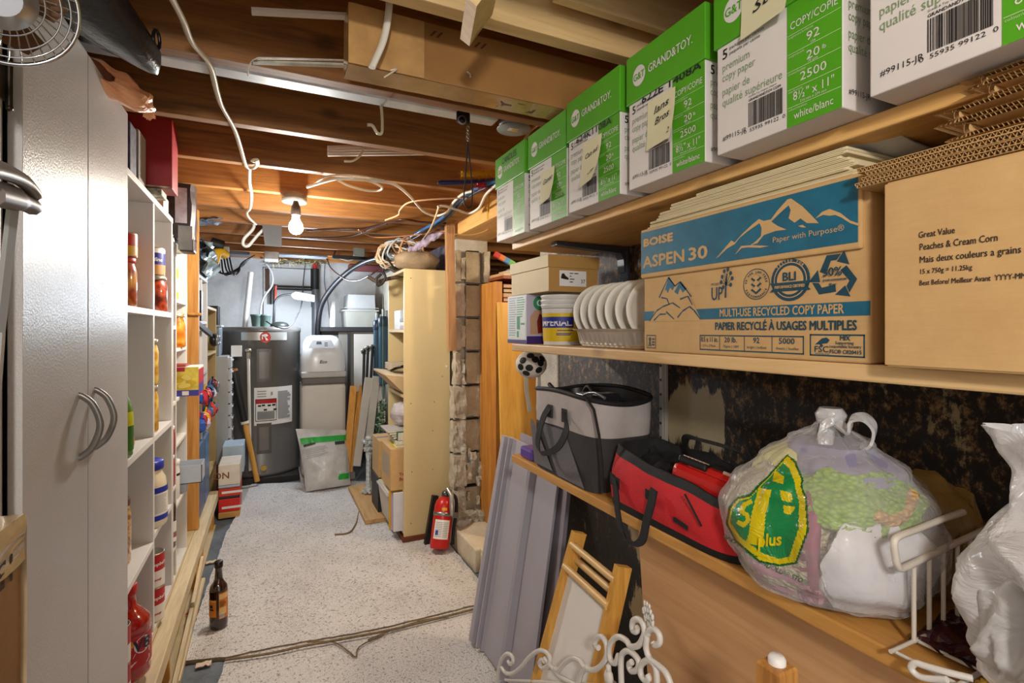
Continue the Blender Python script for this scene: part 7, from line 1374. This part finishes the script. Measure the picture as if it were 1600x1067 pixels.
def lump(name, c, s_, m, label, cat='clothes', q=.3, seed=0, rot=0, clip=True):
    b = MB(); ca, sa = math.cos(rot), math.sin(rot)
    def f_(u, v):
        th = PI*u; a = 2*PI*v; st = math.sin(th)**.8; x, y, z = st*math.cos(a), st*math.sin(a), -math.cos(th); w_ = 1+q*nz(x*2.2+seed, y*2.2, z*2.2)
        x, y, z = x*s_[0]*w_, y*s_[1]*w_, z*s_[2]*w_; px_, py_, pz_ = c[0]+x*ca-y*sa, c[1]+x*sa+y*ca, max(PK+.004, c[2]+z)
        if clip:
            pz_ = min(pz_, PK+.225); f2 = (pz_-PK-.001)/.262; ox, oy = px_-CX, py_-(CY-.012*f2); q_ = shell(f2, (math.atan2(oy/RY, ox/RX)/(2*PI)) % 1, .95); lim = math.hypot((q_[0]-CX)/RX, (q_[1]-CY+.012*f2)/RY); cur = math.hypot(ox/RX, oy/RY)
            if cur > lim: px_, py_ = CX+ox*lim/cur, CY-.012*f2+oy*lim/cur
        return (px_, py_, pz_)
    b.grid(f_, 20, 36, 0); return solo(b, name, m, label, cat)
def knit(name, c1, c2, s=260):
    m, t, b = nt(name); v = ocoord(t, (1, 1, 1.6)); w_ = N(t, 'ShaderNodeTexVoronoi'); w_.inputs['Scale'].default_value = s*.5; t.links.new(v, w_.inputs['Vector'])
    t.links.new(ramp(t, w_.outputs['Distance'], [(.2, c1), (.7, c2)]), b.inputs['Base Color']); b.inputs['Roughness'].default_value = .9; bump(t, b, w_.outputs['Distance'], .8, .006); return m
lump('knit_blanket', (CX-.10, CY+.02, PK+.095), (.09, .09, .095), knit('cream_knit', 'd8d0b0', 'b8ae8a'), 'cream knitted blanket inside the clothes bag behind the print', 'blanket', .15, 1)
lump('knit_blanket', (CX-.04, CY-.075, PK+.160), (.10, .075, .042), knit('lime_knit', '9cc04a', '7aa030'), 'lime green crocheted blanket high in the clothes bag', 'blanket', .25, 3)
b = MB(); P = [shp(u, v, -.014) for u, v in ((1362, 802), (1385, 812), (1405, 806), (1418, 790), (1424, 772))]; b.tube(catmull(P, 6), .010, 0, 10); solo(b, 'knit_edging', knit('peach_knit', 'dcb27a', 'c09858'), 'peach knitted edging on the lime green blanket in the clothes bag', 'knitting')
lump('folded_garment', (CX+.01, CY-.03, PK+.195), (.085, .10, .045), mat('8d8aa6', .8, 0, .06), 'lavender grey garment under the knot of the clothes bag', 'clothes', .15, 5)
lump('folded_garment', (CX-.125, CY-.055, PK+.075), (.05, .017, .09), mat('94405c', .85, 0, .15, 30), 'dusky pink striped garment in the clothes bag', 'clothes', .2, 6, .2)
lump('folded_garment', (CX-.06, CY-.118, PK+.07), (.10, .055, .075), mat('d8d6da', .8, 0, .05), 'white folded garment low in the clothes bag beside the basket', 'clothes', .2, 7)
lump('folded_garment', (CX-.105, CY-.01, PK+.03), (.06, .06, .034), mat('c07a96', .85, 0, .1), 'pale pink garment at the bottom of the clothes bag', 'clothes', .2, 8)
lump('folded_garment', (CX-.03, CY+.035, PK+.185), (.06, .06, .035), mat('d6d07a', .8, 0, .05), 'pale yellow cloth high in the clothes bag', 'clothes', .2, 9)
b = MB()
for k in range(3): b.tube(catmull([px(1310+10*k+4*q, 840+30*q, X=CX-.140+.004*q) for q in range(5)], 5), .0022, 0, 6)
# ---- second see-through bag, basket, crumpled white bags at the right edge
lump('brown_bag_bundle', (.905, .44, PK+.09), (.07, .07, .088), film('amber_film', .3, '8a6a38', .15), 'amber see-through bag squeezed behind the clothes bag against the wall', 'bag', .25, 12, 0, False)
b = MB(); b.grid(lambda u, v: (.735+.15*u, .375-.17*v, PK+.004+.018*abs(nz(u*5, v*5, 2))+.010*math.sin(PI*u)), 24, 24, 0, False); solo(b, 'maroon_pouch', mat('3a0c18', .15, 0, .5, 22, coat=.6), 'dark maroon glossy pouch lying flat on the plank under the basket', 'pouch')
t = thing('wire_basket', 'white coated wire basket at the right end of the plank', 'basket', (.78, .25, PK)); YB = .366; WW = mat('d2cabd', .35, 0, .04)
def bp_(u, v, Y=YB): return px(u, v, Y=Y)
b = MB(); P = [bp_(1505, 800), bp_(1470, 812), bp_(1430, 828), bp_(1404, 838), bp_(1397, 848), bp_(1399, 868), bp_(1402, 882), bp_(1410, 888), bp_(1440, 874), bp_(1490, 850), bp_(1545, 824)]
b.tube(catmull(P, 6), .0042, 0, 10); part(b, 'rim_wire', WW, t)
P2 = [p for p in P]
for k, u in enumerate((1428, 1452, 1474, 1496, 1516)):
    top = bp_(u, 880-.465*(u-1428)); b = MB(); b.tube([top, Vector((top.x, YB, PK+.008))], .0028, 0, 8); part(b, 'upright_wire', WW, t)
b = MB()
for x in (.69, .74, .79, .84, .89): b.tube([(x, YB, PK+.006), (x, .05, PK+.006)], .0024, 0, 6)
for y in (YB, .30, .2, .1): b.tube([(.68, y, PK+.009), (.90, y, PK+.009)], .0026, 0, 6)

part(b, 'base_wires', WW, t)
def crump(name, c, rx, ry, h, prof, lab, m, seed, lean=(0, 0), nu=60, nv=110, amp=.34):
    def f_(u, v):
        a = 2*PI*v; ca, sa = math.cos(a), math.sin(a)
        for (p, r0), (q, r1) in zip(prof, prof[1:]):
            if p <= u <= q+1e-9: g = (u-p)/(q-p); g = g*g*(3-2*g); r = r0+(r1-r0)*g; break
        rid = 1-2*abs(nz(ca*1.6+seed, sa*1.6, u*1.7)); rid2 = 1-2*abs(nz(ca*3.4+seed, sa*3.4+5, u*3.1)); r *= 1+amp*(rid-.6)*.8+amp*.35*(rid2-.6)
        return (c[0]+rx*r*ca+lean[0]*u, c[1]+ry*r*sa+lean[1]*u, c[2]+h*u+.02*nz(ca*2+seed, sa*2, u*2)*min(1, 4*u))
    b = MB(); b.grid(f_, nu, nv, 0); return solo(b, name, m, lab, 'bag')
crump('white_plastic_bag', (.735, .185, PK+.012), .095, .112, .285, [(0, .75), (.1, .95), (.35, 1.08), (.6, .95), (.76, .74), (.86, .68), (.95, .80), (1, .86)], 'tall crumpled white plastic bag filling the basket at the right frame edge', FILM2, 3.3)
crump('white_plastic_bag', (.705, .262, PK+.04), .050, .052, .16, [(0, .5), (.15, .85), (.5, 1.05), (.8, .8), (1, .45)], 'smaller crumpled clear white bag folded over the basket front', film('clear_white_film', .40, 'd8d6d4', .12, .6, 14), 8.1, (.02, -.06), 44, 80)
b = MB(); r = random.Random(5)
for k in range(10): P = [(.665+.05*r.random(), .285-.09*r.random(), PK+.014+.012*r.random()) for q in range(7)]; b.tube(catmull(P, 5), .0035, 0, 6)
solo(b, 'yarn', mat('b8902c', .9, 0, .2, 60), 'loose mustard yarn under the basket at the plank edge', 'yarn')
b = MB(); P = [px(1480, 1062, X=.676), px(1440, 1058, X=.676), px(1424, 1045, X=.675), px(1430, 1036, X=.675), px(1445, 1040, X=.676), px(1480, 1050, X=.68), px(1520, 1060, X=.69)]; b.tube(catmull(P, 6), .0038, 0, 8)
solo(b, 'white_hanger', mat('dcd8d0', .35), 'white plastic hook curling over the plank edge under the basket', 'hook')
# ---- plywood, easel, scrollwork, stool leg, grey panels
PLY = wood('plywood_face', 'c38f5c', 'd8a876', 1, .6, .5, .1); PLYL = wood('pale_board', 'c39a6a', 'd4ae80', 2, .6, .5, .35)
solo(MB().bar((.83, .45, .001), (.765, .45, .824), .98, .008, 0, (1, 0, 0)), 'plywood_sheet', PLY, 'large reddish plywood sheet leaning under the lowest plank', 'board')
solo(MB().bar((.735, .30, .001), (.715, .30, .60), .78, .006, 0, (1, 0, 0)), 'plywood_sheet', PLYL, 'paler board standing low in front of the reddish plywood sheet', 'board') if False else None
t = thing('drawing_easel', 'small wooden easel with a white board leaning below the red tool bag', 'easel', (.5, .98, 0)); EZ = wood('easel_wood', 'b9812e', 'd6a24e', 2, 1.4, .4, .15)
A0, A1 = Vector((.682, 1.062, .755)), Vector((.44, 1.075, .001)); B0, B1 = Vector((.672, .876, .752)), Vector((.44, .865, .001))
for p, q in ((A0, A1), (B0, B1)): part(MB().bar(q, p, .018, .034, 0, (1, 0, 0)), 'leg', EZ, t)
for f_, dx in ((.035, -.012), (.085, .010), (.10, -.016)): part(MB().cyl(A0.lerp(A1, f_)+Vector((dx, 0, 0)), B0.lerp(B1, f_)+Vector((dx, 0, 0)), .0085, 0, 12), 'dowel', wood('dowel_wood', 'caa05e', 'dfba7c', 1, 1.5, .4, .05) if f_ == .035 else bpy.data.materials['dowel_wood'], t)
b = MB(); q = [A0.lerp(A1, .12), B0.lerp(B1, .12), B0.lerp(B1, .80), A0.lerp(A1, .80)]; n_ = (q[1]-q[0]).cross(q[3]-q[0]).normalized()*.004; b.loft([[p+n_ for p in q], [p-n_ for p in q]], 0, False); part(b, 'board', mat('e6e3de', .3, 0, .02), t, 'white drawing board')
# white scrollwork
t = thing('scroll_rack', 'white wrought iron scrollwork rack with a leaf finial at the bottom edge', 'rack', (.56, .8, 0)); XS = .56; WI = mat('d8d4cc', .3, 0, .03)
def sp(pts, r=.0055, n=6, X=XS): bb = MB(); bb.tube(catmull([px(u, v, X=X) for u, v in pts], n), r, 0, 8); return bb
def z5(pts): return [(770+x/4.32, 820+y/4.32) for x, y in pts]
scrolls = [[(25, 1100), (40, 980), (60, 910), (95, 870), (130, 885), (138, 920), (118, 938), (105, 920)], [(60, 960), (90, 1000), (140, 1000), (200, 950), (250, 890), (310, 850), (360, 860), (385, 900), (370, 950), (335, 965), (315, 935), (330, 910), (350, 920)],
 [(350, 900), (400, 960), (440, 980), (490, 930), (540, 900), (590, 920), (620, 960), (680, 980), (740, 940), (770, 880), (765, 800), (735, 755), (700, 770), (690, 810), (715, 830)], [(850, 880), (830, 930), (800, 920), (785, 860), (800, 790), (845, 755), (900, 780), (930, 820), (980, 815), (1010, 770), (1025, 720), (1010, 660), (975, 635), (945, 655), (945, 710), (970, 718), (978, 690)],
 [(1020, 700), (1040, 760), (1035, 830), (1060, 900), (1120, 950), (1170, 1000), (1210, 1100)], [(1045, 740), (1060, 710), (1095, 705), (1125, 745), (1125, 795), (1095, 810), (1082, 790)], [(870, 1100), (865, 960), (870, 880), (905, 850), (950, 870), (985, 920), (975, 975), (935, 985), (920, 945), (940, 925)],
 [(1110, 1100), (1105, 990), (1080, 930), (1040, 915), (1000, 950), (1000, 1010), (1030, 1050), (1055, 1035), (1045, 1010)], [(640, 960), (600, 1000), (580, 1060), (560, 1100)], [(420, 960), (440, 1010), (500, 1050), (560, 1080)]]
for k, q in enumerate(scrolls): part(sp(z5(q), .0052), 'scroll', WI, t)
b = MB(); c = px(1015.5, 967, X=XS)
for row, (zo, rr_, n_, sp_) in enumerate(((-.012, .008, 3, .5), (-.002, .0085, 5, .55), (.008, .008, 5, .55), (.015, .006, 3, .4))):
    for k in range(n_):
        a = (k-(n_-1)/2)*sp_; d = Vector((0, -math.sin(a), math.cos(a))); b.ball(c+Vector((-.002*row, 0, zo-.004))+d*.012*(.6+.2*row), rr_*.62, 0, (.6, .7, 1.5), 1)
part(b, 'leaf_finial', WI, t); part(MB().tube([px(790, 1062, X=XS), px(855, 1066, X=XS), px(950, 1072, X=XS)], .004, 0, 8), 'cross_bar', WI, t)
b = MB(); c = px(951, 1058, X=XS); b.ball(c, .011, 0, (.7, 1, 1.4), 2); b.ball(c+Vector((0, 0, .016)), .006, 0, (1, 1, 2), 1); part(b, 'bud_ornament', WI, t)
b = MB()
for u in (776, 970, 1053): p = px(u, 1075, X=XS); b.tube([p, (p.x, p.y, .012)], .006, 0, 8)
part(b, 'support_rod', WI, t)
# upturned leg
t = thing('table_leg', 'tapered wooden leg with a white foot pad pointing up at the bottom edge', 'leg', (.575, .435, 0)); p = px(1214, 1036, X=.575)
b = MB(); b.loft([[(p.x+s_*c_, p.y+s_*d_, z) for c_, d_ in ((-1, -1), (1, -1), (1, 1), (-1, 1))] for z, s_ in ((.001, .034), (p.z-.004, .0165), (p.z, .0145))], 0, False); part(b, 'leg_shaft', wood('burnt_oak', '8a5420', 'c08844', 2, 2, .5, .2), t)
part(MB().lathe([(.0105, 0), (.0105, .006), (.008, .010), (.001, .011)], (p.x, p.y, p.z), 20, 0), 'foot_pad', WHITE, t, 'white foot pad')
# grey moulded panels leaning at the opening
def gpanel(name, y0, y1, prof, zt_, xb, xt, label, mtl, dy=-.15):
    b = MB(); n = len(prof); A = Vector((xb, 0, .125 if xb > .95 else .018)); D = Vector((xt, 0, zt_)); nn = Vector((-(D.z-A.z), 0, D.x-A.x)).normalized()
    fr = [(y1+(y0-y1)*s_, h) for s_, h in prof]
    rings = []
    for f_ in (0, 1):
        q = A.lerp(D, f_); rings.append([Vector((q.x+nn.x*h, y+dy*(1-f_), q.z+nn.z*h)) for y, h in fr]+[Vector((q.x-nn.x*.004, y+dy*(1-f_), q.z-nn.z*.004)) for y, h in fr[::-1]])
    b.loft(rings, 0, False); return solo(b, name, mtl, label, 'board')
GP2 = mat('a29fa8', .4, 0, .03, 3)
prof = [(0, .0), (0, .046), (.05, .054), (.09, .050), (.10, .026), (.135, .026), (.145, .042), (.165, .042), (.175, .018), (.20, .018), (.215, .034), (.23, .020), (.55, .016), (.57, .034), (.60, .038), (.63, .032), (.645, .008), (1, .006), (1, 0)]
gpanel('moulded_board', 1.62, 2.06, prof, .775, .755, .965, 'tall grey moulded panel leaning at the wall opening, nearest the aisle', GP2)
gpanel('moulded_board', 1.58, 2.00, [(0, 0), (0, .008), (.1, .012), (.2, .008), (.9, .008), (1, .012), (1, 0)], .80, .80, .992, 'second grey panel standing behind the moulded one at the wall opening', mat('8f8a94', .4, 0, .03, 3))
